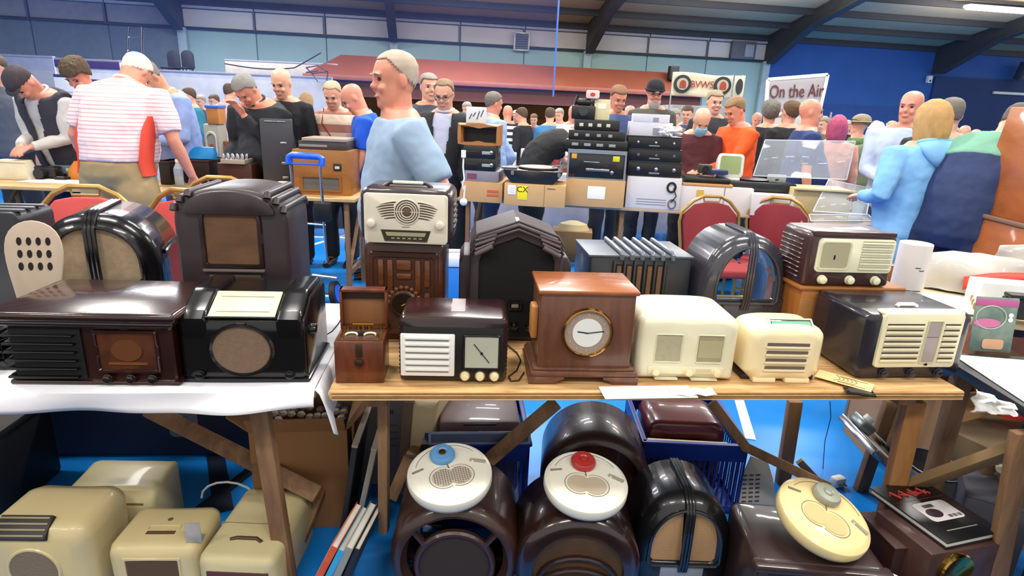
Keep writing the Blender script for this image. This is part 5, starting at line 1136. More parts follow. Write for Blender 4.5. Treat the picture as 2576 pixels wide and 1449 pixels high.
# tall orange-brown console
t = thing('tall_console', 'tall orange-brown wooden cabinets stacked at the right edge, leaning slightly', 'cabinet', (2.62, 2.95, 0), R(-4)); t.rotation_euler = (0, R(6), R(-4))
MB().box(-.16, .5, 0, .5, 0, 1.02, .006).build('lower_cabinet', ORWOOD, t); MB().box(-.17, .52, -.015, .5, 1.02, 1.045, .006).build('ledge', M('#7c5a44', .5), t)
MB().box(-.14, .5, .01, .5, 1.045, 1.62, .006).build('upper_cabinet', ORWOOD, t)
MB().box(-.16, -.13, -.006, .0, .02, 1.0, .002).build('edge_strip', M('#8a4716', .4), t)
t = thing('cream_box', 'cream radio-like box on top of the tall orange-brown cabinets', 'box', (2.83, 2.96, 1.605), R(-4)); t.rotation_euler = (0, R(6), R(-4))
case(t, .42, .3, .16, .03, M('#cfa87c', .5)); MB().box(-.06, .02, -.004, .006, .05, .12, .004).build('knob_plate', M('#efe6cf', .4), t)
# ---------------- middle row of stalls
MT = .80
def flat(name, lab, A, B, depth, z, mat, legs=True, cloth=None):
    A = Vector(A); B = Vector(B); d = B-A; an = math.atan2(d.y, d.x); L = d.length
    t = thing(name, lab, 'table', (A.x, A.y, 0), an)
    MB().box(0, L, 0, depth, z-.025, z, .004).build('tabletop', mat, t)
    n = max(2, int(L/1.3)+1)
    for k in range(n):
        x = .08+k*(L-.16)/(n-1)
        for y in (.06, depth-.06): MB().box(x-.018, x+.018, y-.018, y+.018, 0, z-.025, .003).build('leg', PLANK, t)
        MB().plank((x, .06, .2), (x, depth-.06, z-.1), .03, .015, (1, 0, 0)).build('brace', PLANK, t)
        MB().box(x-.012, x+.012, .06, depth-.06, .18, .22).build('stretcher', PLANK, t)
    return t
PLT = M('#c9a777', .6, kind='wood', sc=4, col2='#b08a58')
ml = flat('folding_table', 'wooden folding table crowded with equipment behind the striped shirt man', G(-140, 462, MT), G(893, 502, MT), .62, MT, PLT)
mr = flat('folding_table', 'long folding table carrying the cardboard boxes, middle of the hall', G(1150, 497, MT), G(2010, 548, MT), .75, MT, M('#b9a48c', .6))
AL = math.atan2((G(893, 502, MT)-G(-140, 462, MT)).y, (G(893, 502, MT)-G(-140, 462, MT)).x)
AR = math.atan2((G(2010, 548, MT)-G(1150, 497, MT)).y, (G(2010, 548, MT)-G(1150, 497, MT)).x)
HF = M('#101013', .4, coat=.2)
def pxw(x0, x1, y, dy):   # width in metres between two pixels at a distance
    return (D(x1, y, dy)-D(x0, y, dy)).x
def bx(name, lab, cat, x0, x1, yb, yt, z, back, depth, mat, rz=AR, bev=.004, group=None, extra=None, part='body'):
    P = G((x0+x1)/2, yb, z) if back == 0 else D((x0+x1)/2, yb, back); yy = P.y
    if back: P = Vector((P.x, yy, z))
    w = pxw(x0, x1, yb, yy); h = D((x0+x1)/2, yt, yy).z-P.z
    t = thing(name, lab, cat, P, rz, group); MB().box(-w/2, w/2, 0, depth, 0, h, bev).build(part, mat, t)
    return t, w, h
def nexty(x, yb, z): return G(x, yb, z).y
# right stall boxes
t, w, h = bx('cardboard_box', 'cardboard box with red scribble, left end of the middle stall', 'box', 1160, 1263, 509, 458, MT, 0, .4, M('#c29868', .8, var=.06))
for k in range(2): MB().box(.04, .13, -.003, 0, .05+k*.03, .07+k*.03, .001).build('red_print', M('#cf5b40', .7), t)
y1 = nexty(1210, 509, MT)+.02
t, w, h2 = bx('printer', 'grey printer box on the red-scribbled cardboard box', 'printer', 1168, 1255, 458, 430, MT+h, y1, .35, M('#85828d', .5)); MB().box(-w/2+.02, -.04, -.003, 0, .02, .06).build('label', M('#7b3f57', .5), t)
zz = MT+h+h2
for k, lab in enumerate(['black cassette deck directly on the grey printer', 'black cassette deck, upper of two on the grey printer']):
    t, w, hh = bx('cassette_deck', lab, 'hi-fi unit', 1165, 1246, 430-k*32, 399-k*32, zz, y1, .3, HF, group='black decks on the printer'); zz += hh
    MB().box(.02, .09, -.004, 0, hh*.35, hh*.6, .001).build('display', M('#9aa09c', .4), t); knob(t, w/2-.03, hh*.5, .012, 0, .012, CHROME); MB().box(-w/2+.02, -.02, -.003, 0, hh*.5, hh*.58).build('slot', M('#33343a', .4), t)
t = thing('open_cabinet', 'light wooden open cabinet with a dark inside standing on the black decks', 'cabinet', (D(1203, 375, y1+.05).x, y1+.05, zz), AR)
MB().frame(rr(.34, .16, .004), rr(.26, .11, .004, z0=.02), 0, .12).build('frame', M('#a8703c', .5), t); MB().box(-.13, .13, .1, .12, .02, .13).build('back', BLACK, t)
t = thing('carrier_bag', 'white printed carrier bag standing on the wooden frame', 'bag', (D(1196, 347, y1+.12).x, y1+.09, zz+.162), AR)
MB().box(-.075, .075, 0, .05, 0, .12, .006).build('body', M('#dadada', .7), t)
for k in range(4): MB().plank((-.05+.03*k, -.002, .03+.02*(k % 2)), (-.03+.03*k, -.002, .07+.01*k), .008, .002, (1, 0, 0), 0).build('printed_mark', M('#5d6066', .7), t)
t, w, h = bx('cardboard_box', 'cardboard box with the yellow CX label', 'box', 1266, 1420, 520, 464, MT, 0, .4, M('#c9a06e', .8, var=.06))
LB = M('#f2df1c', .6, var=.03)
MB().box(-w*.28, -w*.12, -.003, 0, h*.28, h*.92, .0005).build('yellow_label', LB, t); text('CX', .062, M('#20201a', .7), t, (-w*.2, -.004, h*.74), ext=.0006)
MB().box(-w*.44, -w*.31, -.003, 0, h*.5, h*.92, .0005).build('white_label', PAPER, t); MB().box(w*.155, w*.162, -.002, 0, 0, h).build('box_seam', M('#8a6a46', .8), t)
MB().box(w*.2, w*.33, -.002, 0, h*.82, h*.86).build('printed_line', M('#7a5a3c', .8), t)
for k in range(3): MB().box(-w*.42, -w*.33, -.0036, -.0028, h*(.6+k*.09), h*(.615+k*.09)).build('printed_line', M('#7d828c', .8), t)
T2 = T3(0, 0, h)
y2 = nexty(1340, 520, MT)
t = thing('record_player', 'black record player with a tan disc on its platter, on the CX box', 'record player', (D(1338, 460, y2+.04).x, y2+.02, MT+h), AR)
w = pxw(1266, 1414, 460, y2)
MB().prof([(-w*.36, 0), (w*.36, 0), (w*.5, .075), (w*.5, .1), (-w*.5, .1), (-w*.5, .075)], 0, .36, .01).build('plinth', M('#1b1a1c', .4, coat=.3), t)
MB().lathe([(.15, 0), (.155, .006), (.155, .014)], T3(.03, .17, .1), 36).build('platter', M('#2a2828', .4), t); MB().lathe([(.145, 0), (.145, .004)], T3(.03, .17, .114), 36).build('record', M('#c9a183', .4, var=.1), t)
MB().tube([(.2, .3, .11), (.2, .3, .15), (.2, .1, .14), (.14, .06, .13)], .008, 8).build('tone_arm', CHROME, t); MB().box(-.24, -.12, .02, .06, .1, .12, .004).build('control_bar', CHROME, t)
for x in (-.15, .2): MB().box(x-.012, x+.012, -.012, .0, .06, .09, .003).build('hinge', M('#6d6d72', .4), t)
t, w, h = bx('cardboard_box', 'plain cardboard box with a white address label, right of the CX box', 'box', 1421, 1567, 521, 452, MT, 0, .4, M('#c79e6c', .8, var=.06))
MB().box(-w*.13, w*.17, -.003, 0, h*.3, h*.76, .0005).build('white_label', PAPER, t)
y3 = nexty(1490, 521, MT); z3 = MT+h
t, w, hh = bx('display_case', 'clear plastic case full of black equipment on the plain cardboard box', 'case', 1428, 1568, 448, 384, z3, y3+.03, .34, M('#1b1c20', .3, coat=.5))
MB().frame(rr(w+.02, hh+.02, .005), rr(w-.01, hh-.02, .004, z0=.01), -.012, -.002).build('case_frame', M('#9aa3aa', .2, trans=.4, var=0), t)
MB().box(-.08, .1, -.006, -.001, hh*.3, hh*.4, .002).build('slot_bar', CHROME, t); MB().box(-.1, .02, -.006, -.001, hh*.62, hh*.66, .001).build('slot_bar', CHROME, t); knob(t, .12, hh*.28, .012, 0, .01, CHROME)
MB().box(-w/2+.02, -w/2+.06, -.006, 0, hh*.75, hh*.95, .002).build('orange_tag', M('#e0a23a', .6), t); MB().box(w*.28, w*.4, -.006, 0, hh*.7, hh*.9, .002).build('yellow_tag', M('#d8d030', .6), t)
MB().box(-w*.35, w*.1, .02, .3, hh, hh+.02, .004).build('blue_lid', M('#2a8fcf', .4), t)
zz = z3+hh+.02
for k, lab in enumerate(['black amplifier with square labels, on the clear case', 'black cassette unit, middle of the pile on the clear case', 'black unit with four cream buttons, top of the pile on the clear case']):
    w2 = (.47, .43, .34)[k]; t = thing('hifi_unit', lab, 'hi-fi unit', (D(1500, 370, y3+.05).x, y3+.05+.02*k, zz), AR-.05+.05*k, 'black units piled on the clear case'); h_ = (.07, .07, .08)[k]
    MB().box(-w2/2, w2/2, 0, .28, 0, h_, .005).build('body', HF, t)
    for q in range(4): MB().box(-w2*.4+q*w2*.2, -w2*.4+q*w2*.2+(.05 if k == 0 else .03), -.004, 0, h_*.35, h_*.65, .001).build('button', M('#c8c4a8' if k == 2 else '#8e9490', .5), t)
    zz += h_
t = thing('film_projector', 'black projector-like apparatus on the pile, left of the cream carton', 'projector', (D(1468, 320, y3+.1).x, y3+.1, zz), AR)
MB().box(-.1, .08, 0, .16, 0, .1, .01).build('body', HF, t); MB().lathe([(.035, 0), (.035, .03), (.02, .03)], T3(-.01, 0, .06) @ Matrix.Rotation(R(90), 4, 'X'), 20).build('lens', M('#2a2b30', .2, coat=.5), t); MB().box(-.07, .05, .02, .14, .1, .15, .02).build('lamp_house', HF, t)
for x in (-.08, .06): MB().tube([(x, .05, .1), (x+.02, .05, .17)], .012, 8).build('knob', HF, t)
t = thing('small_carton', 'cream cardboard carton standing on the black pile', 'box', (D(1512, 315, y3+.1).x, y3+.12, zz), AR); MB().box(-.06, .06, 0, .1, 0, .15, .003).build('body', M('#d8cc9c', .7), t); MB().box(-.03, .03, -.002, 0, .08, .12).build('label', M('#efe8cf', .7), t)
t = thing('pink_packet', 'white and red packet on top of the projector', 'packet', (D(1487, 295, y3+.1).x, y3+.1, zz+.151), AR); MB().prof(rr(.1, .06, .015), 0, .05, .006).build('body', M('#e3c6ba', .6), t); MB().prof(el(0, .03, .02, .014, 14), -.002, 0).build('printed_mark', M('#c23a2c', .6), t)
t, w, h = bx('white_carton', 'big white carton with grey printed lines, right of the cardboard boxes', 'box', 1572, 1706, 526, 446, MT, 0, .42, M('#d3cfd0', .7, var=.03))
for k in range(3): MB().box(-w*.3, w*.25, -.003, 0, h*(.14+.08*k), h*(.16+.08*k)).build('printed_line', M('#8d90a4', .7), t)
MB().tube([(w*.32+.03*math.cos(a*.35), -.006, h*.72+.035*math.sin(a*.35)) for a in range(18)], .008, 8, closed=True).build('cable_coil', BLACK, t); MB().tube([(w*.36, -.006, h*.7), (w*.42, -.01, h*.45), (w*.34, -.01, h*.25)], .004, 6).build('cable_end', BLACK, t)
MB().tube([(w*.36+.028*math.cos(a*.35), -.006, h*.2+.035*math.sin(a*.35)) for a in range(18)], .005, 6, closed=True).build('cable_coil', M('#6a6a70', .4), t)
y4 = nexty(1640, 526, MT); zz = MT+h
for k, lab in enumerate(['black hi-fi unit with silver knobs, bottom of three on the white carton', 'black hi-fi unit with one square button, middle of three on the white carton', 'black hi-fi unit, topmost of three on the white carton']):
    t, w, hh = bx('hifi_unit', lab, 'hi-fi unit', 1578, 1712, 438-k*32, 407-k*32, zz, y4+.02, .34, HF, group='black units on the white carton'); zz += hh
    for q in range(3): knob(t, -w*.3+q*w*.33, hh*.5, .012-.002*k, 0, .012, CHROME if k != 1 else M('#555a60', .4))
    MB().box(-.04, .04, -.004, 0, hh*.2, hh*.3, .001).build('display', M('#7e8482', .4), t); MB().box(-w/2, w/2, -.005, 0, hh*.93, hh, .001).build('top_trim', M('#2b2b30', .3), t)
for k, (x0, x1, yt, hz, lab) in enumerate([(1582, 1690, 318, .1, 'white printed carton with a barcode, lying on the black hi-fi stack'), (1590, 1680, 297, .06, 'small pale carton on top of the white printed carton')]):
    t = thing('white_carton', lab, 'box', (D((x0+x1)/2, 340, y4+.05).x, y4+.05, zz), AR); w = pxw(x0, x1, 340, y4)
    MB().box(-w/2, w/2, 0, .22, 0, hz, .003).build('body', M('#cfccd4', .7), t); MB().box(w*.05, w*.2, -.003, 0, hz*.1, hz*.6).build('barcode', M('#8c8a90', .7), t); zz += hz
t = thing('white_cables', 'tangle of white cables on the black hi-fi stack', 'cable', (D(1683, 340, y4).x, y4-.03, zz-.16), AR)
mb = MB(); rb = random.Random(2)
for i in range(8): mb.tube([(rb.uniform(-.09, .09), rb.uniform(-.02, .03), .012+rb.uniform(0, .07)) for j in range(6)], .007, 6)
tag(mb.build('loops', WHITE, t), kind='stuff')
t, w, h = bx('white_boxes', 'row of white cardboard trays under the wooden tray, right part of the middle stall', 'box', 1708, 1885, 534, 470, MT, 0, .4, M('#dad3d0', .7, var=.03)); MB().box(w*.1, w*.11, -.003, 0, 0, h).build('box_seam', M('#8e8a8a', .7), t)
MB().box(-w*.28, -w*.18, -.003, 0, h*.6, h*.85).build('yellow_label', M('#dcae4c', .7), t)
t, w, h3 = bx('white_boxes', 'white carton beside the trays, behind the right red chair', 'box', 1888, 1990, 545, 490, MT, 0, .4, M('#d5d0d0', .7, var=.03)); MB().box(-.02, -.017, -.003, 0, 0, h3).build('box_seam', M('#8e8a8a', .7), t)
y5 = nexty(1800, 534, MT)
t, w, hh = bx('wooden_tray', 'shallow light wooden tray on the white trays', 'tray', 1716, 1840, 484, 462, MT+h, y5, .33, M('#d09a5c', .5))
MB().box(-w/2+.01, w/2-.02, .01, .31, hh, hh+.04, .008).build('black_deck', HF, t)
t = thing('monitor', 'small cream framed monitor with a green screen on the wooden tray', 'monitor', (D(1832, 462, y5+.15).x, y5+.15, MT+h+hh+.04), AR); t.rotation_euler = (R(-16), 0, R(-14))
MB().prof(rr(.2, .19, .03), 0, .16, .01).build('housing', M('#cdc9c4', .4), t); MB().prof(rr(.155, .14, .02, z0=.03), -.003, .002).build('screen', M('#73863c', .25, coat=.4), t); MB().box(-.08, .08, -.01, .12, -.03, 0, .006).build('foot', M('#cdc9c4', .4), t)
t, w, hh2 = bx('blue_case', 'small navy case left of the cream monitor', 'case', 1785, 1828, 458, 428, MT+h+.085, y5+.1, .12, M('#2c3a6c', .4)); MB().box(-w/2, w/2, -.002, .122, hh2*.6, hh2*.66).build('lid_seam', M('#1b2547', .4), t)
t, w, hh2 = bx('black_speaker', 'small dark grey speaker left of the navy case', 'speaker', 1757, 1787, 455, 415, MT+h+.085, y5+.12, .1, M('#35362f', .6)); MB().prof(el(0, hh2*.5, w*.3, w*.3, 18), -.003, 0).build('cone', BLACK, t)
t = thing('record_deck', 'black record deck beside the monitor, lid lying open', 'record player', (D(1915, 488, y5+.0).x, y5+.02, MT+h3+.005), AR)
MB().box(-.26, .26, 0, .36, 0, .07, .01).build('plinth', HF, t); MB().lathe([(.14, 0), (.145, .012)], T3(-.03, .18, .07), 32).build('platter', M('#1c1d20', .3), t); MB().tube([(.2, .3, .09), (.2, .1, .1), (.12, .08, .09)], .008, 8).build('tone_arm', M('#34363a', .3), t)
MB().box(.06, .2, .08, .1, .07, .13, .006).build('grey_block', M('#a9b0a6', .5), t)
# perspex sheets & carton at the right end
t, w, h = bx('open_carton', 'open beige carton beside the clear plastic sheets, right end of the middle stalls', 'box', 1988, 2130, 552, 476, MT, 0, .3, M('#bfa97c', .7), rz=AR); MB().box(-w/2, w/2, -.03, 0, h-.01, h+.004, .001).build('flap', M('#cdb98c', .7), t)
flat('folding_table', 'small folding table under the clear plastic sheets at the right', G(2015, 556, MT), G(2240, 568, MT), .6, MT, M('#b9a48c', .6))
PX = M('#dfe6ee', .08, trans=.0, alpha=.17, var=0, coat=.5)
def clear(lab, corners, th=.006, extra=None):
    c = sum((Vector(p) for p in corners), Vector())/4; t = thing('clear_sheet', lab, 'plastic sheet', c)
    mb = MB(); mb.add([Vector(p)-c for p in corners], [(0, 1, 2, 3)]); o = mb.build('sheet', PX, t, solid=th)
    P = [Vector(p)-c for p in corners]
    for i in range(4): MB().tube([P[i], P[(i+1) % 4]], .004, 6).build('edge', M('#c4cdd8', .2, alpha=.8), t)
    return t
clear('large clear screen standing in front of the navy shirt man', [D(1925, 352, 4.75), D(2152, 356, 4.75), D(2130, 452, 4.65), D(1895, 442, 4.65)])
clear('clear tilted plastic lid at the right end of the middle stalls', [D(2085, 452, 4.6), D(2192, 474, 4.6), D(2180, 540, 4.3), D(2045, 532, 4.3)])
clear('low clear plastic tray below the tilted clear lid', [D(2035, 540, 4.2), D(2185, 540, 4.3), D(2200, 556, 4.0), D(2040, 556, 4.0)])
t = thing('clear_jug', 'clear plastic jug-shaped stand inside the tilted lid', 'stand', (D(2155, 540, 4.45).x, 4.45, MT), 0)
MB().rings([((0, 0, 0), (.06, 0, 0), (0, .03, 0)), ((0, 0, .06), (.035, 0, 0), (0, .03, 0)), ((0, 0, .16), (.05, 0, 0), (0, .03, 0)), ((0, 0, .2), (.055, 0, 0), (0, .03, 0))], 20).build('body', M('#c9d2d2', .15, alpha=.7, coat=.5), t)
# hanging white flex near the man in light blue
t = thing('white_flex', 'white mains flex with plug hanging beside the elbow of the man in light blue', 'cable', D(1165, 400, 4.3))
MB().tube([D(px, py, 4.3) for px, py in [(1166, 392), (1165, 420), (1168, 450), (1163, 462), (1166, 478), (1170, 466), (1167, 500)]], .006, 6).build('wire', WHITE, t, world=True)
MB().tube([D(1166, 378, 4.3), D(1166, 396, 4.3)], .017, 12).build('plug', WHITE, t, world=True); MB().ell(D(1166, 508, 4.3), .028, .02, .028).build('plug', WHITE, t, world=True)
# ---- left stall items
yl = lambda x, y: G(x, y, MT)
def on(px, py, dz=0): p = G(px, py, MT); return Vector((p.x, p.y, MT+dz))
t = thing('cream_carton', 'cream carton at the far left edge of the middle stall', 'box', on(30, 452), AL); w = pxw(-10, 70, 452, on(30, 452).y)
MB().prof([(-w/2, 0), (w/2+.02, 0), (w/2-.03, .15), (-w/2+.01, .15)], 0, .12, .006).build('body', M('#dcd3b8', .6), t); MB().box(-w/2, w/2, -.002, 0, .13, .135).build('lid_seam', M('#a99f84', .6), t)
for (px, py, w_, h_, lab) in [(95, 452, .1, .03, 'black handset nearest the cream carton'), (120, 446, .1, .04, 'black handset behind the nearest one'), (150, 455, .09, .025, 'black handset on the white papers')]:
    t = thing('handset', lab, 'handset', on(px, py, .004), AL, 'black handsets on the papers'); MB().box(-w_/2, w_/2, 0, .08, 0, h_, .01).build('body', HF, t); MB().box(-w_*.3, w_*.3, .01, .03, h_, h_+.004, .001).build('screen', CHROME, t)
t = thing('black_camera', 'black camera on the left stall behind the handsets', 'camera', on(110, 451), AL); MB().box(-.1, .1, 0, .1, 0, .1, .015).build('body', HF, t); MB().lathe([(.04, 0), (.04, .05), (.03, .05)], T3(0, 0, .05) @ Matrix.Rotation(R(90), 4, 'X'), 20).build('lens', M('#26272c', .3), t)
t = thing('grey_instrument', 'blue-grey test instrument with dials on the left stall', 'instrument', on(182, 448), AL)
MB().box(-.15, .15, 0, .14, 0, .1, .006).build('case', M('#5f7580', .5), t)
for x, m_ in ((-.09, '#b9c4c6'), (-.02, '#c4cca8'), (.08, '#8fa4b2')): MB().box(x-.02, x+.02, -.003, 0, .05, .08, .001).build('dial', M(m_, .4), t)
for x in (-.1, -.05, .05, .1): knob(t, x, .025, .01, 0, .01, HF)
t = thing('paper_sheets', 'white papers spread at the front of the left stall', 'paper', on(140, 462, .001), AL); MB().box(-.3, .24, 0, .16, 0, .004, .001).build('sheet', PAPER, t); MB().box(-.2, .1, .03, .2, .004, .007, .001).build('sheet', PAPER, t)
t = thing('orange_cloth', 'small orange cloth behind the grey instrument', 'cloth', on(196, 452, .0), AL); MB().rings([((0, 0, 0), (.07, 0, 0), (0, .05, 0)), ((0, 0, .08), (.06, 0, 0), (0, .04, 0)), ((.01, 0, .15), (.015, 0, 0), (0, .015, 0))], 14).build('body', M('#cf7a2a', .7), t)
t = thing('plastic_bottle', 'clear plastic water bottle on the left stall behind the striped shirt man', 'bottle', on(453, 468), 0)
MB().lathe([(.03, 0), (.034, .01), (.034, .08), (.03, .09), (.034, .1), (.034, .14), (.014, .18), (.014, .19)], None, 20).build('body', M('#c2cad6', .15, alpha=.75, coat=.5), t); MB().lathe([(.016, 0), (.016, .022)], T3(0, 0, .188), 16).build('cap', WHITE, t); MB().lathe([(.0345, .08), (.0345, .14)], None, 20).build('label', M('#9aa8c4', .5), t)
t = thing('paper_cup', 'white paper cup seen just over the tall stepped radio', 'cup', on(715, 484), 0)
MB().lathe([(.028, 0), (.038, .078), (.041, .08), (.041, .084), (.038, .084)], None, 20).build('body', WHITE, t); MB().lathe([(.036, .0835), (.036, .0842)], None, 20).build('drink', M('#d8cfc4', .4), t)
for (x0, x1, yb, yt, lab, m_) in [(405, 432, 465, 405, 'black box half behind the striped shirt man', '#15100f'), (468, 530, 462, 402, 'dark red-brown box right of the water bottle', '#241012')]:
    t, w, h = bx('equipment_box', lab, 'box', x0, x1, yb, yt, MT, 0, .3, M(m_, .5), rz=AL); MB().box(-w/2-.004, w/2+.004, -.006, .3, h-.02, h, .004).build('lid', M('#3a2422', .4), t)
t = thing('blue_carrier', 'bright blue plastic carrier on the dark box', 'bag', on(502, 459, .19), AL); MB().rings([((0, .05, 0), (.14, 0, 0), (0, .06, 0)), ((.02, .05, .05), (.13, 0, 0), (0, .05, 0)), ((.05, .05, .1), (.08, 0, 0), (0, .03, 0))], 18).build('body', M('#1c8fd8', .4), t)
t, w, h = bx('valve_amplifier', 'brown wooden valve amplifier with rows of silver valves on the left stall', 'amplifier', 552, 636, 472, 412, MT, 0, .26, M('#41211a', .45), rz=AL)
MB().box(-w*.34, w*.36, -.03, .16, h, h+.035, .004).build('chassis', M('#a49a92', .4), t)
for r_ in range(2):
    for k in range(5): MB().lathe([(.014, 0), (.014, .03), (.01, .04)], T3(-w*.28+k*w*.14, .0+r_*.08, h+.035), 12).build('valve', CHROME, t)
t, w, h = bx('tall_case', 'tall dark grey upright trunk with silver catches on the left stall', 'case', 668, 742, 476, 300, MT, 0, .28, M('#33343b', .5, var=.1), rz=AL+.3, bev=.01)
for z in (.12, .28, .5): MB().box(w*.1, w*.3, -.006, 0, h*z*1.3, h*z*1.3+.018, .003).build('catch', CHROME, t)
MB().box(-w*.35, w*.3, -.006, 0, h*.96, h*.975, .001).build('edge_trim', CHROME, t)
t, w, h = bx('console_radio', 'light wood cabinet with a grey speaker cloth, behind the blue trolley handle', 'radio', 742, 884, 491, 378, MT, 0, .3, M('#a1682c', .45, kind='wood', sc=3, col2='#8a5622', stretch=(1, 1, 3)), rz=AL)
MB().frame(rr(w*.72, h*.36, .006, z0=h*.08, cx=-.01), rr(w*.62, h*.27, .004, z0=h*.12, cx=-.01), -.01, .002).build('grille_frame', M('#8f5a24', .4), t); MB().box(-w*.33, w*.3, -.003, .001, h*.11, h*.4).build('speaker_cloth', M('#5f5b57', .8), t)
MB().box(w*.2, w*.34, -.008, .001, h*.56, h*.72, .003).build('control_plate', M('#2a2420', .4), t); MB().box(w*.23, w*.31, -.011, -.008, h*.6, h*.66, .001).build('switch', M('#d8cdb4', .4), t)
t, w, hh = bx('record_changer', 'grey record deck with beige lid on the light wood cabinet', 'record player', 752, 872, 383, 356, MT+h, on(812, 491).y+.04, .33, M('#3c3734', .5), rz=AL)
MB().box(-w*.42, w*.5, -.01, .3, hh, hh+.025, .006).build('lid', M('#9c8d80', .5), t); MB().box(-w*.48, w*.1, -.006, 0, hh*.3, hh*.6, .002).build('trim', M('#8c8078', .4), t)
# second row things seen between the browsers
t, w, h = bx('grey_speaker', 'pale grey vintage speaker cabinet behind the bag man', 'speaker', 516, 552, 372, 312, .8, 6.6, .3, M('#8f8a80', .5), rz=HT, bev=.02); MB().frame(rr(w*.7, h*.7, .06, z0=h*.12), rr(w*.55, h*.55, .05, z0=h*.2), -.02, 0).build('front_frame', M('#b0aa9c', .5), t); MB().prof(el(0, h*.45, .02, .02, 14), -.015, 0).build('dial', CHROME, t)
t, w, h2 = bx('wooden_box', 'orange wooden box on top of the pale grey vintage speaker', 'box', 522, 550, 310, 272, .8+h, 6.6, .25, M('#b0702c', .5), rz=HT); MB().box(-w/2-.01, w/2+.01, -.01, .25, h2, h2+.03, .004).build('blue_lid', M('#2c66c0', .5), t)
# rows of stalls further back
for k, (y, x0, x1, lab) in enumerate([(6.7, -3.6, -1.2, 'dark covered stall table behind the bag man'), (7.3, -.9, 4.2, 'long white stall table behind the boxes, nearest of the far rows'), (9.0, -5.5, 5.2, 'white covered stall table under the brown canopy'), (8.2, 4.6, 9.2, 'stall table in front of the blue wall')]):
    t = thing('stall_table', lab, 'table', ((x0+x1)/2, y, 0), HT); L = x1-x0
    MB().box(-L/2, L/2, 0, .75, .76, .79, .004).build('tabletop', M('#cfcbc6', .6), t); MB().box(-L/2, L/2, -.006, 0, .1, .785, .002).build('front_cloth', M('#4b4550' if k in (0, 3) else '#c2bcc2', .8), t)
    for x in (-L/2+.1, 0, L/2-.1):
        for yy in (.08, .67): MB().box(x-.02, x+.02, yy-.02, yy+.02, 0, .76).build('leg', GRYS, t)
    rb = random.Random(20+k); x = -L/2+.15; i = 0
    cols = ['#15161a', '#b9b2a4', '#7d4a26', '#d8d8dc', '#2b2e36', '#8f1f1c', '#c59a5e', '#5d6570', '#e6e2d8', '#3a2218']
    ADJ = {'#15161a': 'black', '#b9b2a4': 'beige', '#7d4a26': 'brown wooden', '#d8d8dc': 'pale grey', '#2b2e36': 'dark grey', '#8f1f1c': 'dark red', '#c59a5e': 'tan', '#5d6570': 'blue-grey', '#e6e2d8': 'off-white', '#3a2218': 'dark brown'}
    while x < L/2-.3:
        w = rb.uniform(.22, .42); h = rb.uniform(.1, .3); c = cols[rb.randrange(10)]; P = basis(t) @ Vector((x+w/2, .1+rb.uniform(0, .2), .792))
        kind = ('radio', 'box', 'tape_deck')[i % 3]
        b = thing('equipment_case' if kind == 'box' else kind, '%s %s %s, %s on the %s' % (ADJ[c], ('squat', 'low', 'boxy', 'tall')[min(3, int((h-.1)/.05))], kind.replace('_', ' '), ('first', 'second', 'third', 'fourth', 'fifth', 'sixth', 'seventh', 'eighth', 'ninth', 'tenth', 'eleventh', 'twelfth', 'thirteenth', 'fourteenth', 'fifteenth', 'sixteenth', 'seventeenth', 'eighteenth', 'nineteenth', 'twentieth', 'twenty-first', 'twenty-second', 'twenty-third', 'twenty-fourth', 'twenty-fifth', 'twenty-sixth', 'twenty-seventh', 'twenty-eighth', 'twenty-ninth', 'thirtieth', 'next to last', 'last')[min(i, 31)]+' from left', ['dark stall behind the bag man', 'long white stall', 'stall under the canopy', 'stall before the blue wall'][k]), 'equipment', P, HT+rb.uniform(-.2, .2), 'goods on far stall %s' % ('one', 'two', 'three', 'four')[k])
        MB().box(-w/2, w/2, 0, rb.uniform(.15, .3), 0, h, .01, seg=1).build('case', M(c, .5), b)
        MB().box(-w*.4, w*.05, -.006, 0, h*.25, h*.8, .003, seg=1).build('grille', M('#6a5f50' if c != '#6a5f50' else '#222222', .7), b)
        MB().box(w*.12, w*.4, -.006, 0, h*.5, h*.8, .002, seg=1).build('dial', M('#d8d2b8', .4), b)
        for q in (.18, .32): knob(b, w*q, h*.28, .012, 0, .012, CHROME)
        x += w+rb.uniform(.02, .2); i += 1
# ---- banquet chairs
def chair(lab, loc, rz, fab='#b0463f', gold='#b08f4a'):
    t = thing('banquet_chair', lab, 'chair', loc, rz, 'red banquet chairs'); F = M(fab, .8, var=.08, bump=.2, bs=200); Gd = M(gold, .4, metal=.5, var=.1)
    P = [(-.17, .44), (.17, .44), (.215, .72), (.205, .79), (.13, .87), (.06, .905), (-.06, .905), (-.13, .87), (-.205, .79), (-.215, .72)]
    PB = [(-.15, .46), (.15, .46), (.195, .72), (.185, .78), (.12, .845), (.05, .86), (-.05, .86), (-.12, .845), (-.185, .78), (-.195, .72)]
    MB().prof(PB, .2, .235, .008, c=(0, .66)).build('backrest', F, t)
    MB().tube([(-.17, .21, .0)]+[(x, .22, z) for x, z in [(-.17, .44)]+list(reversed(P[2:]))]+[(.17, .22, .44), (.17, .21, .0)], .012, 8).build('back_frame', Gd, t)
    MB().tube([(-.06, .222, .9), (-.055, .222, .868), (.055, .222, .868), (.06, .222, .9)], .006, 8).build('handle', Gd, t)
    MB().box(-.2, .2, -.2, .2, .42, .48, .02, seg=3).build('seat', F, t)
    for s_ in (-1, 1): MB().tube([(s_*.18, -.17, .42), (s_*.19, -.2, 0)], .012, 8).build('leg', Gd, t)
    MB().tube([(-.18, -.18, .3), (.18, -.18, .3)], .008, 6).build('stretcher', Gd, t)
    return t
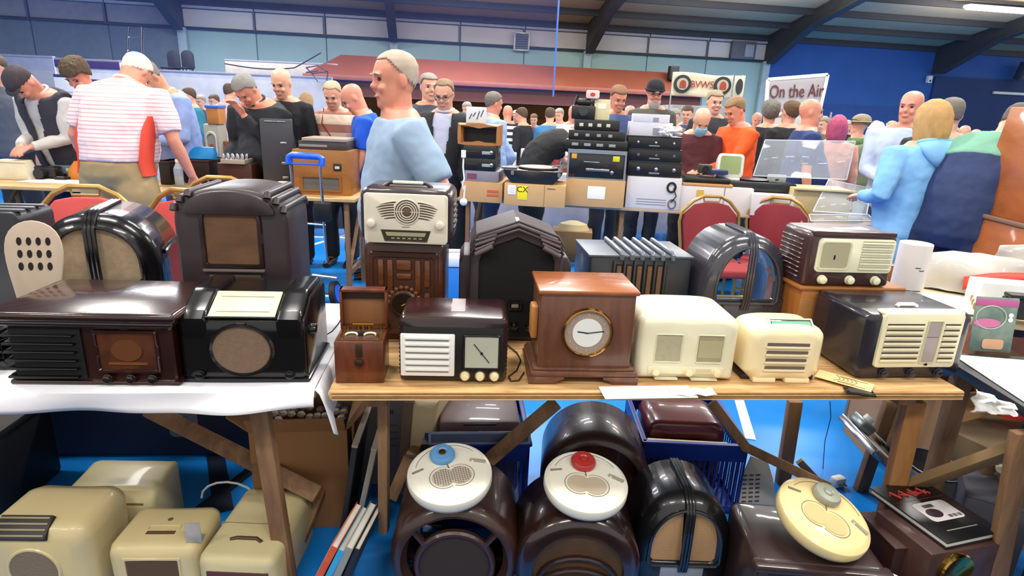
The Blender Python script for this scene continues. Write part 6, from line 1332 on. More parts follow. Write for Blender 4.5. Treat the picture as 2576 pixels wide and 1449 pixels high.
for (px, py, rz, lab, f) in [(218, 468, 8, 'red chair with gold frame, its back just left of the striped shirt man', '#d0524b'), (470, 478, -14, 'red chair with gold frame between the striped shirt man and the tall radio', '#cd504a'), (556, 446, 4, 'dark red chair back pushed against the left stall', '#8e2f28'),
                             (1790, 493, 4, 'dark red chair behind the ribbed and arched radios', '#8d2d2f'), (1952, 492, -28, 'dark red chair turned sideways, right of the other one behind the arched shell', '#8d2a33')]:
    cs = 1.15 if px < 1000 else 1.05
    P = G(px, py, .905*cs); chair(lab, (P.x+.24*cs*math.sin(R(rz)), P.y-.24*cs*math.cos(R(rz))-(.12 if px > 1900 else 0), 0), R(rz), f).scale = (cs, cs, cs)
# ---- luggage trolley
t = thing('luggage_trolley', 'folding luggage trolley with a bright blue handle and blue wheels', 'trolley', G(800, 700, 0))
BLH = M('#1d5fe0', .35, coat=.2); YT = 4.36
hb = [D(724, 394, YT), D(810, 398, YT)]; bl_ = D(765, 540, YT)
MB().tube([D(726, 412, YT), D(727, 394, YT), D(735, 390, YT), D(800, 394, YT), D(810, 399, YT), D(809, 418, YT)], .024, 12).build('handle', BLH, t, world=True)
MB().tube([D(728, 411, YT), D(808, 414, YT)], .008, 8).build('handle_bar', BLH, t, world=True)
for a, b in (((731, 415), (752, 640)), ((805, 417), (822, 660))): MB().tube([D(*a, YT), D(*b, YT)], .011, 8).build('rail', CHROME, t, world=True)
MB().tube([D(745, 560, YT), D(820, 566, YT)], .008, 8).build('cross_bar', CHROME, t, world=True); MB().box(-.06, .06, -.03, .03, -.05, .09, .01, T=Matrix.Translation(D(812, 540, YT))).build('bracket', BLACK, t, world=True)
zf = .0; W_ = Vector((D(848, 705, YT).x, YT-.05, .1))
for dx in (-.32, .0):
    C_ = W_+Vector((dx, 0, 0)); Tm = Matrix.Translation(C_) @ Matrix.Rotation(R(80), 4, 'Y')
    MB().lathe([(.1, -.02), (.1, .02)], Tm, 28).build('tyre', DARK, t, world=True); MB().lathe([(.07, -.025), (.07, .025), (.02, .032)], Tm, 24).build('wheel_hub', BLH, t, world=True)
MB().tube([W_+Vector((-.32, 0, 0)), W_], .008, 8).build('axle', CHROME, t, world=True)
MB().tube([W_+Vector((.0, .03, .12)), W_+Vector((-.15, -.05, .16)), W_+Vector((-.32, .03, .12))], .012, 8).build('foot_frame', CHROME, t, world=True)
MB().box(-.2, .2, -.25, .0, 0, .012, .003, T=Matrix.Translation(W_+Vector((-.16, -.02, -.08)))).build('foot_plate', M('#565a66', .4), t, world=True)
t = thing('cool_box', 'blue cool box with a white lid on the floor between the walnut and peaked radios', 'cool box', G(1142, 780, 0), R(5)); MB().box(-.16, .16, 0, .28, 0, .34, .02).build('body', M('#2f7fd0', .4), t); MB().box(-.17, .17, -.01, .29, .34, .42, .02).build('lid', M('#dfe4ea', .4), t); MB().tube([(-.15, .14, .3), (-.19, .14, .44), (.19, .14, .44), (.15, .14, .3)], .01, 8).build('handle', WHITE, t)
t = thing('cardboard_box', 'battered open brown box with cream packing on the floor under the middle stall', 'box', G(1440, 600, .25)*1); t.location.z = 0; t.rotation_euler = (0, 0, AR)
MB().box(-.22, .2, 0, .3, 0, .32, .006).build('body', M('#8a6a44', .8), t); MB().rings([((0, .14, .3), (.18, 0, 0), (0, .12, 0)), ((0, .14, .38), (.14, 0, 0), (0, .09, 0)), ((0, .14, .41), (.05, 0, 0), (0, .03, 0))], 16).build('packing', M('#cbb98c', .8), t)
# ---------------- people
def SK(h): return M(h, .5, var=.1, sc=14)
SKIN = {'fair': SK('#d9a086'), 'pink': SK('#d58d74'), 'tan': SK('#c58a6a'), 'pale': SK('#e2b49c')}
EYE = M('#2a2220', .3); BAKES = []
TEX = bpy.data.textures.new('folds', 'CLOUDS'); TEX.noise_scale = .13; TEX.noise_depth = 2
def head_secs(inf=0, top=None):
    S_ = [(0, .026, .078, .035), (.012, .045, .089, .008), (.035, .058, .092, -.03), (.065, .065, .091, -.066), (.1, .068, .090, -.088), (.135, .0735, .092, -.1), (.165, .0745, .089, -.102), (.195, .068, .074, -.09), (.215, .055, .052, -.070), (.228, .036, .028, -.044), (.235, .012, .0, -.016)]
    return [((0, (f+b)/2, z+(inf*.8 if z > .16 else 0)), (rx+inf, 0, 0), (0, (f-b)/2+inf, 0)) for z, rx, f, b in S_]
def person(lab, x, y, yaw, H=1.76, hem=.86, lean=0, hp=0, hy=0, arms=(None, None), shirt='#7f93b5', sleeve='long', trousers='#20222c', skin='fair', hair='short', hc='#8a8580', belly=0, build=1.0, vox=.010, extras=(), smat=None, group=None, gx=0, tz=0, roll=0):
    s = H/1.76; root = thing('person', lab, 'person', (x, y, tz), yaw, group); root.scale = (s, s, s); sk = SKIN[skin]
    bw = build
    def sp(z):
        if z <= .93: return Vector((0, 0, z)), 0
        yy, zz, a = 0, .93, 0; n = 12; st = (z-.93)/n
        for i in range(n):
            t = (i+.5)*st; a = lean*min(1, t/.38); yy += math.sin(a)*st; zz += math.cos(a)*st
        return Vector((0, yy, zz)), lean*min(1, (z-.93)/.38)
    def sec(z, rx, ry, off=0, inf=0):
        p, a = sp(z); ax = Vector((0, math.cos(a), -math.sin(a)))
        return (p+ax*off, ((rx*bw+inf), 0, 0), ax*(ry*(.5+.5*bw)+inf))
    b = belly
    TS = [(.82, .150, .10, 0), (.90, .170, .122+b*.3, b*.2), (.98, .160, .118+b*.8, b*.6), (1.08, .150+b*.3, .115+b, b*.8), (1.18, .160+b*.2, .118+b*.7, b*.5), (1.28, .178, .122+b*.2, .004), (1.37, .187, .112, 0), (1.43, .17, .094, -.004), (1.47, .138, .078, -.008), (1.505, .09, .068, 0)]
    def torso(mb, inf, z0, z1): mb.rings([sec(z, rx, ry, off, inf) for z, rx, ry, off in TS if z0 <= z <= z1], 24, p=2.25)
    # head frame
    np_, na = sp(1.47); hpitch = na+hp
    nd = Vector((0, math.sin(na+hp*.4), math.cos(na+hp*.4)))
    base = np_+nd*.052
    HMx = Matrix.Translation(base) @ Matrix.Rotation(-hy, 4, 'Z') @ Matrix.Rotation(-hpitch, 4, 'X') @ Matrix.Rotation(roll, 4, 'Y') @ Matrix.Translation((0, -.005, -.012))
    # arms
    armpts = []
    for k, sd in enumerate((1, -1)):
        p, a = sp(1.415); S0 = p+Vector((sd*.178*bw, 0, 0)); tgt = arms[k]
        if tgt is None: tgt = (sd*(.25*bw+.02), .06, .80+.0)
        T0 = Vector(tgt); d = T0-S0; L1, L2 = .285, .255
        L = min(d.length, L1+L2-.004); dn = d.normalized(); T0 = S0+dn*L
        aa = (L1*L1-L2*L2+L*L)/(2*L); hh = math.sqrt(max(0, L1*L1-aa*aa)); pole = Vector((sd*.5, -.75, -.6)); pole = (pole-dn*pole.dot(dn)).normalized()
        E_ = S0+dn*aa+pole*hh; armpts.append((sd, S0, E_, T0))
    mb = MB(); torso(mb, 0, 0, 9)
    mb.tube([np_-Vector((0, 0, .03)), np_+nd*.05, np_+nd*.15], .060*(.6+.4*bw), 16)
    for sd in (1, -1):
        mb.tube([(sd*.085*bw, 0, .92), (sd*.095*bw, 0, .80), (sd*.098*bw, .01, .62), (sd*.1, .015, .47), (sd*.1, 0, .33), (sd*.1, -.01, .09)], .08, 14, radii=[.085*bw, .087*bw, .072*bw, .056, .054, .038])
        mb.rings([((sd*.1, -.045, .04), (.03, 0, 0), (0, 0, .04)), ((sd*.1, 0, .05), (.038, 0, 0), (0, 0, .05)), ((sd*.1, .1, .035), (.045, 0, 0), (0, 0, .033)), ((sd*.1, .18, .02), (.03, 0, 0), (0, 0, .018))], 12)
    for sd, S0, E_, T0 in armpts:
        mb.tube([S0-Vector((sd*.05, 0, -.0)), S0, S0.lerp(E_, .5), E_, E_.lerp(T0, .3), T0], .04, 12, radii=[.05, .054*bw, .046*bw, .039, .041, .027])
        fd = (T0-E_).normalized(); sdv = Vector((sd, 0, 0)); sdv = (sdv-fd*sdv.dot(fd)).normalized(); nv = fd.cross(sdv).normalized()*sd
        # palm with four fingers and a thumb, half curled
        th = -nv if nv.z > 0 else nv      # curl towards
        w_ = sdv; 
        mb.rings([(T0-fd*.01, w_*.026, th*.019), (T0+fd*.04, w_*.038, th*.017), (T0+fd*.09, w_*.041, th*.015), (T0+fd*.1, w_*.036, th*.010)], 12)
        for q, (off, ln) in enumerate(((-.03, .070), (-.0105, .082), (.0105, .078), (.03, .06))):
            p0 = T0+fd*.085+w_*off; p1 = p0+fd*ln*.45+w_*off*.12+th*.006; p2 = p1+(fd*.8+th*.6)*ln*.35; p3 = p2+(fd*.4+th*.9)*ln*.3
            mb.tube([p0, p1, p2, p3], .0085, 7, radii=[.0092, .0088, .008, .0065])
        p0 = T0+fd*.02-w_*sd*.026*(1) ; mb.tube([p0, p0-w_*sd*.022+fd*.03+th*.008, p0-w_*sd*.024+fd*.062+th*.02], .010, 7, radii=[.012, .010, .008])
    mb.rings(head_secs(), 22, T=HMx, p=2.1)
    for (c, rx, ry, rz_) in [((0, .098, .098), .012, .020, .016), ((0, .092, .118), .008, .012, .026), ((0, .088, .058), .024, .012, .010), ((0, .082, .02), .022, .014, .014), ((.036, .078, .088), .018, .018, .02), ((-.036, .078, .088), .018, .018, .02), ((0, .084, .146), .05, .014, .009), ((.074, -.006, .112), .008, .018, .032), ((-.074, -.006, .112), .008, .018, .032)]:
        mb.ell(c, rx, ry, rz_, T=HMx, n=12)
    o = mb.build('body', sk, root, sm=80); BAKES.append((o, vox*.8, 3, None, 0))
    # eyes, brows, mouth
    for sd in (1, -1):
        e = MB().ell((sd*.031, .0815, .125), .0125, .0085, .0075, T=HMx, n=10).build('eye', EYE, root)
        MB().tube([(sd*.015, .0975, .144), (sd*.033, .0955, .149), (sd*.052, .084, .143)], .0028, 6).build('eyebrow', M(hc if hair != 'bald' else '#8a7060', .8), root).data.transform(HMx)
    MB().tube([(-.022, .0915, .056), (-.011, .0975, .0565), (0, .0995, .0555), (.011, .0975, .0565), (.022, .0915, .056)], .0035, 6).build('mouth', M('#b26a5c', .5), root).data.transform(HMx)
    # shirt
    F = smat or M(shirt, .85, var=.07, sc=3, bump=.35, bs=9)
    mb = MB(); torso(mb, .016, hem-.05, 1.48)
    for k, (sd, S0, E_, T0) in enumerate(armpts):
        if sleeve == 'long': mb.tube([S0-Vector((sd*.05, 0, 0)), S0, S0.lerp(E_, .5), E_, E_.lerp(T0, .4), E_.lerp(T0, .97)], .06, 14, radii=[.062, .069*bw, .063*bw, .057, .052, .041])
        elif sleeve == 'short': mb.tube([S0-Vector((sd*.05, 0, 0)), S0, S0.lerp(E_, .45), S0.lerp(E_, .82)], .06, 14, radii=[.062, .071*bw, .069*bw, .069])
        elif sleeve == 'none': mb.tube([S0-Vector((sd*.05, 0, 0)), S0], .06, 14, radii=[.06, .062])
    o = mb.build('shirt', F, root, sm=80); BAKES.append((o, max(.011, vox), 4, 'fold', .024))
    if sleeve in ('none',) or 'longsleeve_under' in extras: pass
    # trousers and shoes
    mb = MB(); mb.rings([sec(z, rx, ry, off, .012) for z, rx, ry, off in TS if z <= 1.0], 22, p=2.2)
    for sd in (1, -1): mb.tube([(sd*.085*bw, 0, .9), (sd*.095*bw, 0, .80), (sd*.1*bw, .01, .6), (sd*.102, .012, .45), (sd*.102, .0, .3), (sd*.102, -.005, .07)], .08, 14, radii=[.098*bw, .104*bw, .094*bw, .082, .074, .068])
    o = mb.build('trousers', M(trousers, .85, var=.08, bump=.3, bs=9), root, sm=80); BAKES.append((o, .014, 3, 'fold', .022))
    for sd in (1, -1): MB().rings([((sd*.1, -.07, .03), (.03, 0, 0), (0, 0, .03)), ((sd*.1, -.02, .045), (.045, 0, 0), (0, 0, .045)), ((sd*.1, .1, .035), (.052, 0, 0), (0, 0, .035)), ((sd*.1, .2, .022), (.038, 0, 0), (0, 0, .021))], 14).build('shoe', M('#1a1614', .5), root)
    # hair and hats
    def cap(inf, fz, sz, bz, topz, mat, name='hair', nz=.004, yr=.03):
        mb = MB(); mb.rings(head_secs(inf), 40, p=2.1); me_o = mb.build(name, mat, root, sm=80)
        bm = bmesh.new(); bm.from_mesh(me_o.data); bmesh.ops.subdivide_edges(bm, edges=bm.edges[:], cuts=2, use_grid_fill=True)
        dl = []
        for v in bm.verts:
            f = max(0, min(1, (v.co.y+.10)/.19)); f2 = (v.co.y-yr)
            lim = (bz+(sz-bz)*min(1, (v.co.y+.1)/.09)) if v.co.y < -.01 else (sz+(fz-sz)*max(0, min(1, (v.co.y+.01)/.06)))
            if v.co.z < lim or v.co.z > topz+(0 if v.co.y > -.06 else -.0): dl.append(v)
        bmesh.ops.delete(bm, geom=dl, context='VERTS')
        for v in bm.verts: v.co += v.co.normalized()*nz*(noise.noise(v.co*45)+.4*noise.noise(v.co*110))
        bm.to_mesh(me_o.data); bm.free(); me_o.data.transform(HMx)
        for p in me_o.data.polygons: p.use_smooth = True
        md = me_o.modifiers.new('solid', 'SOLIDIFY'); md.thickness = .004; md.offset = -1
        return me_o
    HMt = M(hc, .75, var=.14, sc=18, bump=.25, bs=260)
    if hair == 'short': cap(.007, .190, .112, .035, 9, HMt, nz=.003)
    elif hair == 'receding': cap(.005, .212, .118, .04, 9, HMt)
    elif hair == 'crop': cap(.0035, .198, .12, .04, 9, HMt, nz=.001)
    elif hair == 'fringe': cap(.005, .5, .11, .03, .170, HMt)
    elif hair == 'full': cap(.020, .175, .105, .02, 9, HMt, nz=.010)
    elif hair == 'bob':
        mb = MB(); c = [((0, -.022, z), (rx, 0, 0), (0, ry, 0)) for z, rx, ry in [(-.035, .065, .06), (-.02, .088, .085), (.03, .1, .1), (.09, .105, .105), (.15, .1, .108), (.2, .082, .096), (.235, .055, .07), (.256, .02, .03)]]
        mb.rings(c, 40, p=2.2); o2 = mb.build('hair', HMt, root, sm=80)
        bm = bmesh.new(); bm.from_mesh(o2.data); bmesh.ops.subdivide_edges(bm, edges=bm.edges[:], cuts=2, use_grid_fill=True)
        for v in bm.verts:
            ridge = noise.noise(Vector((v.co.x*60, v.co.y*60, v.co.z*9)))
            v.co += Vector((v.co.x, v.co.y, 0)).normalized()*.006*ridge
            if v.co.y > .045 and v.co.z < .17: v.co.y = .045-(v.co.y-.045)*.3
        bm.to_mesh(o2.data); bm.free(); o2.data.transform(HMx)
        for p in o2.data.polygons: p.use_smooth = True
    elif hair == 'beanie':
        cap(.014, .150, .12, .09, 9, M('#0e0f12', .9, bump=.3, bs=120), 'beanie', nz=.001); MB().tube([(.088*math.cos(a*.35), -.005+.108*math.sin(a*.35), .15-.012*math.cos(a*.35-1.57)*-1) for a in range(18)], .014, 8, closed=True).build('beanie_cuff', M('#131418', .9), root).data.transform(HMx)
        MB().box(-.02, .02, .108, .114, .148, .166, .003).build('beanie_badge', M('#b9bbc0', .5), root).data.transform(HMx)
    elif hair in ('flatcap', 'brimhat'):
        hm = M(hc, .8, var=.2, sc=30); cap(.014, .165, .14, .10, 9, hm, 'hat', nz=.001)
        if hair == 'flatcap': MB().rings([((0, .07, .168), (.07, 0, 0), (0, .035, .0)), ((0, .085, .172), (.072, 0, 0), (0, .05, -.006)), ((0, .085, .180), (.06, 0, 0), (0, .04, -.006))], 20).build('hat_brim', hm, root).data.transform(HMx)
        else: MB().lathe([(.085, .155), (.16, .148), (.165, .152), (.085, .163)], T3(0, -.005, 0), 28).build('hat_brim', hm, root).data.transform(HMx)
    if 'glasses' in extras:
        mb = MB()
        for sd in (1, -1): mb.tube([(sd*.034+.022*math.cos(a*.45), .103, .124+.015*math.sin(a*.45)) for a in range(14)], .002, 5, closed=True); mb.tube([(sd*.055, .1, .128), (sd*.076, .05, .13), (sd*.078, -.005, .125)], .002, 5)
        mb.tube([(-.012, .105, .126), (.012, .105, .126)], .002, 5); mb.build('glasses', DARK, root).data.transform(HMx)
    if 'mask' in extras:
        MB().rings([((0, .078, .0), (.045, 0, 0), (0, .03, 0)), ((0, .085, .03), (.055, 0, 0), (0, .03, 0)), ((0, .09, .07), (.06, 0, 0), (0, .032, 0)), ((0, .085, .098), (.05, 0, 0), (0, .03, 0))], 20).build('face_mask', M('#7db8d8', .8), root).data.transform(HMx)
    if 'beard' in extras:
        MB().rings([((0, .07, -.03), (.03, 0, 0), (0, .02, 0)), ((0, .065, -.01), (.05, 0, 0), (0, .035, 0)), ((0, .06, .03), (.062, 0, 0), (0, .042, 0)), ((0, .055, .055), (.064, 0, 0), (0, .046, 0))], 20).build('beard', M('#b9b2a8', .9, bump=.4, bs=120), root).data.transform(HMx)
    if 'collar' in extras or 'polo' in extras:
        p, a = sp(1.488); cm = M('#c9c6cc', .8) if any(isinstance(q, tuple) and q[0] == 'jacket' for q in extras) else F
        mb = MB(); mb.tube([p+Vector((.072*math.cos(t*.35), .072*math.sin(t*.35)*math.cos(a)+.01, .012-.072*math.sin(t*.35)*math.sin(a)*1.0-.012*math.sin(t*.35))) for t in range(18)], .011, 8, closed=True); mb.build('collar', cm, root)
    if 'crew' in extras:
        p, a = sp(1.496); MB().tube([p+Vector((.068*math.cos(t*.35), .064*math.sin(t*.35)*math.cos(a), -.064*math.sin(t*.35)*math.sin(a)-.006*math.sin(t*.35))) for t in range(18)], .0085, 8, closed=True).build('neckband', F, root)
    if 'belt' in extras: mb = MB(); mb.rings([sec(z, .168, .125+b*.5, b*.3, .022) for z in (.93, .965)], 26, p=2.2); mb.build('belt', M('#17120f', .4), root); MB().box(-.025, .025, sp(.945)[0].y+.14+b*.6, sp(.945)[0].y+.155+b*.6, .93, .965, .003).build('belt_buckle', CHROME, root)
    for e in extras:
        if isinstance(e, tuple) and e[0] == 'jacket':       # open jacket or vest: (.., colour, sleeves)
            mb = MB(); torso(mb, .030, .80, 1.475)
            for sd, S0, E_, T0 in armpts:
                if e[2]: mb.tube([S0-Vector((sd*.05, 0, 0)), S0, S0.lerp(E_, .5), E_, E_.lerp(T0, .4), E_.lerp(T0, .9)], .06, 14, radii=[.07, .079*bw, .074*bw, .066, .06, .05])
                else: mb.tube([S0-Vector((sd*.05, 0, 0)), S0+Vector((sd*.01, 0, 0))], .06, 14, radii=[.07, .078])
            o = mb.build('jacket' if e[2] else 'vest', M(e[1], .8, var=.1, bump=.3, bs=10), root, sm=80)
            def cut(o, lean=lean):
                bm = bmesh.new(); bm.from_mesh(o.data); dl = []
                for v in bm.verts:
                    # distance in front of the spine
                    zz = v.co.z; n_ = math.cos(lean)*v.co.y-math.sin(lean)*(v.co.z-1.05) if zz > 1.0 else v.co.y
                    if abs(v.co.x) < .035+.035*max(0, (zz-1.1)/.3) and n_ > .03: dl.append(v)
                bmesh.ops.delete(bm, geom=dl, context='VERTS'); bm.to_mesh(o.data); bm.free()
                md = o.modifiers.new('solid', 'SOLIDIFY'); md.thickness = .008; md.offset = 1
            BAKES.append((o, .012, 4, 'fold', .012)); o['_cut'] = 1; CUTS[o.name] = cut
        if isinstance(e, tuple) and e[0] == 'strap':
            c = M(e[1], .7); p1, a1 = sp(1.44); p2, _ = sp(1.0)
            MB().tube([p1+Vector((e[2]*.1, .03, .045)), sp(1.36)[0]+Vector((e[2]*.09, .14, 0)), sp(1.2)[0]+Vector((-e[2]*.02, .155+b*.5, 0)), p2+Vector((-e[2]*.15, .11+b*.6, 0)), p2+Vector((-e[2]*.19, 0, -.02))], .017, 8, flat=.3).build('strap', c, root)
            MB().tube([p1+Vector((e[2]*.1, .03, .045)), sp(1.36)[0]+Vector((e[2]*.08, -.13, 0)), sp(1.15)[0]+Vector((-e[2]*.05, -.15, 0)), p2+Vector((-e[2]*.19, -.02, -.02))], .017, 8, flat=.3).build('strap', c, root)
        if isinstance(e, tuple) and e[0] == 'hood':
            p, a = sp(1.44); Th = Matrix.Translation(p+Vector((0, -.075, .01))) @ Matrix.Rotation(R(-18)-a, 4, 'X')
            o = MB().rings([((0, -.04, -.13), (.03, 0, 0), (0, .015, 0)), ((0, -.045, -.08), (.10, 0, 0), (0, .03, 0)), ((0, -.04, -.02), (.135, 0, 0), (0, .05, 0)), ((0, -.01, .04), (.13, 0, 0), (0, .07, 0)), ((0, .02, .06), (.10, 0, 0), (0, .06, 0))], 28, T=Th).build('hood', F, root, sm=80)
            MB().tube([Th @ Vector((.11*math.cos(t*.35), .01+.06*math.sin(t*.35), .055)) for t in range(18)], .014, 8, closed=True).build('hood_rim', F, root)
        if isinstance(e, tuple) and e[0] == 'yoke':
            mb = MB(); torso(mb, .024, 1.27, 1.49)
            for sd, S0, E_, T0 in armpts: mb.tube([S0-Vector((sd*.05, 0, 0)), S0, S0.lerp(E_, .35)], .06, 14, radii=[.07, .078*bw, .074*bw])
            o = mb.build('yoke', M(e[1], .8, bump=.3, bs=9), root, sm=80); BAKES.append((o, .012, 4, 'fold', .012))
        if isinstance(e, tuple) and e[0] == 'side':
            # coloured side panels of the polo shirt
            for sd in (1, -1):
                mb = MB(); mb.rings([(sp(z)[0]+Vector((sd*(rx*bw+.004+.3*b*0), 0, 0)), (.022, 0, 0), (0, .050+.02*(z < 1.2), 0)) for z, rx, ry, off in TS if .84 < z < 1.37], 14); mb.build('side_panel', M(e[1], .8, var=.06), root, sm=60)
    return root, HMx, armpts
CUTS = {}
def bake_people():
    for o, vx, it, fold, amt in BAKES:
        m1 = o.modifiers.new('r', 'REMESH'); m1.mode = 'VOXEL'; m1.voxel_size = vx; m1.use_smooth_shade = True
        m2 = o.modifiers.new('s', 'SMOOTH'); m2.iterations = it; m2.factor = .6
        if fold:
            m3 = o.modifiers.new('d', 'DISPLACE'); m3.texture = TEX; m3.strength = amt; m3.mid_level = .5; m3.texture_coords = 'LOCAL'
    dg = bpy.context.evaluated_depsgraph_get(); dg.update()
    res = []
    for o, *_ in BAKES: res.append(bpy.data.meshes.new_from_object(o.evaluated_get(dg)))
    for (o, *_), me in zip(BAKES, res):
        o.modifiers.clear(); o.data = me
        for p in me.polygons: p.use_smooth = True
        if o.name in CUTS: CUTS[o.name](o); del o['_cut']
    BAKES.clear()
def P_at(px, py, dy): q = D(px, py, dy); return q.x, dy
def yawto(deg): return R(deg)     # 0 looks away from the camera, 180 towards it, 90 to the left
STR = M('#e4d3d3', .85, var=.03, bump=.3, bs=9, bands=(2, .024, .3, '#d3a5a5'))
# man in the light blue T-shirt
def place(px, dy): return D(px, 300, dy).x
person('grey-haired man in a light blue T-shirt, in profile, walking left behind the radios', place(1014, 2.66), 2.66, R(112), H=1.73, lean=R(3), hp=R(4), hy=R(-8), arms=((.27, .0, .86), (-.29, .0, .95)), shirt='#8fa5bd', sleeve='short', trousers='#2a2d38', skin='pink', hair='crop', hc='#b9a896', belly=.035, build=1.14, vox=.008, extras=('crew',))
# striped polo, seen from behind
person('white-haired man in a striped white polo with red side panels, seen from behind', place(272, 4.1), 4.12, R(-4), H=1.88, hem=.97, lean=R(30), hp=R(24), arms=((.36, .22, .88), (-.34, .2, .9)), sleeve='short', trousers='#a08a62', skin='pink', hair='short', hc='#d8cfc4', belly=.06, build=1.24, vox=.009, smat=STR, extras=('polo', ('side', '#d8432c')))
# left group behind the stall
person('man in a flat cap and dark quilted vest bending over the left stall, hands clasped', place(160, 5.2), 5.2, R(168), H=1.78, lean=R(28), hp=R(38), arms=((.05, .36, 1.04), (-.05, .36, 1.04)), shirt='#c7c2bd', trousers='#1c2540', skin='pink', hair='flatcap', hc='#3a3036', belly=.03, build=1.15, extras=(('jacket', '#2c2a36', False), 'collar'))
person('dark-haired man just behind the flat cap man, only his hair showing', place(25, 5.9), 5.9, R(180), H=1.80, hp=R(20), shirt='#555a66', hair='short', hc='#4a3b33', vox=.013)
person('brown-haired man in a bright red shirt, head turned down to the right', place(262, 5.25), 5.25, R(155), H=1.80, lean=R(14), hp=R(30), hy=R(-25), shirt='#d83c22', sleeve='long', trousers='#20222c', skin='pink', hair='full', hc='#4d3b26')
person('balding man in a pale blue shirt with dark shoulder strap, hands together', place(450, 5.2), 5.2, R(150), H=1.82, lean=R(16), hp=R(34), arms=((.10, .36, 1.08), (-.10, .34, 1.08)), shirt='#8ea4d8', trousers='#77787c', skin='tan', hair='fringe', hc='#7d746c', belly=.04, build=1.1, extras=('belt', ('strap', '#1d2036', 1)))
person('grey-haired man in a dark grey sweater touching his chin, leaning over', place(680, 5.25), 5.25, R(162), H=1.77, lean=R(24), hp=R(28), arms=((.22, .3, .95), (-.05, .36, 1.36)), shirt='#23262b', trousers='#15161a', skin='pink', hair='short', hc='#8a8680', belly=.07, build=1.25, extras=('collar',))
person('bald man in a black sweater looking down, behind the grey-haired man', place(725, 5.5), 5.5, R(172), H=1.78, lean=R(3), hp=R(22), shirt='#131418', trousers='#15161a', skin='fair', hair='bald', extras=('crew',))
person('blond man in a beige and brown striped sweater with red straps', place(848, 5.6), 5.6, R(178), H=1.70, lean=R(5), hp=R(24), shirt='#c9ae96', trousers='#3a3530', skin='fair', hair='crop', hc='#b3a184', smat=M('#d3bda8', .85, bands=(2, .16, .45, '#9a6a58')), extras=('crew', ('strap', '#9c3a32', 1)))
person('bald man in a vivid blue T-shirt looking down to the left', place(936, 5.2), 5.2, R(105), H=1.69, lean=R(12), hp=R(26), arms=((.15, .35, 1.0), (-.2, .2, .85)), shirt='#1552c8', sleeve='short', trousers='#1b1d26', skin='pink', hair='bald', belly=.03, build=1.05, extras=('crew',))
person('grey-haired man in a dark jacket just left of the man in a blazer', place(1078, 5.8), 5.8, R(215), H=1.80, hp=R(6), hy=R(10), shirt='#3a3c46', hair='short', hc='#8d857e', skin='fair')
person('man with glasses in a dark blazer over a pale shirt looking down', place(1122, 5.1), 5.1, R(172), H=1.73, hp=R(20), lean=R(2), arms=((.2, .25, .95), (-.22, .2, .9)), shirt='#b9bcd0', trousers='#1a1b22', skin='fair', hair='receding', hc='#8a6f56', belly=.04, extras=('glasses', 'collar', ('jacket', '#16171c', True)))
person('heavy grey-haired man in a pale blue shirt seen from behind at the boxes', place(1226, 6.3), 6.35, R(-60), H=1.68, lean=R(6), hp=R(8), shirt='#8fa9d8', trousers='#2b3350', skin='pink', hair='short', hc='#6f6862', belly=.10, build=1.2, extras=('collar',))
person('brown-haired man in a dark blue polo looking down right, behind the black equipment pile', place(1540, 6.4), 6.4, R(205), H=1.80, lean=R(6), hp=R(18), hy=R(12), shirt='#3d4f7c', sleeve='short', trousers='#1e2230', skin='pink', hair='short', hc='#7a573c')
person('bearded man in a black beanie behind the white cartons', place(1640, 6.75), 6.8, R(180), H=1.88, lean=R(3), hp=R(14), shirt='#4a4a44', trousers='#22232a', skin='pink', hair='beanie', hc='#8a8680', extras=('beard', 'glasses'))
person('person in a black printed T-shirt leaning right over the middle stall', place(1345, 6.0), 6.0, R(-68), H=1.70, lean=R(66), hp=R(6), arms=((.25, .72, 1.02), (-.2, .7, 1.0)), shirt='#17181b', sleeve='short', trousers='#17181b', skin='pale', hair='short', hc='#b9b5b0', build=1.1)
person('bald man in a maroon sweater wearing a pale blue face mask', place(1762, 5.7), 5.75, R(170), H=1.63, lean=R(10), hp=R(32), hy=R(-10), arms=((.1, .34, 1.0), (-.12, .32, 1.0)), shirt='#4b1b22', trousers='#22191c', skin='fair', hair='bald', belly=.04, extras=('mask',))
person('man in a bright orange sweatshirt looking at a phone in his hands', place(1868, 5.7), 5.7, R(112), H=1.72, lean=R(6), hp=R(24), arms=((.1, .38, 1.08), (-.06, .38, 1.08)), shirt='#e8561a', trousers='#3a3d4a', skin='pink', hair='short', hc='#8a6a48', belly=.03, build=1.05)
person('man with fair hair in dark clothes behind the masked man', place(1790, 6.7), 6.7, R(185), H=1.80, hp=R(10), shirt='#25282d', hair='short', hc='#94846a')
person('grey-haired person in black seen from behind, left of the pair before the banner', place(1935, 6.6), 6.6, R(-10), H=1.71, shirt='#202326', hair='full', hc='#6a665e')
person('brown-haired person in black seen from behind, right of the pair before the banner', place(1985, 6.4), 6.4, R(15), H=1.72, shirt='#17181b', hair='short', hc='#5d452c', skin='fair')
person('bald man with a goatee in a navy T-shirt, facing right', place(2035, 5.45), 5.45, R(258), H=1.71, hp=R(3), arms=((.25, .05, .84), (-.25, .1, .84)), shirt='#1c3266', sleeve='short', trousers='#1f2e5a', skin='pink', hair='bald', belly=.06, build=1.2, extras=('crew',))
person('person with a pink patterned headscarf seen from behind, beside the clear screen', place(2110, 6.1), 6.1, R(-20), H=1.58, shirt='#c88e78', hair='bob', hc='#b04a6c', skin='fair')
person('man in a wide-brimmed hat and green shirt at the stalls', place(2165, 7.0), 7.0, R(60), H=1.62, shirt='#48683a', hair='brimhat', hc='#8c8468', skin='fair', vox=.012)
person('white-haired man in olive green beside the hat wearer', place(2222, 6.6), 6.6, R(130), H=1.56, lean=R(10), hp=R(20), shirt='#6c7458', hair='short', hc='#cfc8c0', vox=.012)
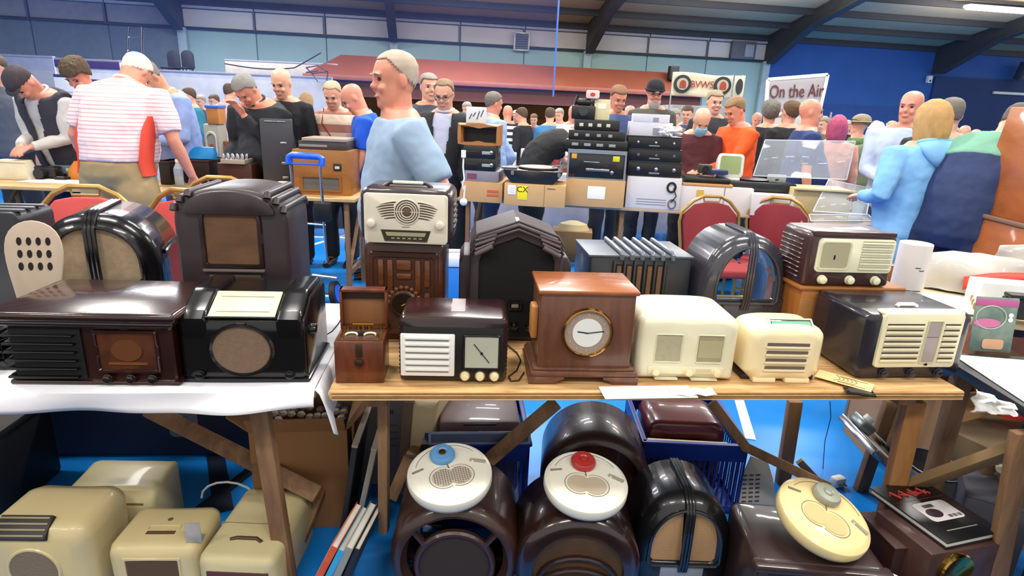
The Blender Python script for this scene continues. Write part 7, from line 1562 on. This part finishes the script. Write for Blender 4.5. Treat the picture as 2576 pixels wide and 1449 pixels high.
# right group
HB = '#7fb6e6'
person('woman with blond bobbed hair in a light blue hooded top, seen from behind', place(2362, 3.75), 3.8, R(14), H=1.66, lean=R(2), hp=R(4), arms=((.2, .22, 1.1), (-.24, .2, 1.12)), shirt=HB, trousers=HB, skin='fair', hair='bob', hc='#b9935c', belly=.05, build=1.22, extras=(('hood',),))
person('bald man in a pale lilac top facing the woman in light blue', place(2296, 4.8), 4.85, R(150), H=1.78, hp=R(6), hy=R(20), arms=((.1, .3, 1.1), (-.22, .2, 1.0)), shirt='#b4c2de', trousers='#3b4a6c', skin='pink', hair='bald', build=1.1)
person('grey-haired man in a dark grey top seen from behind, right of the blond woman', place(2400, 4.3), 4.35, R(-15), H=1.72, hp=R(4), shirt='#24272d', trousers='#171a24', skin='fair', hair='crop', hc='#6e665e', build=1.1)
person('man in a green and navy jacket bending towards the tall console, seen from behind', place(2500, 3.45), 3.5, R(-62), H=1.78, lean=R(38), hp=R(10), arms=((.2, .4, .9), (-.25, .3, .86)), shirt='#24335c', trousers='#1a2444', skin='fair', hair='crop', hc='#5a5048', belly=.08, build=1.3, smat=M('#24335c', .8, bump=.3, bs=9), extras=(('yoke', '#6fa48c'),))
bake_people()
# green yoke on the jacket is a colour change over the shoulders of the cloth itself
# props in hands
def prop(name, lab, cat, P, rot, fn):
    t = thing(name, lab, cat, P); t.rotation_euler = rot; fn(t); return t
# ---- far crowd: simpler copies of five figures, each standing where the photo shows a head
proto = {}
for k, (hr, hcol, skn) in enumerate([('short', '#8f8880', 'fair'), ('bald', '#8a8680', 'pink'), ('short', '#4d3b2c', 'fair'), ('fringe', '#b9b2a8', 'pink'), ('bob', '#9a7a52', 'pale')]):
    proto[k] = person('far browser', 0, 40, 0, vox=.015, hair=hr, hc=hcol, skin=skn, belly=.03, lean=R(4), hp=R(14))[0]
bake_people()
SH = {'#16181d': 'black', '#2e4a7a': 'navy blue', '#cfcfd6': 'white', '#8a3030': 'dark red', '#5c6a52': 'olive', '#9bb0cc': 'pale blue', '#6b5a4a': 'brown', '#c9a9b0': 'pink', '#1f6f86': 'teal', '#3b3d44': 'charcoal', '#b89c74': 'tan'}
HN_ = ['grey-haired', 'bald', 'dark-haired', 'white-fringed', 'long-haired']
crowd = [(485, 218, 8.2, '#1f6f86', 2, 130, 'right of the bag man'), (545, 235, 9.4, '#3b3d44', 2, 150, 'left of the pink-topped browser'), (568, 206, 8.6, '#c9a9b0', 2, -20, 'in front of the grey partition'), (765, 232, 8.8, '#b89c74', 4, -10, 'left of the striped sweater man'), (738, 244, 10.2, '#cfcfd6', 0, 170, 'far behind the black sweater man'),
         (1180, 254, 9.4, '#16181d', 0, 150, 'right of the blazer man'), (1205, 268, 10.4, '#cfcfd6', 3, -20, 'left of the heavy man in pale blue'), (1278, 262, 9.2, '#cfcfd6', 1, 0, 'under the canopy, in the striped group'), (1322, 268, 8.8, '#16181d', 2, 60, 'under the canopy near the lit bar'), (1385, 268, 8.6, '#3f7fb5', 2, -5, 'behind the leaning person'),
         (1412, 270, 9.8, '#cfcfd6', 0, 150, 'left of the black equipment'), (1440, 262, 8.4, '#cfcfd6', 1, 200, 'behind the projector'), (1460, 272, 10.6, '#8a3030', 0, 180, 'far behind the projector'), (1590, 262, 9.0, '#cfcfd6', 3, 150, 'between the polo and beanie men'), (1700, 270, 8.8, '#6b5a4a', 0, 160, 'right of the beanie man'),
         (1735, 262, 8.7, '#2e4a7a', 2, 150, 'below the cream banner'), (1905, 280, 10, '#cfcfd6', 3, 170, 'left of the white banner posts'), (2080, 290, 9.4, '#6b5a4a', 0, 120, 'right of the navy shirt man'), (2205, 300, 10.4, '#5c6a52', 3, 160, 'behind the olive man'), (2240, 300, 9, '#3b3d44', 3, 190, 'left of the bald man in lilac'),
         (2262, 318, 8, '#9bb0cc', 0, 150, 'just left of the blond woman'), (2430, 312, 8.2, '#16181d', 1, 150, 'between the dark man and the console'), (2452, 322, 9.4, '#3b3d44', 3, 180, 'left edge of the tall console'), (2190, 312, 11.2, '#cfcfd6', 3, 200, 'far before the blue wall'), (2130, 300, 11.4, '#16181d', 0, 180, 'far behind the headscarf'),
         (510, 236, 10.5, '#2e4a7a', 0, 160, 'far before the grey partition'), (1345, 284, 11, '#8a3030', 2, 170, 'far under the canopy'), (1240, 285, 11.4, '#2e4a7a', 0, 180, 'far behind the heavy man'), (1520, 270, 11, '#3b3d44', 0, 180, 'far right under the canopy'), (1505, 280, 12, '#cfcfd6', 3, 180, 'farthest under the canopy'), (1300, 275, 12, '#16181d', 0, 170, 'farthest at the lit bar'), (1655, 282, 11, '#9bb0cc', 0, 180, 'far behind the beanie man'), (2010, 296, 11.6, '#3b3d44', 2, 180, 'far behind the navy shirt man'), (85, 205, 7.2, '#b89c74', 3, 170, 'behind the vest man'), (120, 215, 8.4, '#cfcfd6', 0, 180, 'left of the red shirt man'), (2350, 322, 9.6, '#5c6a52', 2, 180, 'behind the right group'), (2400, 318, 11, '#8a3030', 0, 180, 'far at the right')]
SH['#3f7fb5'] = 'mid-blue'; used = set()
for (px, py, dy, c, k, yw, where) in crowd:
    if 8.75 < dy < 10.1 and px < 1760: dy = 8.5 if dy < 9.4 else 10.2
    P = D(px, py, dy); Hh = max(1.45, min(1.9, P.z)); r0 = proto[k]
    mt = M(c, .85, var=.07); mats = {'shirt': mt}
    if px == 1278: mats['shirt'] = M('#e4e2e4', .85, bands=(2, .09, .5, '#25262e'))
    o = clone(r0, (P.x, dy, 0), R(yw), '%s browser in a %s top, %s' % (HN_[k], SH[c] if px != 1278 else 'black and white striped', where), mats)
    o.scale = (Hh/1.76,)*3; o['group'] = 'far crowd of browsers'
for r0 in proto.values():
    for ch in kids(r0): bpy.data.objects.remove(ch)
    bpy.data.objects.remove(r0)
